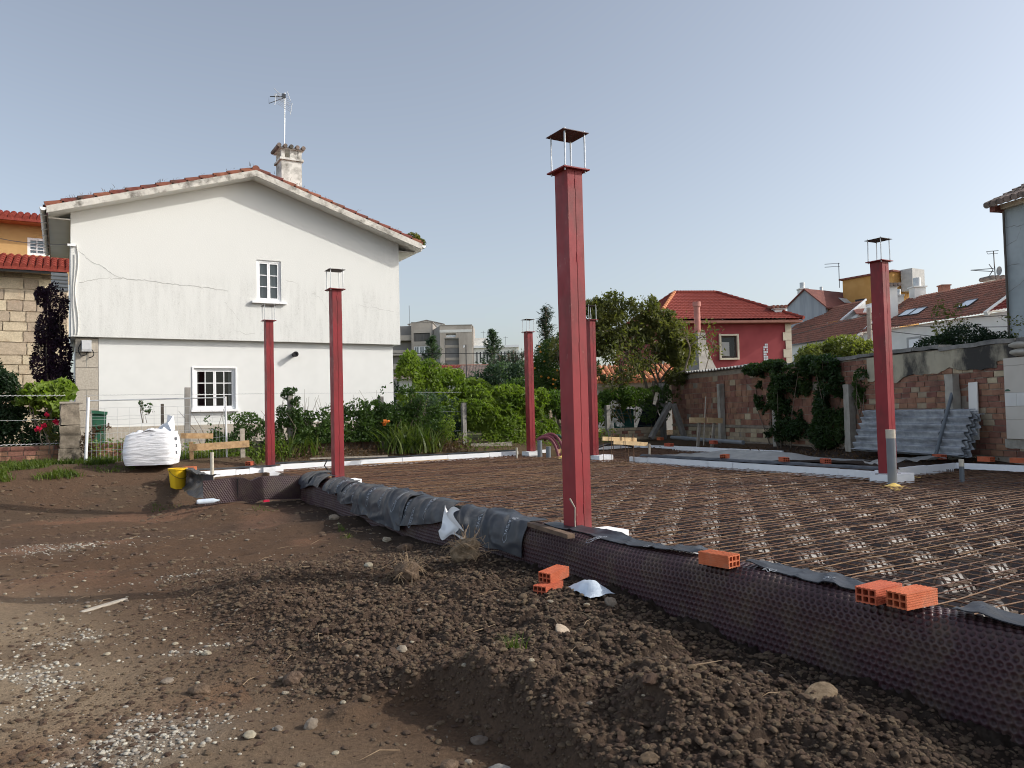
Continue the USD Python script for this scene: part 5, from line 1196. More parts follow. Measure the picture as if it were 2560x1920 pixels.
# --- the concrete apartment block, far off between the white house and the far column
def storeyed():
    t = far('apartment_block', 'gray-brown concrete apartment block with balconies behind the green hedge', 'building', 0, 0)
    D = 160
    part(t, 'tower_wall', MB().prism(Polygon([(-20.8, 0), (-16.6, 0), (-16.6, 20.85), (-20.8, 20.85)]).difference(sbox(-20.3, 16.9, -16.9, 18.65)).difference(sbox(-20.25, 14.1, -17.0, 15.85)).difference(sbox(-20.25, 10.9, -17, 12.6)), D, D + .5, 'y').out(), 'concrete_warm')
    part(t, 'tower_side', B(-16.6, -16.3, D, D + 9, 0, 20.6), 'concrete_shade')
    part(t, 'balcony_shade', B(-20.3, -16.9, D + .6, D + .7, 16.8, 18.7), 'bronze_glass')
    part(t, 'railing', MB().box(-20.3, -16.9, D + .15, D + .2, 17.0, 18.55).out(), 'shutter_dark')
    for z0, z1 in ((14.1, 15.85), (10.9, 12.6)):
        for x0 in (-20.25, -19.15, -18.05): window(t, x0, x0 + 1.05, z0, z1, D, cols=(1,), rows=1, leaf=2, fr=.09, back='curtain', look='white_paint')
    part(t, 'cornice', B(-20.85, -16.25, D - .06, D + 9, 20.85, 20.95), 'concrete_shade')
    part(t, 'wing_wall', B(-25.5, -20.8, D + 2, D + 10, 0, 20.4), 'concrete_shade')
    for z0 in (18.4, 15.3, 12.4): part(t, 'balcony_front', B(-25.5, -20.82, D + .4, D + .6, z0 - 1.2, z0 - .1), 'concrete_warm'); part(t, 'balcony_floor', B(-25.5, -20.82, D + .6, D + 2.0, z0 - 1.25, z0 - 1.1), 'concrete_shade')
    for z0 in (14.1, 17.0): window(t, -21.9, -21.1, z0, z0 + 1.5, D + 1.99, leaf=1, back='dark_room', look='concrete_warm', fr=.06)
    t2 = Polygon([(-14.55, 0), (-7.95, 0), (-7.95, 19.7), (-14.55, 19.7)]).difference(sbox(-13.67, 0, -10.69, 17.15)).difference(sbox(-13.3, 17.3, -11.3, 18.1))
    part(t, 'second_tower_wall', MB().prism(t2, D - 3, D - 2.5, 'y').out(), 'concrete_warm'); part(t, 'window_bay', B(-13.67, -10.69, D - 2.3, D - 2.2, 0, 17.15), 'concrete_gray2')
    for z0 in (12.6, 15.2): part(t, 'spandrel', B(-13.6, -10.75, D - 2.4, D - 2.31, z0, z0 + .55), 'concrete_warm')
    part(t, 'loft_window', B(-13.3, -11.3, D - 2.6, D - 2.55, 17.35, 17.75), 'white_paint'); part(t, 'loft_hood', B(-13.3, -11.3, D - 2.62, D - 2.4, 17.8, 18.1), 'concrete_shade')
    part(t, 'parapet_band', B(-14.57, -7.93, D - 3.05, D - 3.01, 18.3, 18.85), 'pale_wall'); part(t, 'parapet', B(-14.6, -7.9, D - 3.08, D + 4, 19.7, 19.85), 'concrete_shade')
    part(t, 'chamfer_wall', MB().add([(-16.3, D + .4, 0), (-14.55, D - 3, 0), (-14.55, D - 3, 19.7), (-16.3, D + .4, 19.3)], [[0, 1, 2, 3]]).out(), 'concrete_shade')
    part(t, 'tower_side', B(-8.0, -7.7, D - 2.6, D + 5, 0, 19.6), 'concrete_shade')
storeyed()
t = far('loft_house', 'white gabled loft on the roof of the concrete apartment block', 'building', 0, 0)
part(t, 'wall', MB().prism(Polygon([(-22.4, 19), (-14.7, 19), (-14.7, 21.3), (-18.4, 22.2), (-22.4, 21.4)]), 168, 175, 'y').out(), 'pale_wall'); part(t, 'roof', slab([(-22.6, 167.6, 21.5), (-18.4, 167.6, 22.35), (-18.4, 176, 22.35), (-22.6, 176, 21.5)], .12).out(), 'concrete_shade'); part(t, 'roof', slab([(-18.4, 167.6, 22.35), (-14.5, 167.6, 21.4), (-14.5, 176, 21.4), (-18.4, 176, 22.35)], .12).out(), 'concrete_shade')
t = far('radio_mast', 'thin radio mast on the left side of the apartment block roof', 'mast', -22.2, 168); part(t, 'pole', MB().tube([(0, 0, 20), (0, 0, 25.6)], .05, 5).out(), 'bronze_glass')
t = far('low_block', 'long low pale building with narrow windows right of the apartment block', 'building', 0, 0)
part(t, 'wall', B(-7.7, 1.4, 158, 166, 0, 15.0), 'pale_wall'); part(t, 'parapet', B(-7.9, 1.6, 157.6, 166, 15.0, 15.5), 'white_paint'); part(t, 'penthouse', B(-7.7, -5.1, 160, 165, 15.5, 17.3), 'pale_wall')
for k in range(12): part(t, 'window', B(-7.2 + k * .72, -6.95 + k * .72, 157.95, 157.99, 12.0, 14.2), 'bronze_glass')
for k, (l, z1, lab) in enumerate(((-5.8, 18.9, 'thin antenna on the penthouse of the low pale building'), (-1.1, 17.6, 'thin antenna at the right end of the low pale building'))):
    t = far('roof_antenna', lab, 'antenna', l, 161); part(t, 'mast', MB().tube([(0, 0, 15.4), (0, 0, z1)], .04, 5).out(), 'bronze_glass'); part(t, 'boom', MB().tube([(-.5, 0, z1 - .3), (.5, 0, z1 - .3)], .03, 4).out(), 'bronze_glass')
t = far('long_shed', 'long low building with a worn brown tiled roof just above the hedge', 'building', 0, 0)
part(t, 'wall', B(-8.6, -1.9, 58.6, 64, 0, 4.3), 'pale_wall')
part(t, 'roof_tiles', tiles((-9.0, 58, 4.30), (1, 0, 0), (0, 4.0, 1.20), 7.3, 4.2, .24, .36).out(), 'tile_gray', kind='stuff'); part(t, 'ridge', MB().tube([(-9, 61.9, 5.52), (-1.7, 61.9, 5.45)], .10, 6).out(), 'tile_worn')
part(t, 'new_tiles', tiles((-5.8, 61.0, 5.23), (1, 0, 0), (0, .9, .27), 1.7, .9, .24, .3).out(), 'tile_red')
t = far('power_cable', 'thick black cable crossing before the apartment block', 'cable', 0, 0)
q = np.linspace(0, 1, 14); part(t, 'cable', MB().tube(np.stack([-5.2 + 8.4 * q, 32 + 0 * q, 4.2 - .12 * q - .06 * np.sin(q * 3.1)], 1), .014, 5).out(), 'cable_black')
t = far('cable_pole', 'thin pole standing above the brown shed roof', 'pole', -2.95, 50); part(t, 'pole', MB().tube([(0, 0, 2), (0, 0, 6.1)], .035, 6).out(), 'bronze_glass'); part(t, 'insulator', MB().tube([(-.15, 0, 5.9), (-.1, 0, 6.05)], .05, 6).out(), 'white_paint')

# --- the crimson house
def crimson_house():
    t = far('crimson_house', 'crimson house with a red hipped roof and cream corner stones behind the brick wall', 'house', 7.95, 40, 0, 8.0)
    W, Dp, E = 7.1, 9.0, 6.02
    part(t, 'front_wall', MB().prism(sbox(0, 0, W, E).difference(sbox(3.14, 4.20, 4.02, 5.36)), 0, .3, 'y').out(), 'crimson_wall')
    part(t, 'side_wall', MB().box(0, .3, .3, Dp, 0, E).box(W - .3, W, .3, Dp, 0, E).box(0, W, Dp - .3, Dp, 0, E).out(), 'crimson_wall')
    o = .45
    part(t, 'cornice', MB().box(-o, W + o, -o, Dp + o, E, E + .13).out(), 'cornice_rose')
    ry, rz_ = Dp / 2, E + 2.35; r0, r1 = 2.35, W - 2.2; e = E + .17
    c = [(-o - .05, -o - .05, e), (W + o + .05, -o - .05, e), (W + o + .05, Dp + o, e), (-o - .05, Dp + o, e)]; a, b = (r0, ry, rz_), (r1, ry, rz_)
    def slope(A, Bq, P, Q, name):
        """Tiled slope cut to the polygon A B Q P by building it course by course."""
        A, Bq, P, Q = (np.array(q, float) for q in (A, Bq, P, Q)); ex = (Bq - A) / np.linalg.norm(Bq - A); k = 17; rows = []
        L0 = A + (P - A) * 0; nn = np.cross(ex, P - A); nn /= np.linalg.norm(nn); nn = nn if nn[2] > 0 else -nn
        n = int(np.linalg.norm(Bq - A) / .24) * 4; f = np.linspace(0, 1, n + 1)
        for i in range(k):
            for q_, st in ((i / k, .03), ((i + 1) / k, 0)):
                l, r_ = A + (P - A) * q_, Bq + (Q - Bq) * q_; s = np.linalg.norm(r_ - l) * f + np.dot(l - A, ex)
                rows.append(l + (r_ - l) * f[:, None] + nn * (st + .035 * np.abs(np.cos(s / .24 * np.pi)))[:, None])
        V = np.stack(rows, 1); part(t, name, MB().grid(V).out(), 'tile_red', kind='stuff')
    slope(c[0], c[1], a, b, 'front_roof'); slope(c[1], c[2], b, b, 'right_roof'); slope(c[3], c[0], a, a, 'left_roof'); slope(c[2], c[3], b, a, 'back_roof')
    for i, (p, q) in enumerate(((c[0], a), (c[1], b), (a, b), (c[3], a))):
        p, q = np.array(p), np.array(q); n = 15
        for k in range(n): part(t, 'hip_tile', MB().tube([p + (q - p) * (k / n) + [0, 0, .06], p + (q - p) * ((k + 1.1) / n) + [0, 0, .04]], [.11, .09], 7).out(), 'tile_orange' if i < 1 else 'tile_red', 50)
    for k in range(11):
        for sx, x0, x1 in ((1, W - (.46 if k % 2 else .32), W + .02), (0, -.02, .46 if k % 2 else .32)): part(t, 'corner_stone', B(x0, x1, -.035, .28, 1.0 + k * .455, 1.44 + k * .455), 'cream_stone')
    w = window(t, 3.14, 4.02, 4.20, 5.36, 0, leaf=1, fr=.05, look='bronze_frame', back='dark_room', room=.28)
    m = MB(); m.box(3.04, 3.135, -.12, .06, 4.10, 5.46).box(4.025, 4.12, -.12, .06, 4.10, 5.46).box(3.135, 4.025, -.12, .06, 5.365, 5.46).box(3.135, 4.025, -.12, .06, 4.10, 4.195); part(w, 'surround', m.out(), 'cream_stone')
    for k in range(14): part(w, 'shutter_slat', MB().bar((3.2, .025, 4.34 + k * .052), (3.62, .025, 4.34 + k * .052), .02, .045, up=(0, -.4, 1)).out(), 'shutter_gray')
    for k in range(7):
        for j in range(3):
            if (k * 5 + j * 3) % 7 != 2: part(t, 'glass_block', B(5.52 + j * .085, 5.59 + j * .085, -.012, .03, 4.05 + k * .13, 4.15 + k * .13), 'sky_glass')
    part(t, 'wall_vent', MB().tube([(2.30, -.03, 4.65), (2.44, -.03, 4.12)], [.05, .07], 8).out(), 'pale_wall', 40)
crimson_house()
t = far('small_chimney', 'plastered chimney with a tiled hood at the right end of the crimson roof', 'chimney', 14.4, 41.5)
part(t, 'shaft', B(-.05, .52, 0, .6, 5.6, 6.85), 'pale_wall'); part(t, 'hood', B(-.12, .60, -.06, .66, 6.85, 6.92), 'pale_wall')
for k in range(4): part(t, 'hood_tile', MB().tube([(-.14 + .22 * k, -.15, 6.98), (-.14 + .22 * k, .72, 7.02)], .09, 7).out(), 'tile_worn')
t = far('ribbed_roof', 'rusty red ribbed metal roof just right of the crimson roof', 'roof', 13.0, 46)
m = MB()
for k in range(16): m.bar((-2.0 + k * .22, 0, 6.35), (-3.4 + k * .22, 2.6, 7.45), .05, .05)
part(t, 'roof_sheet', slab([(-2.4, -.1, 6.32), (1.9, -.1, 6.32), (-.4, 2.7, 7.42), (-3.6, 2.7, 7.42)], .05).out(), 'rust_sheet'); part(t, 'rib', m.out(), 'rust_sheet', kind='stuff'); part(t, 'wall', B(-2.2, 2.9, .1, 2.6, 0, 6.3), 'pale_wall')

# --- the flared chimney, its lean-to and the white shed behind the fence
t = thing('barbecue_chimney', 'concrete chimney with a flared foot and a red pipe, behind the brick wall', 'chimney', (*street(7.32, 30), 0))
for nm, (w0, w1) in dict(flue=(1, 1)).items():
    q = np.linspace(0, 1, 14); hw = .215 + .30 * np.clip((1 - q) * 1.58, 0, 1.2) ** 1.9; m = MB()
    V = np.stack([np.stack([np.stack([sx * hw * .92, sy * hw, 2.2 + 2.32 * q + .5 * q * 0], -1) for sx, sy in ((-1, -1), (1, -1), (1, 1), (-1, 1), (-1, -1))], 0)], 0)[0]
    for i in range(4): m.grid(np.stack([V[i], V[i + 1]]))
    part(t, 'shaft', m.out(), 'concrete_dark')
    part(t, 'shaft_top', B(-.20, .20, -.22, .22, 4.50, 4.53), 'concrete_dark')
p = part(t, 'flue_pipe', MB().tube([(0, 0, 4.5), (0, 0, 5.72)], .12, 16).out(), 'flue_red', 40); part(p, 'flue_cap', MB().tube([(0, 0, 5.58), (0, 0, 5.76)], .155, 16).out(), 'flue_red', 40)
t = far('garden_shed', 'white garden shed in shade with an orange tiled eave behind the ivy fence', 'shed', 0, 0)
part(t, 'wall', B(3.4, 6.9, 31, 31.3, .3, 2.66), 'pale_wall')
for x in (3.9, 4.62, 5.30): part(t, 'wall_rib', B(x, x + .06, 30.93, 31, .6, 2.4), 'pale_wall')
part(t, 'eave_beam', B(3.3, 7.0, 30.6, 31, 2.52, 2.70), 'pale_wall')
for k in range(17): part(t, 'roof_tile_row', MB().tube([(3.35 + k * .22, 30.35, 2.74), (3.35 + k * .22, 33.2, 3.5)], [.105, .09], 8).out(), 'tile_orange', 50)
part(t, 'roof_base', slab([(3.2, 30.4, 2.72), (7.1, 30.4, 2.72), (7.1, 33.4, 3.5), (3.2, 33.4, 3.5)], .05).out(), 'tile_orange')
t = far('trellis', 'white lattice panel leaning by the garden shed wall', 'trellis', 0, 0)
for k in range(9): part(t, 'lath', MB().bar((4.30, 30.2, .75 + k * .12), (4.72, 30.2, .68 + k * .12), .02, .035).out(), 'white_paint')
for x in (4.33, 4.52, 4.70): part(t, 'lath', MB().bar((x, 30.18, .5), (x - .03, 30.18, 1.8), .03, .02, up=(1, 0, 0)).out(), 'white_paint')
t = thing('petrol_panel', 'teal ribbed metal panel propped behind the low brick wall at the corner', 'panel', (0, 0, 0))
m = MB()
part(t, 'panel', MB().box(15.55, 16.35, 20.0, 20.04, .6, 1.62).out(), 'petrol_board')
for k in range(8): part(t, 'rib', B(15.60 + k * .10, 15.63 + k * .10, 19.97, 20.0, .6, 1.61), 'petrol_board')
solo('navy_tarp', MB().add([(16.2, 19.62, .9), (17.35, 19.6, .9), (17.1, 19.8, 1.75), (16.75, 19.8, 1.8)], [[0, 1, 2, 3]]).add([(16.2, 19.72, .9), (17.35, 19.7, .9), (17.1, 19.9, 1.75), (16.75, 19.9, 1.8)], [[3, 2, 1, 0]]).out(), 'navy_board', 'dark navy board standing behind the crossed concrete props', 'board')

# --- terraced houses up the road on the right
TR = -75.7
def terrace_frame(name, label, cat): return far(name, label, cat, 25.88, 69.7, 0, TR)
t = terrace_frame('terraced_house', 'terraced house with a long brown-red tiled roof, left of the right column', 'house')
part(t, 'wall', B(-4.1, 8.3, .35, 9.6, 0, 7.15), 'pale_wall')
part(t, 'roof_tiles', tiles((-4.3, -.05, 7.15), (1, 0, 0), (0, 1, .72), 12.7, 3.05, .26, .38, .05, .045).out(), 'tile_worn', kind='stuff')
part(t, 'upper_roof_tiles', tiles((-4.3, 2.43, 8.94), (1, 0, 0), (0, 1, .72), 7.5, 3.2, .26, .38, .05, .045).out(), 'tile_worn', kind='stuff')
part(t, 'gable_wall', MB().prism(Polygon([(2.43, 7.5), (5, 7.5), (5, 10.72), (2.43, 8.88)]), 3.05, 3.2, 'x').out(), 'pale_wall')
part(t, 'gable_verge', MB().bar((3.24, 2.38, 8.98), (3.24, 5.05, 10.86), .12, .16, up=(0, -.58, .81)).out(), 'white_paint')
part(t, 'back_roof', slab([(3.2, 2.43, 8.9), (8.4, 2.43, 8.9), (8.4, 5, 9.5), (3.2, 5, 9.5)], .1).out(), 'tile_worn')
part(t, 'right_verge', MB().bar((8.42, -.1, 7.1), (8.42, 2.43, 8.92), .14, .18, up=(0, -.58, .81)).out(), 'white_paint')
part(t, 'window', B(1.4, 2.6, .33, .36, 4.9, 6.2), 'bronze_glass')
t = terrace_frame('terraced_house', 'terraced house with skylights in its worn tiled roof, right of the right column', 'house')
part(t, 'wall', B(8.5, 26, .35, 9.6, 0, 7.3), 'pale_wall')
part(t, 'roof_tiles', tiles((8.45, -.05, 7.25), (1, 0, 0), (0, 1, .59), 12.2, 5.8, .26, .40, .05, .05).out(), 'tile_worn', kind='stuff')
part(t, 'roof_tiles', tiles((20.9, -.05, 7.35), (1, 0, 0), (0, 1, .59), 5, 5.8, .26, .40, .05, .05).out(), 'tile_red', kind='stuff')
part(t, 'party_parapet', MB().bar((20.75, -.25, 7.25), (20.75, 4.9, 10.30), .30, .28, up=(0, -.5, .86)).out(), 'pale_wall')
for (x0, y0, w, h) in ((10.95, 1.62, 1.0, .95), (12.15, 1.55, .95, .95), (16.9, 1.40, .95, .92)):
    n_ = np.array([0, -.508, .861]); q = np.array([0, .861, .508]); a = np.array([x0, y0, 7.30 + .59 * y0]) + n_ * .08
    m = MB(); m.bar(a + [-.03, 0, 0], a + q * h + [-.03, 0, 0], .06, .1, up=n_); m.bar(a + [w + .03, 0, 0], a + q * h + [w + .03, 0, 0], .06, .1, up=n_); m.bar(a - q * .03, a - q * .03 + [w, 0, 0], .06, .1, up=n_); m.bar(a + q * (h + .03), a + q * (h + .03) + [w, 0, 0], .06, .1, up=n_)
    f = part(t, 'skylight', m.out(), 'bronze_glass'); part(f, 'pane', MB().add([a + n_ * .03, a + n_ * .03 + [w, 0, 0], a + n_ * .03 + [w, 0, 0] + q * h, a + n_ * .03 + q * h], [[0, 1, 2, 3]]).out(), 'sky_glass')
part(t, 'window', B(13.35, 14.4, .31, .36, 4.9, 6.3), 'white_paint'); part(t, 'window_surround', MB().box(13.2, 13.345, .28, .36, 4.9, 6.45).box(14.405, 14.55, .28, .36, 4.9, 6.45).box(13.345, 14.405, .28, .36, 6.305, 6.45).out(), 'shutter_gray')
def stack_chimney(l, d, z0, z1, w, label, cowl=True, look='pale_wall', hood=False):
    t = far('chimney_stack', label, 'chimney', l, d); part(t, 'shaft', B(-w / 2, w / 2, -w / 2, w / 2, z0, z1), look)
    part(t, 'collar', B(-w * .6, w * .6, -w * .6, w * .6, z1, z1 + .1), look)
    if cowl: part(t, 'cowl', MB().tube([(0, 0, z1 + .1), (0, 0, z1 + .1 + w * .8)], w * .32, 10).out(), 'galvanised', 40)
    if hood:
        for k in range(4): part(t, 'hood_tile', MB().tube([(-w * .65 + k * w * .43, -w * .8, z1 + .18), (-w * .65 + k * w * .43, w * .8, z1 + .22)], w * .2, 6).out(), 'tile_gray')
stack_chimney(30.1, 60.5, 7.5, 10.75, .75, 'tall pale chimney close against the right red column', hood=True, cowl=False)
stack_chimney(33.05, 62, 9.0, 10.9, .9, 'white chimney with a metal cowl on the ridge right of the right column')
stack_chimney(31.0, 64, 9.0, 10.75, .7, 'small far chimney just right of the right column')
stack_chimney(32.0, 63, 9.0, 10.4, .6, 'smallest far chimney with a round cowl, second from the right column')
stack_chimney(38.1, 60, 8.6, 11.0, .95, 'broad white chimney with a tiled hood near the right picture edge', cowl=False, hood=True)
stack_chimney(37.5, 66, 9.5, 11.6, .7, 'brick red chimney left of the broad white one', cowl=False, look='tile_worn')
t = far('tv_antenna', 'television antenna and dish above the broad white chimney, right', 'antenna', 38.15, 60)
part(t, 'mast', MB().tube([(0, 0, 11), (-.05, 0, 13.4)], .04, 6).out(), 'bronze_glass'); part(t, 'boom', MB().tube([(-1.9, 0, 11.9), (-.1, 0, 12.0)], .03, 5).out(), 'bronze_glass'); part(t, 'boom', MB().tube([(-1.9, 0, 11.9), (-.1, 0, 11.75)], .03, 5).out(), 'bronze_glass')
m = MB()
for s in (-1, 1): m.tube([(-.15, 0, 11.9), (-.45, 0, 11.9 + s * .45)], .035, 4)
m.tube([(-.6, 0, 13.35), (.35, 0, 13.4)], .025, 4); m.tube([(-.5, 0, 13.15), (.3, 0, 13.2)], .02, 4); m.tube([(-.6, 0, 13.35), (-.5, 0, 13.15)], .02, 4); part(t, 'reflector', m.out(), 'bronze_glass')
part(t, 'dish', MB().grid(rings([(.001, .0), (.2, .03), (.36, .10)], 14)).move(M=[[0, 0, -1], [0, 1, 0], [1, 0, 0]]).move((.42, 0, 11.8)).out(), 'shutter_gray', True)
t = far('sloping_roof', 'far slate-brown roof and pale gable right of the right column', 'building', 30.9, 66)
part(t, 'wall', MB().prism(Polygon([(-1, 0), (2.6, 0), (2.6, 9.9), (1.4, 10.6), (-1, 9.2)]), 0, 4, 'y').out(), 'pale_wall'); part(t, 'roof', slab([(-1.2, -.3, 9.4), (2.7, -.3, 9.3), (2.4, 2.2, 10.2), (-.4, 2.2, 10.2)], .1).out(), 'slate_roof')

# --- gray gable with slate roof and the ochre tower
t = far('gray_gable_house', 'gray corrugated gable with a dark red roof and skylight behind the terrace', 'house', 27.3, 75.4, 0, -58)
part(t, 'gable_wall', MB().prism(Polygon([(0, 0), (4.3, 0), (4.3, 10.9), (2.1, 12.75), (0, 11.4)]), 0, .3, 'y').out(), 'gray_panel')
part(t, 'right_roof', slab([(2.1, -.15, 12.85), (4.55, -.15, 10.75), (4.55, 13, 10.75), (2.1, 13, 12.85)][::-1], .14).out(), 'slate_roof'); part(t, 'left_roof', slab([(2.1, -.15, 12.85), (-.2, -.15, 11.3), (-.2, 13, 11.3), (2.1, 13, 12.85)], .14).out(), 'slate_roof')
part(t, 'side_wall', B(4.0, 4.3, .3, 13, 0, 10.8), 'ochre_deep'); part(t, 'skylight', slab([(3.2, 3.6, 12.02), (3.8, 3.6, 11.5), (3.8, 5.0, 11.5), (3.2, 5.0, 12.02)][::-1], .03).out(), 'sky_glass')
stack_chimney(29.1, 76, 12.2, 13.1, .75, 'white chimney with a cowl on the gray gable house')
stack_chimney(32.2, 79, 11.5, 13.3, .5, 'thin white vent on the dark red roof before the ochre tower')
t = far('ochre_tower', 'ochre stair tower with a flat roof left of the right column', 'building', 32.9, 75.5, 0, -58)
part(t, 'wall', B(0, 5.2, 0, 4.0, 0, 13.85), 'ochre_deep'); part(t, 'roof', B(-.25, 5.4, -.25, 4.2, 13.85, 14.0), 'slate_roof'); part(t, 'window', B(1.3, 2.3, -.03, .0, 11.2, 11.75), 'bronze_glass'); part(t, 'window', B(3.0, 3.6, -.03, .0, 11.3, 11.8), 'plum_paint')
part(t, 'tower_top', B(5.4, 6.5, 1, 3.0, 12.0, 14.05), 'shutter_gray')
t = far('tv_antenna', 'thin television antenna left of the ochre tower', 'antenna', 32.8, 76); part(t, 'mast', MB().tube([(0, 0, 13.2), (0, 0, 15.7)], .035, 5).out(), 'bronze_glass'); m = MB()
for z in (15.3, 15.6): m.tube([(-1.4, 0, z), (.1, 0, z + .05)], .025, 4)
part(t, 'boom', m.out(), 'bronze_glass')
t = far('utility_pole', 'wooden utility pole close against the left side of the right column', 'pole', 22.0, 47)
part(t, 'pole', MB().tube([(0, 0, 0), (.02, 0, 7.5)], [.16, .13], 10).out(), 'timber_gray', 40)
t = far('power_cable', 'dark cables running left and right from the utility pole', 'cable', 0, 0)
q = np.linspace(0, 1, 12)
for k, (l, d, z0) in enumerate(((9, 42, 4.6), (31, 36, 6.2), (31, 36, 5.3), (30, 36, 4.1))): part(t, 'cable', MB().tube(np.stack([22 + (l - 22) * q, 47 + (d - 47) * q, 7.1 - .3 * k + (z0 - 7.1 + .3 * k) * q - .3 * np.sin(q * np.pi)], 1), .018, 4).out(), 'cable_black')

# --- the blue-gray building at the right edge
t = far('gray_corner_house', 'blue-gray rendered house corner with a tiled eave at the right picture edge', 'house', 13.68, 21, 0, -75.7)
part(t, 'wall', B(0, 8, 0, 6, 0, 7.0), 'blue_gray_wall'); part(t, 'eave_board', B(-.05, 8, -.12, .02, 6.86, 7.0), 'cream_stone')
for pts in ([(.02, 6.35), (.5, 6.3), (1.0, 6.42), (2.2, 6.3)], [(.0, 5.85), (.35, 5.95), (.5, 6.25)], [(.02, 5.3), (.4, 5.28)], [(.0, 4.55), (.5, 4.8), (1.3, 4.9)], [(.02, 3.6), (.5, 3.7)], [(.6, 4.3), (.9, 3.9), (1.4, 3.8)]):
    crack(t, pts, -.0035, .03, seed=int(pts[0][1] * 10))
part(t, 'roof_tiles', tiles((-.22, -.40, 7.0), (1, 0, 0), (0, 1, .45), 8, 5, .22, .36, .05, .045).out(), 'tile_gray', kind='stuff')
for k in range(9): part(t, 'eave_tile', MB().tube([(-.10 + .22 * k, -.50, 6.98), (-.10 + .22 * k, -.05, 7.17)], [.09, .08], 8).out(), 'tile_gray', 50)
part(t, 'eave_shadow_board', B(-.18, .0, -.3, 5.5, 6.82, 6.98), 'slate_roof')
part(t, 'downpipe', MB().tube([(.03, -.06, 0), (.03, -.06, 6.8)], .03, 8).out(), 'bronze_frame', 40)

# ---------------------------------------------------------------- brick walls on the right
def brick_part(t, x0, x1, z0, z1, r, look, y=-.012, dep=.10):
    m = trimesh.creation.box((x1 - x0, dep, z1 - z0)); v = np.array(m.vertices)
    v += r.normal(size=v.shape) * [.003, .003, .003]
    part(t, 'brick', (v + [(x0 + x1) / 2, y + dep / 2 + r.normal() * .005, (z0 + z1) / 2], m.faces), look)
def courses(t, x0, x1, z0, z1, L, h, r, look, gap=.012, skip=lambda x, z: False, light=None, pl=.12):
    z, k = z0, 0
    while z + h <= z1 + .001:
        x = x0 - (L / 2 if k % 2 else 0) + r.normal() * .02
        while x < x1:
            w = L * r.uniform(.9, 1.1); a, b = max(x, x0), min(x + w, x1)
            if b - a > .07 and not skip((a + b) / 2, z): brick_part(t, a + gap / 2, b - gap / 2, z + gap / 2, z + h - gap / 2, r, light if light and r.random() < pl else look)
            x += w
        z += h; k += 1
r = np.random.default_rng(21)
t = wall_frame('block_wall', 'wall of orange hollow blocks under a corrugated roof edge, behind the two stakes', 'wall')
part(t, 'mortar_bed', B(-.1, 6.2, .0, .2, .4, 2.70), 'mortar')
courses(t, -.1, 6.15, 1.08, 2.72, .30, .165, r, 'clay_old', light='clay_cream', pl=.07)
courses(t, -.1, 6.2, .62, 1.0, .30, .125, r, 'clay_cream', light='clay_old', pl=.2)
part(t, 'ledge', B(-.1, 6.2, -.03, .0, 1.015, 1.07), 'mortar')
q = np.linspace(-.2, 5.2, 200); wv = .035 * np.cos(q / .19 * 2 * np.pi)
jag = .012 * np.sin(q * 1.3) + .015 * noise(np.stack([q * 3, q * 0, q * 0], -1), 3)
top = [np.stack([q, np.full(200, yy), 2.765 + wv * .8 + jag + zz], -1) for yy, zz in ((-.14, 0), (2.0, .02))]; low = [p_ - [0, 0, .022] for p_ in top]
m = MB(); m.grid(np.stack(top)); m.grid(np.stack(low)[::-1]); m.grid(np.stack([low[0], top[0]]))
part(t, 'roof_sheet', m.out(), 'roof_edge', True)
t = wall_frame('brick_wall', 'old brick wall with stained plaster along its top, behind the corrugated sheets', 'wall')
part(t, 'mortar_bed', B(6.2, 17, .0, .22, .4, 2.62), 'mortar')
courses(t, 9.05, 15.0, .62, 2.36, .245, .108, r, 'clay_old', light='clay_cream', pl=.12, skip=lambda x, z: (10.15 < x < 12.6 and z < 1.25) or (x > 13.42 and .95 < z < 2.3) or (abs(x - 12.3) < .1 and z < 1.9) or (x < 9.4 and z < 1.9))
courses(t, 6.2, 9.05, .62, .95, .30, .11, r, 'clay_cream', light='clay_old', pl=.3)
courses(t, 6.2, 9.05, .97, 2.58, .36, .20, r, 'clay_old')
courses(t, 9.05, 9.9, 2.36, 2.58, .245, .108, r, 'clay_old')
# plaster with a ragged lower edge
def ragged(x0, x1, zt, zb, seed, amp=.16, n=90, zoff=0.0):
    x = np.linspace(x0, x1, n); lo = zb + amp * (fbm(np.stack([x * 1.4, x * 0, x * 0 + seed], -1), 4, seed) - .5) * 2 + .02 * (noise(np.stack([x * 14, x * 0, x * 0], -1), 5) - .5)
    return Polygon(list(zip(x, lo)) + [(x1, zt), (x0, zt)])
part(t, 'plaster', MB().prism(ragged(9.85, 13.2, 2.60, 2.16, 4), -.034, .01, 'y').out(), 'render_old')
part(t, 'plaster', MB().prism(ragged(13.2, 13.62, 2.60, 2.30, 7, .1, 20), -.036, .01, 'y').out(), 'render_old'); part(t, 'gray_patch', MB().prism(ragged(13.3, 14.6, .93, .74, 9, .12, 30), -.03, .01, 'y').out(), 'concrete')
x = 6.1
while x < 15.5:
    w = r.uniform(.5, 1.1); v = trimesh.creation.box((w - .01, .30, .075)).subdivide().subdivide(); q = np.array(v.vertices); q += (noise(q * 6 + x, 2)[:, None] - .5) * .04
    part(t, 'coping_stone', (q + [x + w / 2, .09, 2.645 + .02 * r.normal()], v.faces), 'coping', 30); x += w
for k in range(6):
    v, f = rock(60 + k, .6, .4, 2); part(t, 'rubble_stone', (v * [.36, .2, .20] + [13.7 + .3 * (k % 3), -.02, 2.42 + .13 * (k // 3)], f), 'concrete', True)
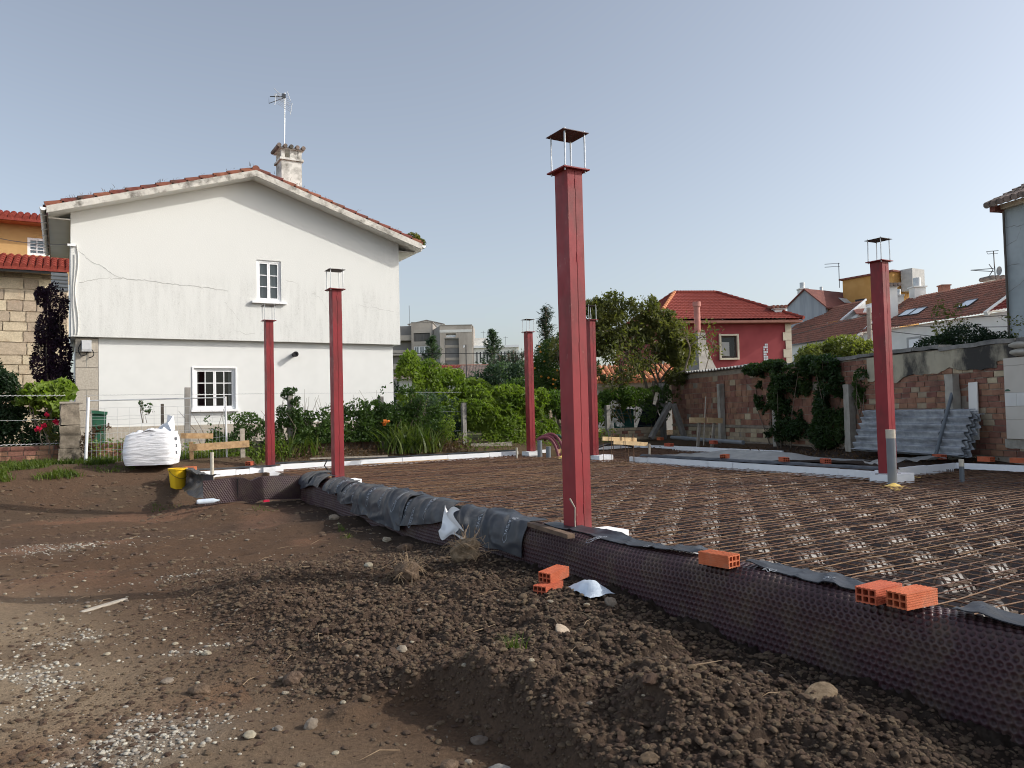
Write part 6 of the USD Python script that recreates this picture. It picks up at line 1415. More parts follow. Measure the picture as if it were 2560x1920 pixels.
def pillar(s, z1, label, seed, w=.15):
    rr = np.random.default_rng(seed); t = wall_frame('concrete_pillar', label, 'pillar')
    v = trimesh.creation.box((w, .16, z1 - .5)).subdivide().subdivide().subdivide(); q = np.array(v.vertices); q += (noise(q * 7 + seed * 3, 4)[:, None] - .5) * .03
    part(t, 'shaft', (q + [s, -.12, (z1 + .5) / 2], v.faces), 'concrete', 25)
pillar(3.52, 2.30, 'leaning concrete pillar against the block wall, beside the two stakes', 1)
pillar(6.42, 2.12, 'concrete pillar half buried in ivy between the two ivy masses', 2)
pillar(9.33, 2.05, 'mossy concrete pillar at the right edge of the ivy', 3, .19)
pillar(12.28, 2.12, 'rough concrete pillar behind the corrugated sheets and the leaning pole', 4, .19)
t = wall_frame('hoarding', 'large pale tiled panel fixed on the brick wall at the right picture edge', 'panel')
part(t, 'backing', B(13.36, 15.2, -.05, -.03, .93, 2.34), 'mortar')
rows = [(.94, 1.27), (1.275, 1.50), (1.505, 1.735), (1.74, 2.20), (2.205, 2.335)]
for k, (a, b) in enumerate(rows):
    xs_ = [13.37, 13.6, 13.83, 14.4, 15.2] if k == 2 else [13.37, 13.86, 14.5, 15.2] if k in (0, 3) else [13.37, 14.2, 15.2]
    for c, d in zip(xs_[:-1], xs_[1:]): part(t, 'tile', B(c + .002, d - .002, -.064 - .002 * (k == 2), -.05, a, b), 'pale_wall2' if (k == 2 and d < 13.9) else 'plaster_board')
part(t, 'green_mark', MB().add([(13.37, -.067, 1.76), (13.50, -.067, 1.765), (13.45, -.067, 1.80), (13.40, -.067, 1.795)], [[0, 1, 2, 3]]).out(), 'conduit_green')
for nm, a, b, lab in (('concrete_prop', (17.15, 19.1, 1.78), (16.28, 19.1, .66), 'left leg of the crossed concrete props at the corner of the walls'), ('concrete_prop', (17.2, 19.0, 1.74), (17.62, 19.0, .68), 'right leg of the crossed concrete props at the corner of the walls')):
    solo(nm, MB().bar(a, b, .15, .13).out(), 'concrete_dark', lab, 'prop')
solo('corner_post', MB().box(16.95, 17.10, 19.25, 19.4, .6, 2.45).out(), 'concrete_dark', 'dark concrete post at the left end of the block wall', 'post')

# ---------------------------------------------------------------- the garden fence in front of the houses
def low_wall(label, x0, x1, y, z0, z1, look, seed, light=None, pl=.15, skip=lambda x, z: False):
    rr = np.random.default_rng(seed); t = thing('low_brick_wall', label, 'low wall', (0, y, 0))
    part(t, 'mortar_bed', B(x0, x1, .012, .13, z0 - .3, z1 - .01), 'mortar'); courses(t, x0, x1, z0, z1, .25, .102, rr, look, skip=skip, light=light, pl=pl); return t
low_wall('low red-brown brick wall under the chain-link fence at the left picture edge', -2.4, -.06, 19.4, .62, 1.14, 'clay_old', 1)
low_wall('short piece of low brick wall behind the white wire panel left of the bag', .42, 2.3, 19.4, .62, 1.14, 'clay_old', 2)
low_wall('low brown brick wall overgrown by ivy, between the left columns', 3.0, 9.0, 19.4, .64, 1.06, 'clay_brown', 3, skip=lambda x, z: x < 4.4)
low_wall('low wall of pale blocks at the far corner, behind the boards on rods', 12.4, 17.0, 19.4, .62, 1.03, 'clay_cream', 4, light='clay_old', skip=lambda x, z: x < 13.3)
def chain_link(label, x0, x1, y, z0, z1, look, pitch=.075, rr_=.0024):
    t = thing('chain_link_fence', label, 'fence', (0, y, 0)); m = MB(); n = int((z1 - z0) / (pitch * .5)); zz = z0 + np.arange(n + 1) * (z1 - z0) / n
    for i in range(int((x1 - x0) / pitch)):
        x = x0 + i * pitch + np.where(np.arange(n + 1) % 2, pitch, 0) * 1.02 - .0
        m.tube(np.stack([x, np.where(np.arange(n + 1) % 2, .003, -.003), zz], 1), rr_, 3, cap=False)
    part(t, 'wire_mesh', m.out(), look, kind='stuff')
    for z in (z1 - .015, (z0 + z1) / 2, z0 + .02): part(t, 'strand', MB().tube([(x0, 0, z), (x1, 0, z)], .003, 4).out(), look)
    return t
chain_link('green-gray chain-link fence on the low wall at the left picture edge', -2.4, .05, 19.4, 1.15, 2.22, 'post_white', .09, .0062)
f = chain_link('chain-link fence with old concrete posts in front of the white house', .4, 9.7, 19.42, 1.10, 2.22, 'galvanised', .075, .0034)
def post(t, x, z1, seed, w=.12):
    v = trimesh.creation.box((w, .12, z1 - .4)).subdivide().subdivide().subdivide(); q = np.array(v.vertices); q += (noise(q * 8 + seed * 3, 4)[:, None] - .5) * .025
    part(t, 'post', (q + [x, -.08, (z1 + .4) / 2], v.faces), 'concrete_dark', 25)
for k, (x, z1) in enumerate(((2.51, 2.36), (4.89, 2.26), (7.27, 2.1), (9.72, 1.9))): post(f, x, z1, k)
f = chain_link('green wire fence buried in the hedge, right of the far column', 9.8, 17.0, 19.42, 1.05, 1.9, 'wire_green')
for k, (x, z1) in enumerate(((12.26, 1.9), (14.76, 1.75))): post(f, x, z1, k + 7, .14)
t = thing('gate_pillar', 'rough stone gate pillar between the low wall and the white post', 'pillar', (.13, 19.3, 0))
for k, (a, b, w) in enumerate(((.4, 1.05, .44), (1.055, 1.55, .38), (1.555, 2.02, .36))):
    v = trimesh.creation.box((w, .36, b - a)).subdivide().subdivide().subdivide(); q = np.array(v.vertices); q += (noise(q * 6 + k * 3, 4)[:, None] - .5) * .05; part(t, 'stone', (q + [0, 0, (a + b) / 2], v.faces), 'pillar_stone', 25)
part(t, 'cap', B(-.2, .24, -.2, .2, 2.02, 2.06), 'granite_gray')
t = thing('site_fence_panel', 'white tubular frame with rusty wire mesh standing left of and behind the bulk bag', 'fence panel', (0, 18.5, 0))
part(t, 'post', MB().tube([(.40, -.1, .62), (.46, 0, 2.13)], .030, 12).out(), 'post_white', 40); part(t, 'post', MB().tube([(3.23, 0, .7), (3.21, 0, 2.12)], .022, 12).out(), 'post_white', 40)
part(t, 'rail', MB().tube([(.46, 0, 2.06), (3.21, 0, 2.10)], .015, 8).out(), 'galvanised', 40)
for z in (1.0, 1.18, 1.36, 1.54, 1.72, 1.9): part(t, 'mesh_wire', MB().tube([(.44, 0, z), (3.21, 0, z + .02)], .0028, 4).out(), 'galvanised')
for k in range(34): part(t, 'mesh_wire', MB().tube([(.52 + .08 * k, .004, .72), (.52 + .08 * k, .004, 1.9 if k % 3 == 0 else 1.36)], .0026, 4).out(), 'galvanised')
t = thing('wheelie_bin', 'dark green bin standing behind the fence at the corner of the white house', 'bin', (.74, 20.9, .7))
part(t, 'body', MB().add([(-.11, -.2, 0), (.11, -.2, 0), (.11, .2, 0), (-.11, .2, 0), (-.15, -.26, 1.1), (.15, -.26, 1.1), (.15, .26, 1.1), (-.15, .26, 1.1)], [[0, 1, 5, 4], [1, 2, 6, 5], [2, 3, 7, 6], [3, 0, 4, 7], [4, 5, 6, 7], [3, 2, 1, 0]]).out(), 'bin_green'); part(t, 'lid', MB().bar((-.17, 0, 1.15), (.17, 0, 1.11), .6, .07).out(), 'bin_green')
solo('iron_stake', MB().box(1.90, 1.96, 18.9, 18.96, .7, 1.98).out(), 'bronze_frame', 'dark iron stake rising behind the bulk bag', 'stake')

# ---------------------------------------------------------------- plants
rng = np.random.default_rng(33)
def shrub(name, label, cat, blobs, n, size, look, seed, stems=8, gap=.35, gs=2.0, shell=.55, asp=.5, stem_look='bark', d=None, base=None, stem_r=.015, droop=.1):
    r = np.random.default_rng(seed); t = thing(name, label, cat); P = clump(r, n, blobs, shell, gap, gs, seed)
    part(t, 'foliage', leafset(r, P, size, asp, d, droop), look)
    if stems:
        m = MB(); b = np.asarray(blobs); base = base if base is not None else (b[:, 0].mean(), b[:, 1].mean(), (b[:, 2] - b[:, 5]).min() - .15)
        for k in range(stems):
            q = P[r.integers(len(P))]; o = np.array([q[0] + (base[0] - q[0]) * .55, q[1] + (base[1] - q[1]) * .55, base[2]]); mid = (o + q) / 2 + r.normal(size=3) * .12
            m.tube([o, mid, q], [stem_r, stem_r * .7, stem_r * .3], 5)
        part(t, 'stems', m.out(), stem_look, True, kind='stuff')
    return t
Z0 = .74
# ivy over the chain-link fence, one plant to each stretch
def strip(x0, x1, y, z0, z1, k, seed, ry=.18, rz=.3):
    r = np.random.default_rng(seed); return [(r.uniform(x0, x1), y + r.normal() * .05, z0 + (z1 - z0) * r.random() ** 1.3, r.uniform(.2, .42), ry * r.uniform(.7, 1.2), rz * r.uniform(.6, 1.2)) for _ in range(k)]
def curtain(label, x0, x1, y, z0, zt, n, size, look, seed, thick=.13):
    """Climbing plant over a wire fence: dense below, thin and broken towards the top."""
    r = np.random.default_rng(seed); t = thing('ivy', label, 'ivy'); x = r.uniform(x0, x1, n * 5); f = r.random(n * 5) ** 1.15
    top = zt + .45 * (noise(np.stack([x * 1.6, x * 0, x * 0 + seed], -1), seed) - .5); z = z0 + (top - z0) * f
    P = np.stack([x, y + r.normal(size=len(x)) * thick, z], 1); q = fbm(P * [3.2, 3.2, 3.6], 3, seed + 2); P = P[q > .30 + .34 * f ** 1.5][:n]
    part(t, 'foliage', leafset(r, P, size, .55, None, .15), look); m = MB()
    for k in range(int((x1 - x0) * 9)):
        a = r.uniform(x0, x1); b = a + r.normal() * .35; m.tube([(a, y, z0 - .3), ((a + b) / 2 + r.normal() * .1, y - .04, (z0 + zt) / 2), (b, y + .03, zt + r.normal() * .15)], [.010, .007, .003], 4)
    part(t, 'stems', m.out(), 'bark', True, kind='stuff')
curtain('straggling ivy on the fence below the lower house window, left of the left column', 2.9, 4.7, 19.33, .95, 1.75, 2600, .08, 'leaf_ivy', 1)
shrub('ivy', 'ivy covering the second concrete fence post, between the two left columns', 'ivy', [(4.9, 19.3, 2.15, .24, .22, .20), (4.85, 19.3, 1.7, .3, .2, .45), (5.0, 19.3, 1.2, .4, .2, .3)], 2300, .075, 'leaf_ivy', 2, 12, .4, 2.5, .5)
curtain('dense ivy on the fence between the two left columns', 4.9, 6.95, 19.31, .95, 2.0, 6500, .085, 'leaf_ivy', 3)
shrub('ivy', 'big ivy mound over a fence post, right of the second column at the house corner', 'ivy', [(7.7, 19.3, 2.25, .42, .3, .26), (7.5, 19.3, 1.75, .55, .32, .4), (8.15, 19.35, 1.95, .35, .3, .5), (7.2, 19.3, 1.4, .5, .25, .35)], 5200, .085, 'leaf_ivy', 4, 16, .45, 1.8, .45)
curtain('ivy on the fence just right of the second column, up to the house corner', 6.6, 9.0, 19.30, .95, 2.05, 7500, .085, 'leaf_ivy', 5)
shrub('hedge', 'tall yellow-green hedge against the right corner of the white house', 'hedge', [(9.62, 22.9, 2.65, .48, .5, .95), (10.3, 23, 2.4, .6, .6, .95), (11.1, 23, 2.2, .7, .6, .9), (12.0, 23, 1.9, .7, .6, .85), (13.0, 23, 1.7, .8, .6, .8), (10.5, 22.6, 1.4, 1.2, .5, .8)], 17000, .14, 'leaf_lime', 6, 8, .25, 1.6, .8)
shrub('bush', 'darker green bush in the hollow behind the strap-leaved plant', 'bush', [(8.9, 20.0, 1.5, .55, .5, .75), (9.5, 20.1, 1.55, .6, .4, .6), (9.15, 19.7, 1.1, .6, .3, .5)], 5200, .08, 'leaf_blue', 7, 8, .35, 1.8, .5)
shrub('bush', 'small vivid green bush right of the strap-leaved plant', 'bush', [(9.1, 19.2, 1.28, .26, .25, .30), (9.0, 19.2, 1.0, .3, .2, .3)], 1700, .05, 'leaf_lime', 8, 5, .1, 2, .5)
shrub('hedge', 'bright green ivy hedge left of the far red column', 'hedge', [(10.9, 19.4, 1.55, .7, .4, .65), (11.6, 19.4, 1.65, .75, .4, .62), (12.2, 19.45, 1.6, .6, .35, .75), (11.1, 19.3, 1.05, .8, .3, .4), (12.3, 19.35, 1.0, .6, .3, .4), (10.2, 19.5, 1.75, .5, .35, .65), (11.3, 19.5, 1.95, .7, .35, .45)], 14000, .13, 'leaf_lime', 9, 8, .2, 1.9, .8)
shrub('hedge', 'green hedge between the far column and the nearest column', 'hedge', [(12.9, 19.45, 1.85, .55, .32, .38), (13.5, 19.45, 1.7, .5, .3, .5), (14.2, 19.5, 1.6, .55, .3, .55), (13.1, 19.4, 1.15, .5, .25, .4), (14.0, 19.4, 1.1, .55, .25, .4)], 7500, .115, 'leaf_mid', 10, 8, .3, 1.9, .75)
shrub('ivy', 'ivy along the fence top before the white shed, right of the nearest column', 'ivy', [(15.0, 19.5, 1.95, .45, .28, .3), (15.6, 19.5, 2.05, .5, .3, .32), (16.3, 19.5, 2.0, .5, .3, .30), (16.9, 19.5, 1.95, .35, .28, .4), (15.9, 19.5, 1.62, .45, .25, .3)], 6000, .09, 'leaf_mid', 11, 8, .35, 1.9, .55)
shrub('creeper', 'dark creeper trailing at the corner above the crossed concrete props', 'creeper', [(16.4, 19.35, 1.5, .35, .2, .35), (17.1, 19.3, 1.85, .25, .2, .6)], 1600, .08, 'leaf_ivy', 12, 6, .5, 2, .4)
def wall_pt(s, z, out=.1):
    c, sn = math.cos(math.radians(WALL_RZ)), math.sin(math.radians(WALL_RZ)); return WALL_O[0] + c * s + sn * out, WALL_O[1] + sn * s - c * out, z
def wall_blobs(L): return [(*wall_pt(s, z, .10), rx, rx, rz) for s, z, rx, rz in L]
def squash(P): return P
shrub('ivy', 'left dark mass of ivy hanging down the brick wall', 'ivy', wall_blobs([(5.4, 2.62, .3, .16), (6.0, 2.5, .35, .25), (7.9, 2.68, .35, .14), (6.4, 2.7, .35, .12), (5.6, 1.9, .14, .4), (5.9, 1.1, .2, .3), (6.9, 2.45, .38, .3), (7.5, 2.55, .4, .2), (6.6, 1.9, .3, .5), (7.0, 1.9, .38, .5), (7.05, 1.3, .38, .5), (6.7, 1.0, .35, .35), (6.1, 1.3, .2, .4), (7.4, .95, .35, .3)]), 8800, .11, 'leaf_wall', 13, 8, .35, 1.8, .8)
shrub('ivy', 'right dark mass of ivy hanging down the brick wall, left of the mossy pillar', 'ivy', wall_blobs([(8.0, 2.55, .3, .22), (8.6, 2.5, .38, .28), (8.7, 2.0, .36, .5), (8.65, 1.45, .40, .5), (8.5, .95, .42, .38), (9.05, 1.1, .2, .4), (7.7, 2.2, .16, .35)]), 7800, .11, 'leaf_wall', 14, 8, .3, 1.8, .8)
shrub('creeper', 'thin dark creeper on the wall close behind the right column', 'creeper', wall_blobs([(9.75, 2.05, .18, .35), (9.65, 1.7, .15, .3)]), 500, .09, 'leaf_ivy', 15, 5, .6, 2, .3)
def sshrub(name, label, cat, blobs, *a, **k):
    return shrub(name, label, cat, [(*street(b[0], b[1]), *b[2:]) for b in blobs], *a, **k)
sshrub('shrub', 'pale yellow-green shrub looking over the wall left of the right column', 'shrub', [(9.2, 23, 3.0, .7, .6, .45), (10.0, 23, 3.2, .8, .6, .48), (10.7, 23, 3.0, .6, .6, .5), (8.9, 23, 2.7, .5, .5, .4)], 4200, .13, 'leaf_pale', 16, 10, .3, 1.5, .5)
sshrub('bush', 'low rounded dark green bush above the wall right of the right column', 'bush', [(10.6, 19, 2.75, .75, .6, .5), (11.3, 19, 2.95, .8, .6, .55), (12.0, 19, 2.8, .6, .6, .5), (10.1, 19, 2.6, .4, .5, .35)], 12000, .07, 'leaf_dark', 17, 6, .1, 1.5, .6)
sshrub('shrub', 'wispy twigs sticking up right of the dark rounded bush', 'shrub', [(12.6, 19, 3.2, .25, .3, .5), (12.3, 19, 3.4, .2, .3, .35), (10.9, 19.4, 3.6, .3, .2, .6), (11.4, 19.4, 3.6, .2, .2, .6)], 420, .09, 'leaf_olive', 18, 26, .3, 1.5, .4, stem_r=.008)
# left of the white house
shrub('bush', 'dark green bush at the left picture edge before the stone house', 'bush', [(-1.55, 20.6, 2.4, .45, .5, .9), (-1.2, 20.6, 2.0, .4, .5, .8), (-1.05, 20.4, 2.45, .25, .3, .35), (-1.7, 20.6, 3.0, .25, .4, .5)], 6500, .09, 'leaf_dark', 19, 8, .25, 1.8, .55)
shrub('bush', 'broad-leaved light green bush beside the gate pillar', 'bush', [(-.45, 20.1, 2.25, .42, .4, .28), (-.05, 20.1, 2.35, .3, .35, .25), (-.7, 20.1, 2.0, .3, .35, .3), (-.1, 20.0, 1.95, .25, .3, .2)], 1500, .14, 'leaf_lime', 20, 10, .2, 1.8, .55, asp=.7)
shrub('bush', 'dark shady bush behind the chain-link fence at the left edge', 'bush', [(-.9, 20.5, 1.5, .8, .4, .5), (-.2, 20.4, 1.4, .45, .35, .55), (-1.7, 20.5, 1.5, .6, .4, .5)], 6000, .09, 'leaf_dark', 21, 6, .05, 1.8, .5)
shrub('bougainvillea', 'dark purple bougainvillea between the stone house and the white house', 'bougainvillea', [(-.12, 23.2, 3.4, .32, .5, .75), (-.3, 23.2, 4.0, .32, .5, .55), (-.15, 23.1, 4.7, .28, .4, .55), (-.45, 23.2, 3.2, .28, .5, .6), (-.1, 23.0, 2.6, .35, .5, .5), (-.48, 23.2, 4.9, .15, .3, .25)], 8500, .085, 'leaf_plum', 22, 8, .2, 2, .55)
t = shrub('rose_bush', 'rose bush with four crimson blooms against the gate pillar', 'rose bush', [(-.25, 19.55, 1.5, .22, .15, .3), (-.1, 19.5, 1.2, .15, .12, .3)], 420, .07, 'leaf_olive', 23, 10, .4, 2.5, .4)
for k, (x, z) in enumerate(((-.29, 1.79), (-.145, 1.64), (-.36, 1.555), (-.46, 1.49))):
    m = MB(); rr = np.random.default_rng(k)
    for _ in range(16): v, f_ = leafset(rr, [np.array([0, 0, 0]) + rr.normal(size=3) * .02], .085, .9); m.add(v, f_)
    part(t, 'bloom', m.move((x, 19.36, z)).out(), 'petal_red')
shrub('bush', 'dry brown-leaved shrub at the foot of the white post', 'bush', [(.5, 19.2, 1.15, .22, .15, .35), (.75, 19.3, 1.4, .2, .1, .2)], 500, .07, 'leaf_dry', 24, 8, .4, 2.5, .4)
shrub('sapling', 'thin twig with a few leaves rising above the bulk bag', 'sapling', [(1.65, 19.1, 1.85, .16, .05, .14), (1.5, 19.1, 2.0, .06, .05, .1)], 60, .08, 'leaf_ivy', 25, 4, .2, 2.5, .5, stem_r=.008)
shrub('gutter_plant', 'dark green plant growing in the gutter at the right roof corner of the white house', 'plant', [(9.28, 21.7, 7.0, .22, .25, .18), (9.52, 21.65, 6.88, .14, .2, .13), (9.1, 21.7, 7.0, .12, .2, .1)], 900, .09, 'leaf_olive', 26, 0, .1, 3, .5)
m = MB(); rr = np.random.default_rng(27)
for k in range(26):
    s = rr.random(); sd = rr.random() < .6
    b = np.array([4.5 - 4.8 * s, 21.5, 8.52 - 1.56 * s]) if sd else np.array([4.7 + 4.6 * s, 21.5, 8.5 - 1.56 * s]); tuft(rr, m, b, 4, rr.uniform(.06, .14), .012, .8, .05)
solo('roof_moss', m.out(), 'leaf_dry', 'dry moss tufts along the verge tiles of the white house', 'moss', kind='stuff')

# strap-leaved clump and weeds
def strap_clump(x, y, n, h, look, label, seed, spread=.28, w=.05, lean=.75):
    rr = np.random.default_rng(seed); t = thing('strap_plant', label, 'plant', (x, y, gz(x, y) - .02)); m = MB()
    for k in range(n):
        a = rr.uniform(0, 6.3); m.grid(blade(rr, np.array([rr.normal() * spread, rr.normal() * spread * .5, 0]), h * rr.uniform(.6, 1.15), w * rr.uniform(.7, 1.1), lean * rr.uniform(.4, 1.5), 7, a))
    part(t, 'leaves', m.out(), look, kind='stuff'); return t
strap_clump(7.75, 18.75, 150, .95, 'leaf_strap', 'large clump of arching strap leaves before the hedge, right of the second column', 1, .36)
strap_clump(8.25, 18.65, 60, .7, 'leaf_strap', 'smaller yellowing strap-leaved clump right of the large one', 2, .2)
strap_clump(4.85, 18.85, 60, .65, 'leaf_strap', 'strap-leaved clump at the foot of the left column', 3, .3)
strap_clump(8.7, 18.8, 60, .6, 'leaf_dry', 'dry brown tangle of stalks right of the strap leaves', 4, .35, .02, .9)
solo('lily_flower', MB().add(*leafset(np.random.default_rng(3), np.random.default_rng(4).normal(size=(24, 3)) * .035 + [7.25, 19.0, 1.42], .09, .7)).out(), 'petal_orange', 'small orange flower left of the large strap-leaved clump', 'flower')
solo('white_flowers', MB().add(*leafset(np.random.default_rng(3), np.concatenate([np.random.default_rng(k).normal(size=(14, 3)) * .05 + c for k, c in enumerate(([15.35, 19.75, 1.28], [15.5, 19.7, 1.12], [15.2, 19.7, 1.1]))]), .12, .8)).out(), 'petal_white', 'white flowers behind the low pale wall near the far corner', 'flowers')
m = MB(); rr = np.random.default_rng(50)
def rows_of(n, x0, x1, y0, y1, h, w, k, lean=.7, keep=lambda x, y: True):
    for _ in range(n):
        x, y = rr.uniform(x0, x1), rr.uniform(y0, y1)
        if keep(x, y): tuft(rr, m, (x, y, gz(x, y) - .01), k, h * rr.uniform(.5, 1.3), w, lean, .05)
rows_of(2600, -2.4, 1.0, 16.9, 18.9, .15, .020, 5, keep=lambda x, y: noise(np.array([[x * 1.6, y * 1.6, 1.0]]))[0] > .45)
rows_of(60, .4, 1.3, 17.2, 17.7, .08, .012, 5)
rows_of(60, .5, 1.9, 18.5, 19.2, .22, .014, 6)
rows_of(150, 2.2, 4.6, 18.45, 19.3, .22, .016, 6)
rows_of(40, 9, 14, 18.3, 19.2, .12, .014, 5)
rows_of(14, 1.35, 1.75, 14.4, 15.0, .07, .01, 6); rows_of(10, 2.6, 3.0, 12.3, 13.0, .06, .01, 5)
rows_of(24, 11.3, 15.5, 14.5, 18.5, .12, .014, 4)
solo('grass', m.out(), 'grass_blade', 'sparse green grass along the foot of the low wall and fence', 'grass', kind='stuff')
rr = np.random.default_rng(51); P = np.stack([rr.uniform(2.2, 4.7, 900), rr.uniform(18.5, 19.3, 900), np.zeros(900)], 1); P[:, 2] = ground_z(P[:, 0], P[:, 1]) + rr.random(900) ** 1.5 * .35
P2_ = np.stack([rr.uniform(.45, 2.0, 500), rr.uniform(18.7, 19.3, 500), np.zeros(500)], 1); P2_[:, 2] = ground_z(P2_[:, 0], P2_[:, 1]) + rr.random(500) ** 1.5 * .5
P3_ = np.stack([rr.uniform(9.2, 14.8, 1200), rr.uniform(18.6, 19.35, 1200), np.zeros(1200)], 1); P3_[:, 2] = ground_z(P3_[:, 0], P3_[:, 1]) + rr.random(1200) ** 1.5 * .35
solo('weeds', MB().add(*leafset(rr, np.concatenate([P, P2_, P3_]), .075, .5)).out(), 'leaf_lime', 'low leafy weeds along the foot of the fence', 'weeds', kind='stuff')
P = np.stack([rr.uniform(4.3, 9.6, 1600), rr.uniform(18.35, 19.3, 1600), np.zeros(1600)], 1); P[:, 2] = ground_z(P[:, 0], P[:, 1]) + rr.random(1600) ** 2 * .16
P2_ = np.stack([rr.uniform(13.8, 15.6, 1500), rr.uniform(7.0, 17.5, 1500), np.zeros(1500)], 1); P2_[:, 2] = ground_z(P2_[:, 0], P2_[:, 1]) + rr.random(1500) ** 2 * .1
solo('dead_leaves', MB().add(*leafset(rr, np.concatenate([P, P2_]), .07, .5)).out(), 'leaf_dry', 'brown dead leaves and stalks behind the far white edging', 'dead leaves', kind='stuff')
def grass_tuft(x, y, k, h, label, seed):
    q = np.random.default_rng(seed); t = thing('grass_tuft', label, 'grass tuft', (x, y, gz(x, y) - .01)); mm = MB(); tuft(q, mm, (0, 0, 0), k, h, .006, .8, .03); part(t, 'blades', mm.out(), 'grass_blade', kind='stuff')
grass_tuft(2.16, 3.74, 46, .10, 'green grass tuft on top of the dark heap, lower middle', 1)
grass_tuft(3.05, 9.55, 20, .14, 'small grass tuft at the edge of the wall shadow', 2)
grass_tuft(2.95, 9.0, 18, .10, 'dry grass tuft in front of the wall shadow', 3)

# ---------------------------------------------------------------- trees
def tree(name, label, l, d, trunks, blobs, n, size, look, seed, depth=3, fruit=0, bark='bark', gap=.5, gs=.9, L=1.3, r0=.09, asp=.4, shell=.5):
    r = np.random.default_rng(seed); x, y = street(l, d); t = thing(name, label, 'tree', (x, y, .7), -math.degrees(HEAD)); tips = []
    for (p, dr, ln, rr_) in trunks:
        m = MB(); limb(m, r, p, dr, ln, rr_, depth, tips); part(t, 'trunk', m.out(), bark, True)
    tp = np.array(tips); P = clump(r, n, blobs, shell, gap, gs, seed)
    if len(tp): P = np.concatenate([P, tp[r.integers(0, len(tp), n // 4)] + r.normal(size=(n // 4, 3)) * .16])
    part(t, 'crown', leafset(r, P, size, asp, droop=.25), look)
    for k in range(fruit):
        b = blobs[r.integers(len(blobs))]; q = r.normal(size=3); q /= np.linalg.norm(q); q[1] = -abs(q[1])
        s = trimesh.creation.icosphere(1, .042); part(t, 'orange', (s.vertices + np.array(b[:3]) + q * np.array(b[3:]) * 1.0, s.faces), 'fruit_orange', True)
    return t
tree('loquat_tree', 'large open-crowned tree with bare lower branches before the crimson house', 4.25, 26,
     [((.15, 0, 0), (.25, 0, 1), 1.9, .11), ((-.35, .1, 0), (-.2, 0, 1), 1.8, .085), ((.3, .1, .3), (.9, 0, 1), 1.7, .085), ((-.5, .2, .2), (-.7, 0, .9), 1.7, .06)],
     [(-1.3, 0, 4.15, .6, .8, .55), (-.75, 0, 4.45, .65, .8, .60), (-.05, 0, 4.35, .6, .8, .5), (.45, 0, 4.3, .35, .6, .45), (.5, -.2, 3.6, .8, .9, .50), (1.2, -.2, 3.35, .65, .8, .55), (1.05, -.2, 3.0, .6, .7, .5), (.95, -.2, 3.85, .5, .6, .4), (1.6, -.2, 3.1, .4, .6, .45), (1.45, -.2, 2.75, .45, .7, .5), (-.2, -.2, 3.3, .8, .8, .45), (-1.2, 0, 3.3, .6, .8, .55), (1.25, -.3, 1.95, .45, .6, .32), (.1, 0, 2.5, .6, .6, .3), (-.9, 0, 2.0, .7, .6, .35)],
     15000, .15, 'leaf_olive', 71, depth=4, gap=.5, gs=1.1, shell=.35)
tree('orange_tree', 'orange tree with ripe fruit behind the nearest column, left of the loquat tree', 1.75, 27.5, [((0, 0, 0), (0, 0, 1), 1.3, .09)],
     [(-.2, 0, 2.6, .85, .9, .9), (-.55, 0, 2.0, .6, .8, .8), (.35, 0, 3.3, .55, .7, .65), (.2, 0, 1.6, .8, .8, .7), (.9, 0, 2.9, .55, .7, 1.0)], 8500, .115, 'leaf_ivy', 72, 3, fruit=44, gap=.3)
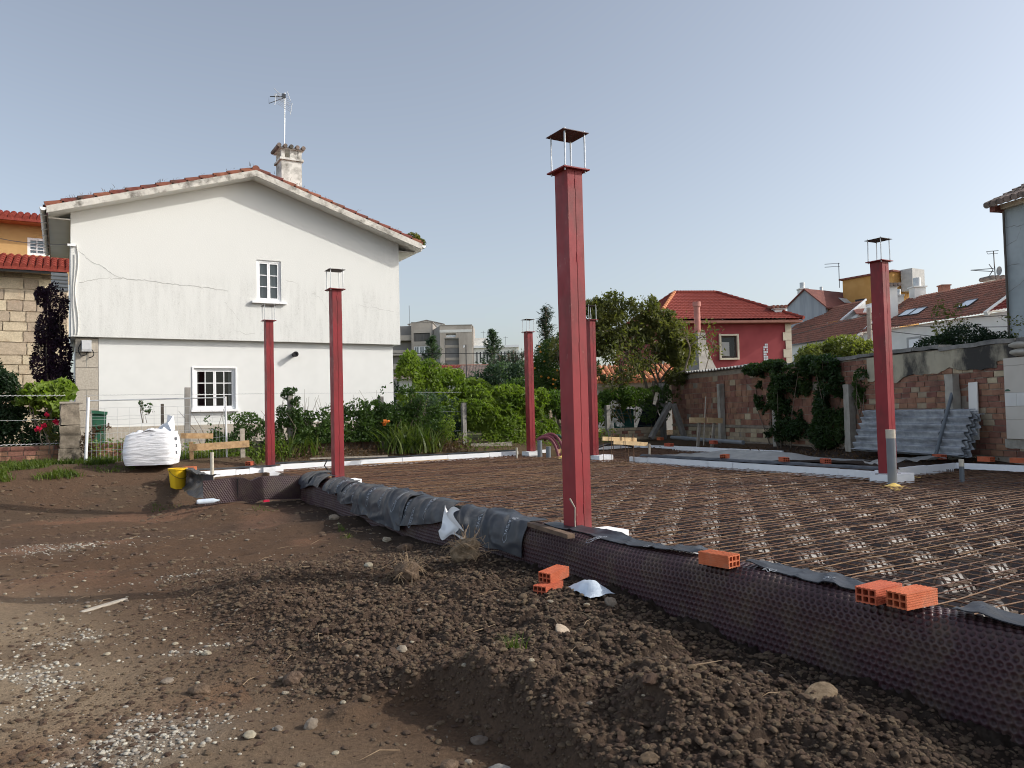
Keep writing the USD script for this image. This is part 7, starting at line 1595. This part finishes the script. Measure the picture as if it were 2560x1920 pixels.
def conifer(label, l, d, z1, w, z0, seed, look='leaf_blue', n=4200, up=.15, size=.34, tip=1.0):
    r = np.random.default_rng(seed); t = far('conifer', label, 'tree', l, d); part(t, 'trunk', MB().tube([(0, 0, 0), (0, 0, z1)], [.22, .03], 8).out(), 'bark', True)
    mb, P, Dd = MB(), [], []
    for k in range(64):
        f = (k + r.random()) / 64; z = z0 + (z1 - z0) * f ** .9; R_ = w / 2 * (1 - f) ** .75 * r.uniform(.6, 1.15) + .12; a = r.uniform(0, 6.3)
        q = np.linspace(0, 1, 7); pts = np.stack([np.cos(a) * R_ * q, np.sin(a) * R_ * q, z + R_ * (up * q + .22 * q ** 2 - .18 * np.sin(q * 3.1))], 1); mb.tube(pts, np.linspace(.05, .012, 7), 4, cap=False)
        m_ = int(n / 64); s = r.random(m_) ** .7; c = np.stack([np.interp(s, q, pts[:, i]) for i in range(3)], 1) + r.normal(size=(m_, 3)) * [.12, .12, .09]; P.append(c); Dd.append(np.repeat([[np.cos(a), np.sin(a), .3]], m_, 0))
    part(t, 'branches', mb.out(), 'bark', True, kind='stuff'); part(t, 'crown', leafset(r, np.concatenate(P), size, .16, np.concatenate(Dd) * 1.2, spread=.6), look)
conifer('spreading conifer in front of the concrete apartment block', -8.25, 80, 9.7, 4.6, 3.0, 81)
conifer('dark upswept cedar right of the apartment block', -1.9, 80, 10.2, 4.4, 3.0, 82, up=.45)
conifer('thin dark conifer top just left of the nearest column', 1.62, 35, 6.3, .9, 2.0, 83, 'leaf_dark', 2200, .5, .2)
for k in range(9):
    conifer(('left', 'second', 'third', 'fourth', 'middle', 'sixth', 'seventh', 'eighth', 'last')[k] + ' slim cypress of the row left of the far column', -1.25 + k * .27, 46 + .3 * (k % 2), 5.0 + .3 * ((k * 7) % 3) / 2 - .12 * max(0, 4 - k), .55, 1.5, 90 + k, 'leaf_blue', 700, .9, .17)
sshrub('bush', 'dark gray-green bush below the cedar, left of the far column', 'bush', [(-1.5, 33, 2.6, .9, .8, .9), (-.4, 33, 2.9, 1.0, .8, .9), (.5, 33, 2.8, .8, .8, 1.0), (-2.3, 33.5, 2.0, .8, .8, .6)], 6500, .16, 'leaf_blue', 31, 6, .2, 1.2, .55)
sshrub('bush', 'mid green bush between the far column and the orange tree', 'bush', [(.2, 29, 2.1, .8, .8, .8), (1.0, 29, 1.9, .7, .8, .8), (-.6, 29.5, 1.8, .7, .8, .7)], 4500, .13, 'leaf_ivy', 32, 6, .25, 1.2, .55)
wd = sshrub('wood', 'dark trees far away filling the gaps between the houses', 'trees', [(l, 100 + (l * 7) % 13, 3.0, 4, 4, 3.0 + (l * 3) % 2) for l in range(-30, 60, 5)], 9000, .9, 'leaf_dark', 34, 0, .1, .3, .6)
stage.GetPrimAtPath(wd).SetCustomDataByKey('kind', 'stuff')
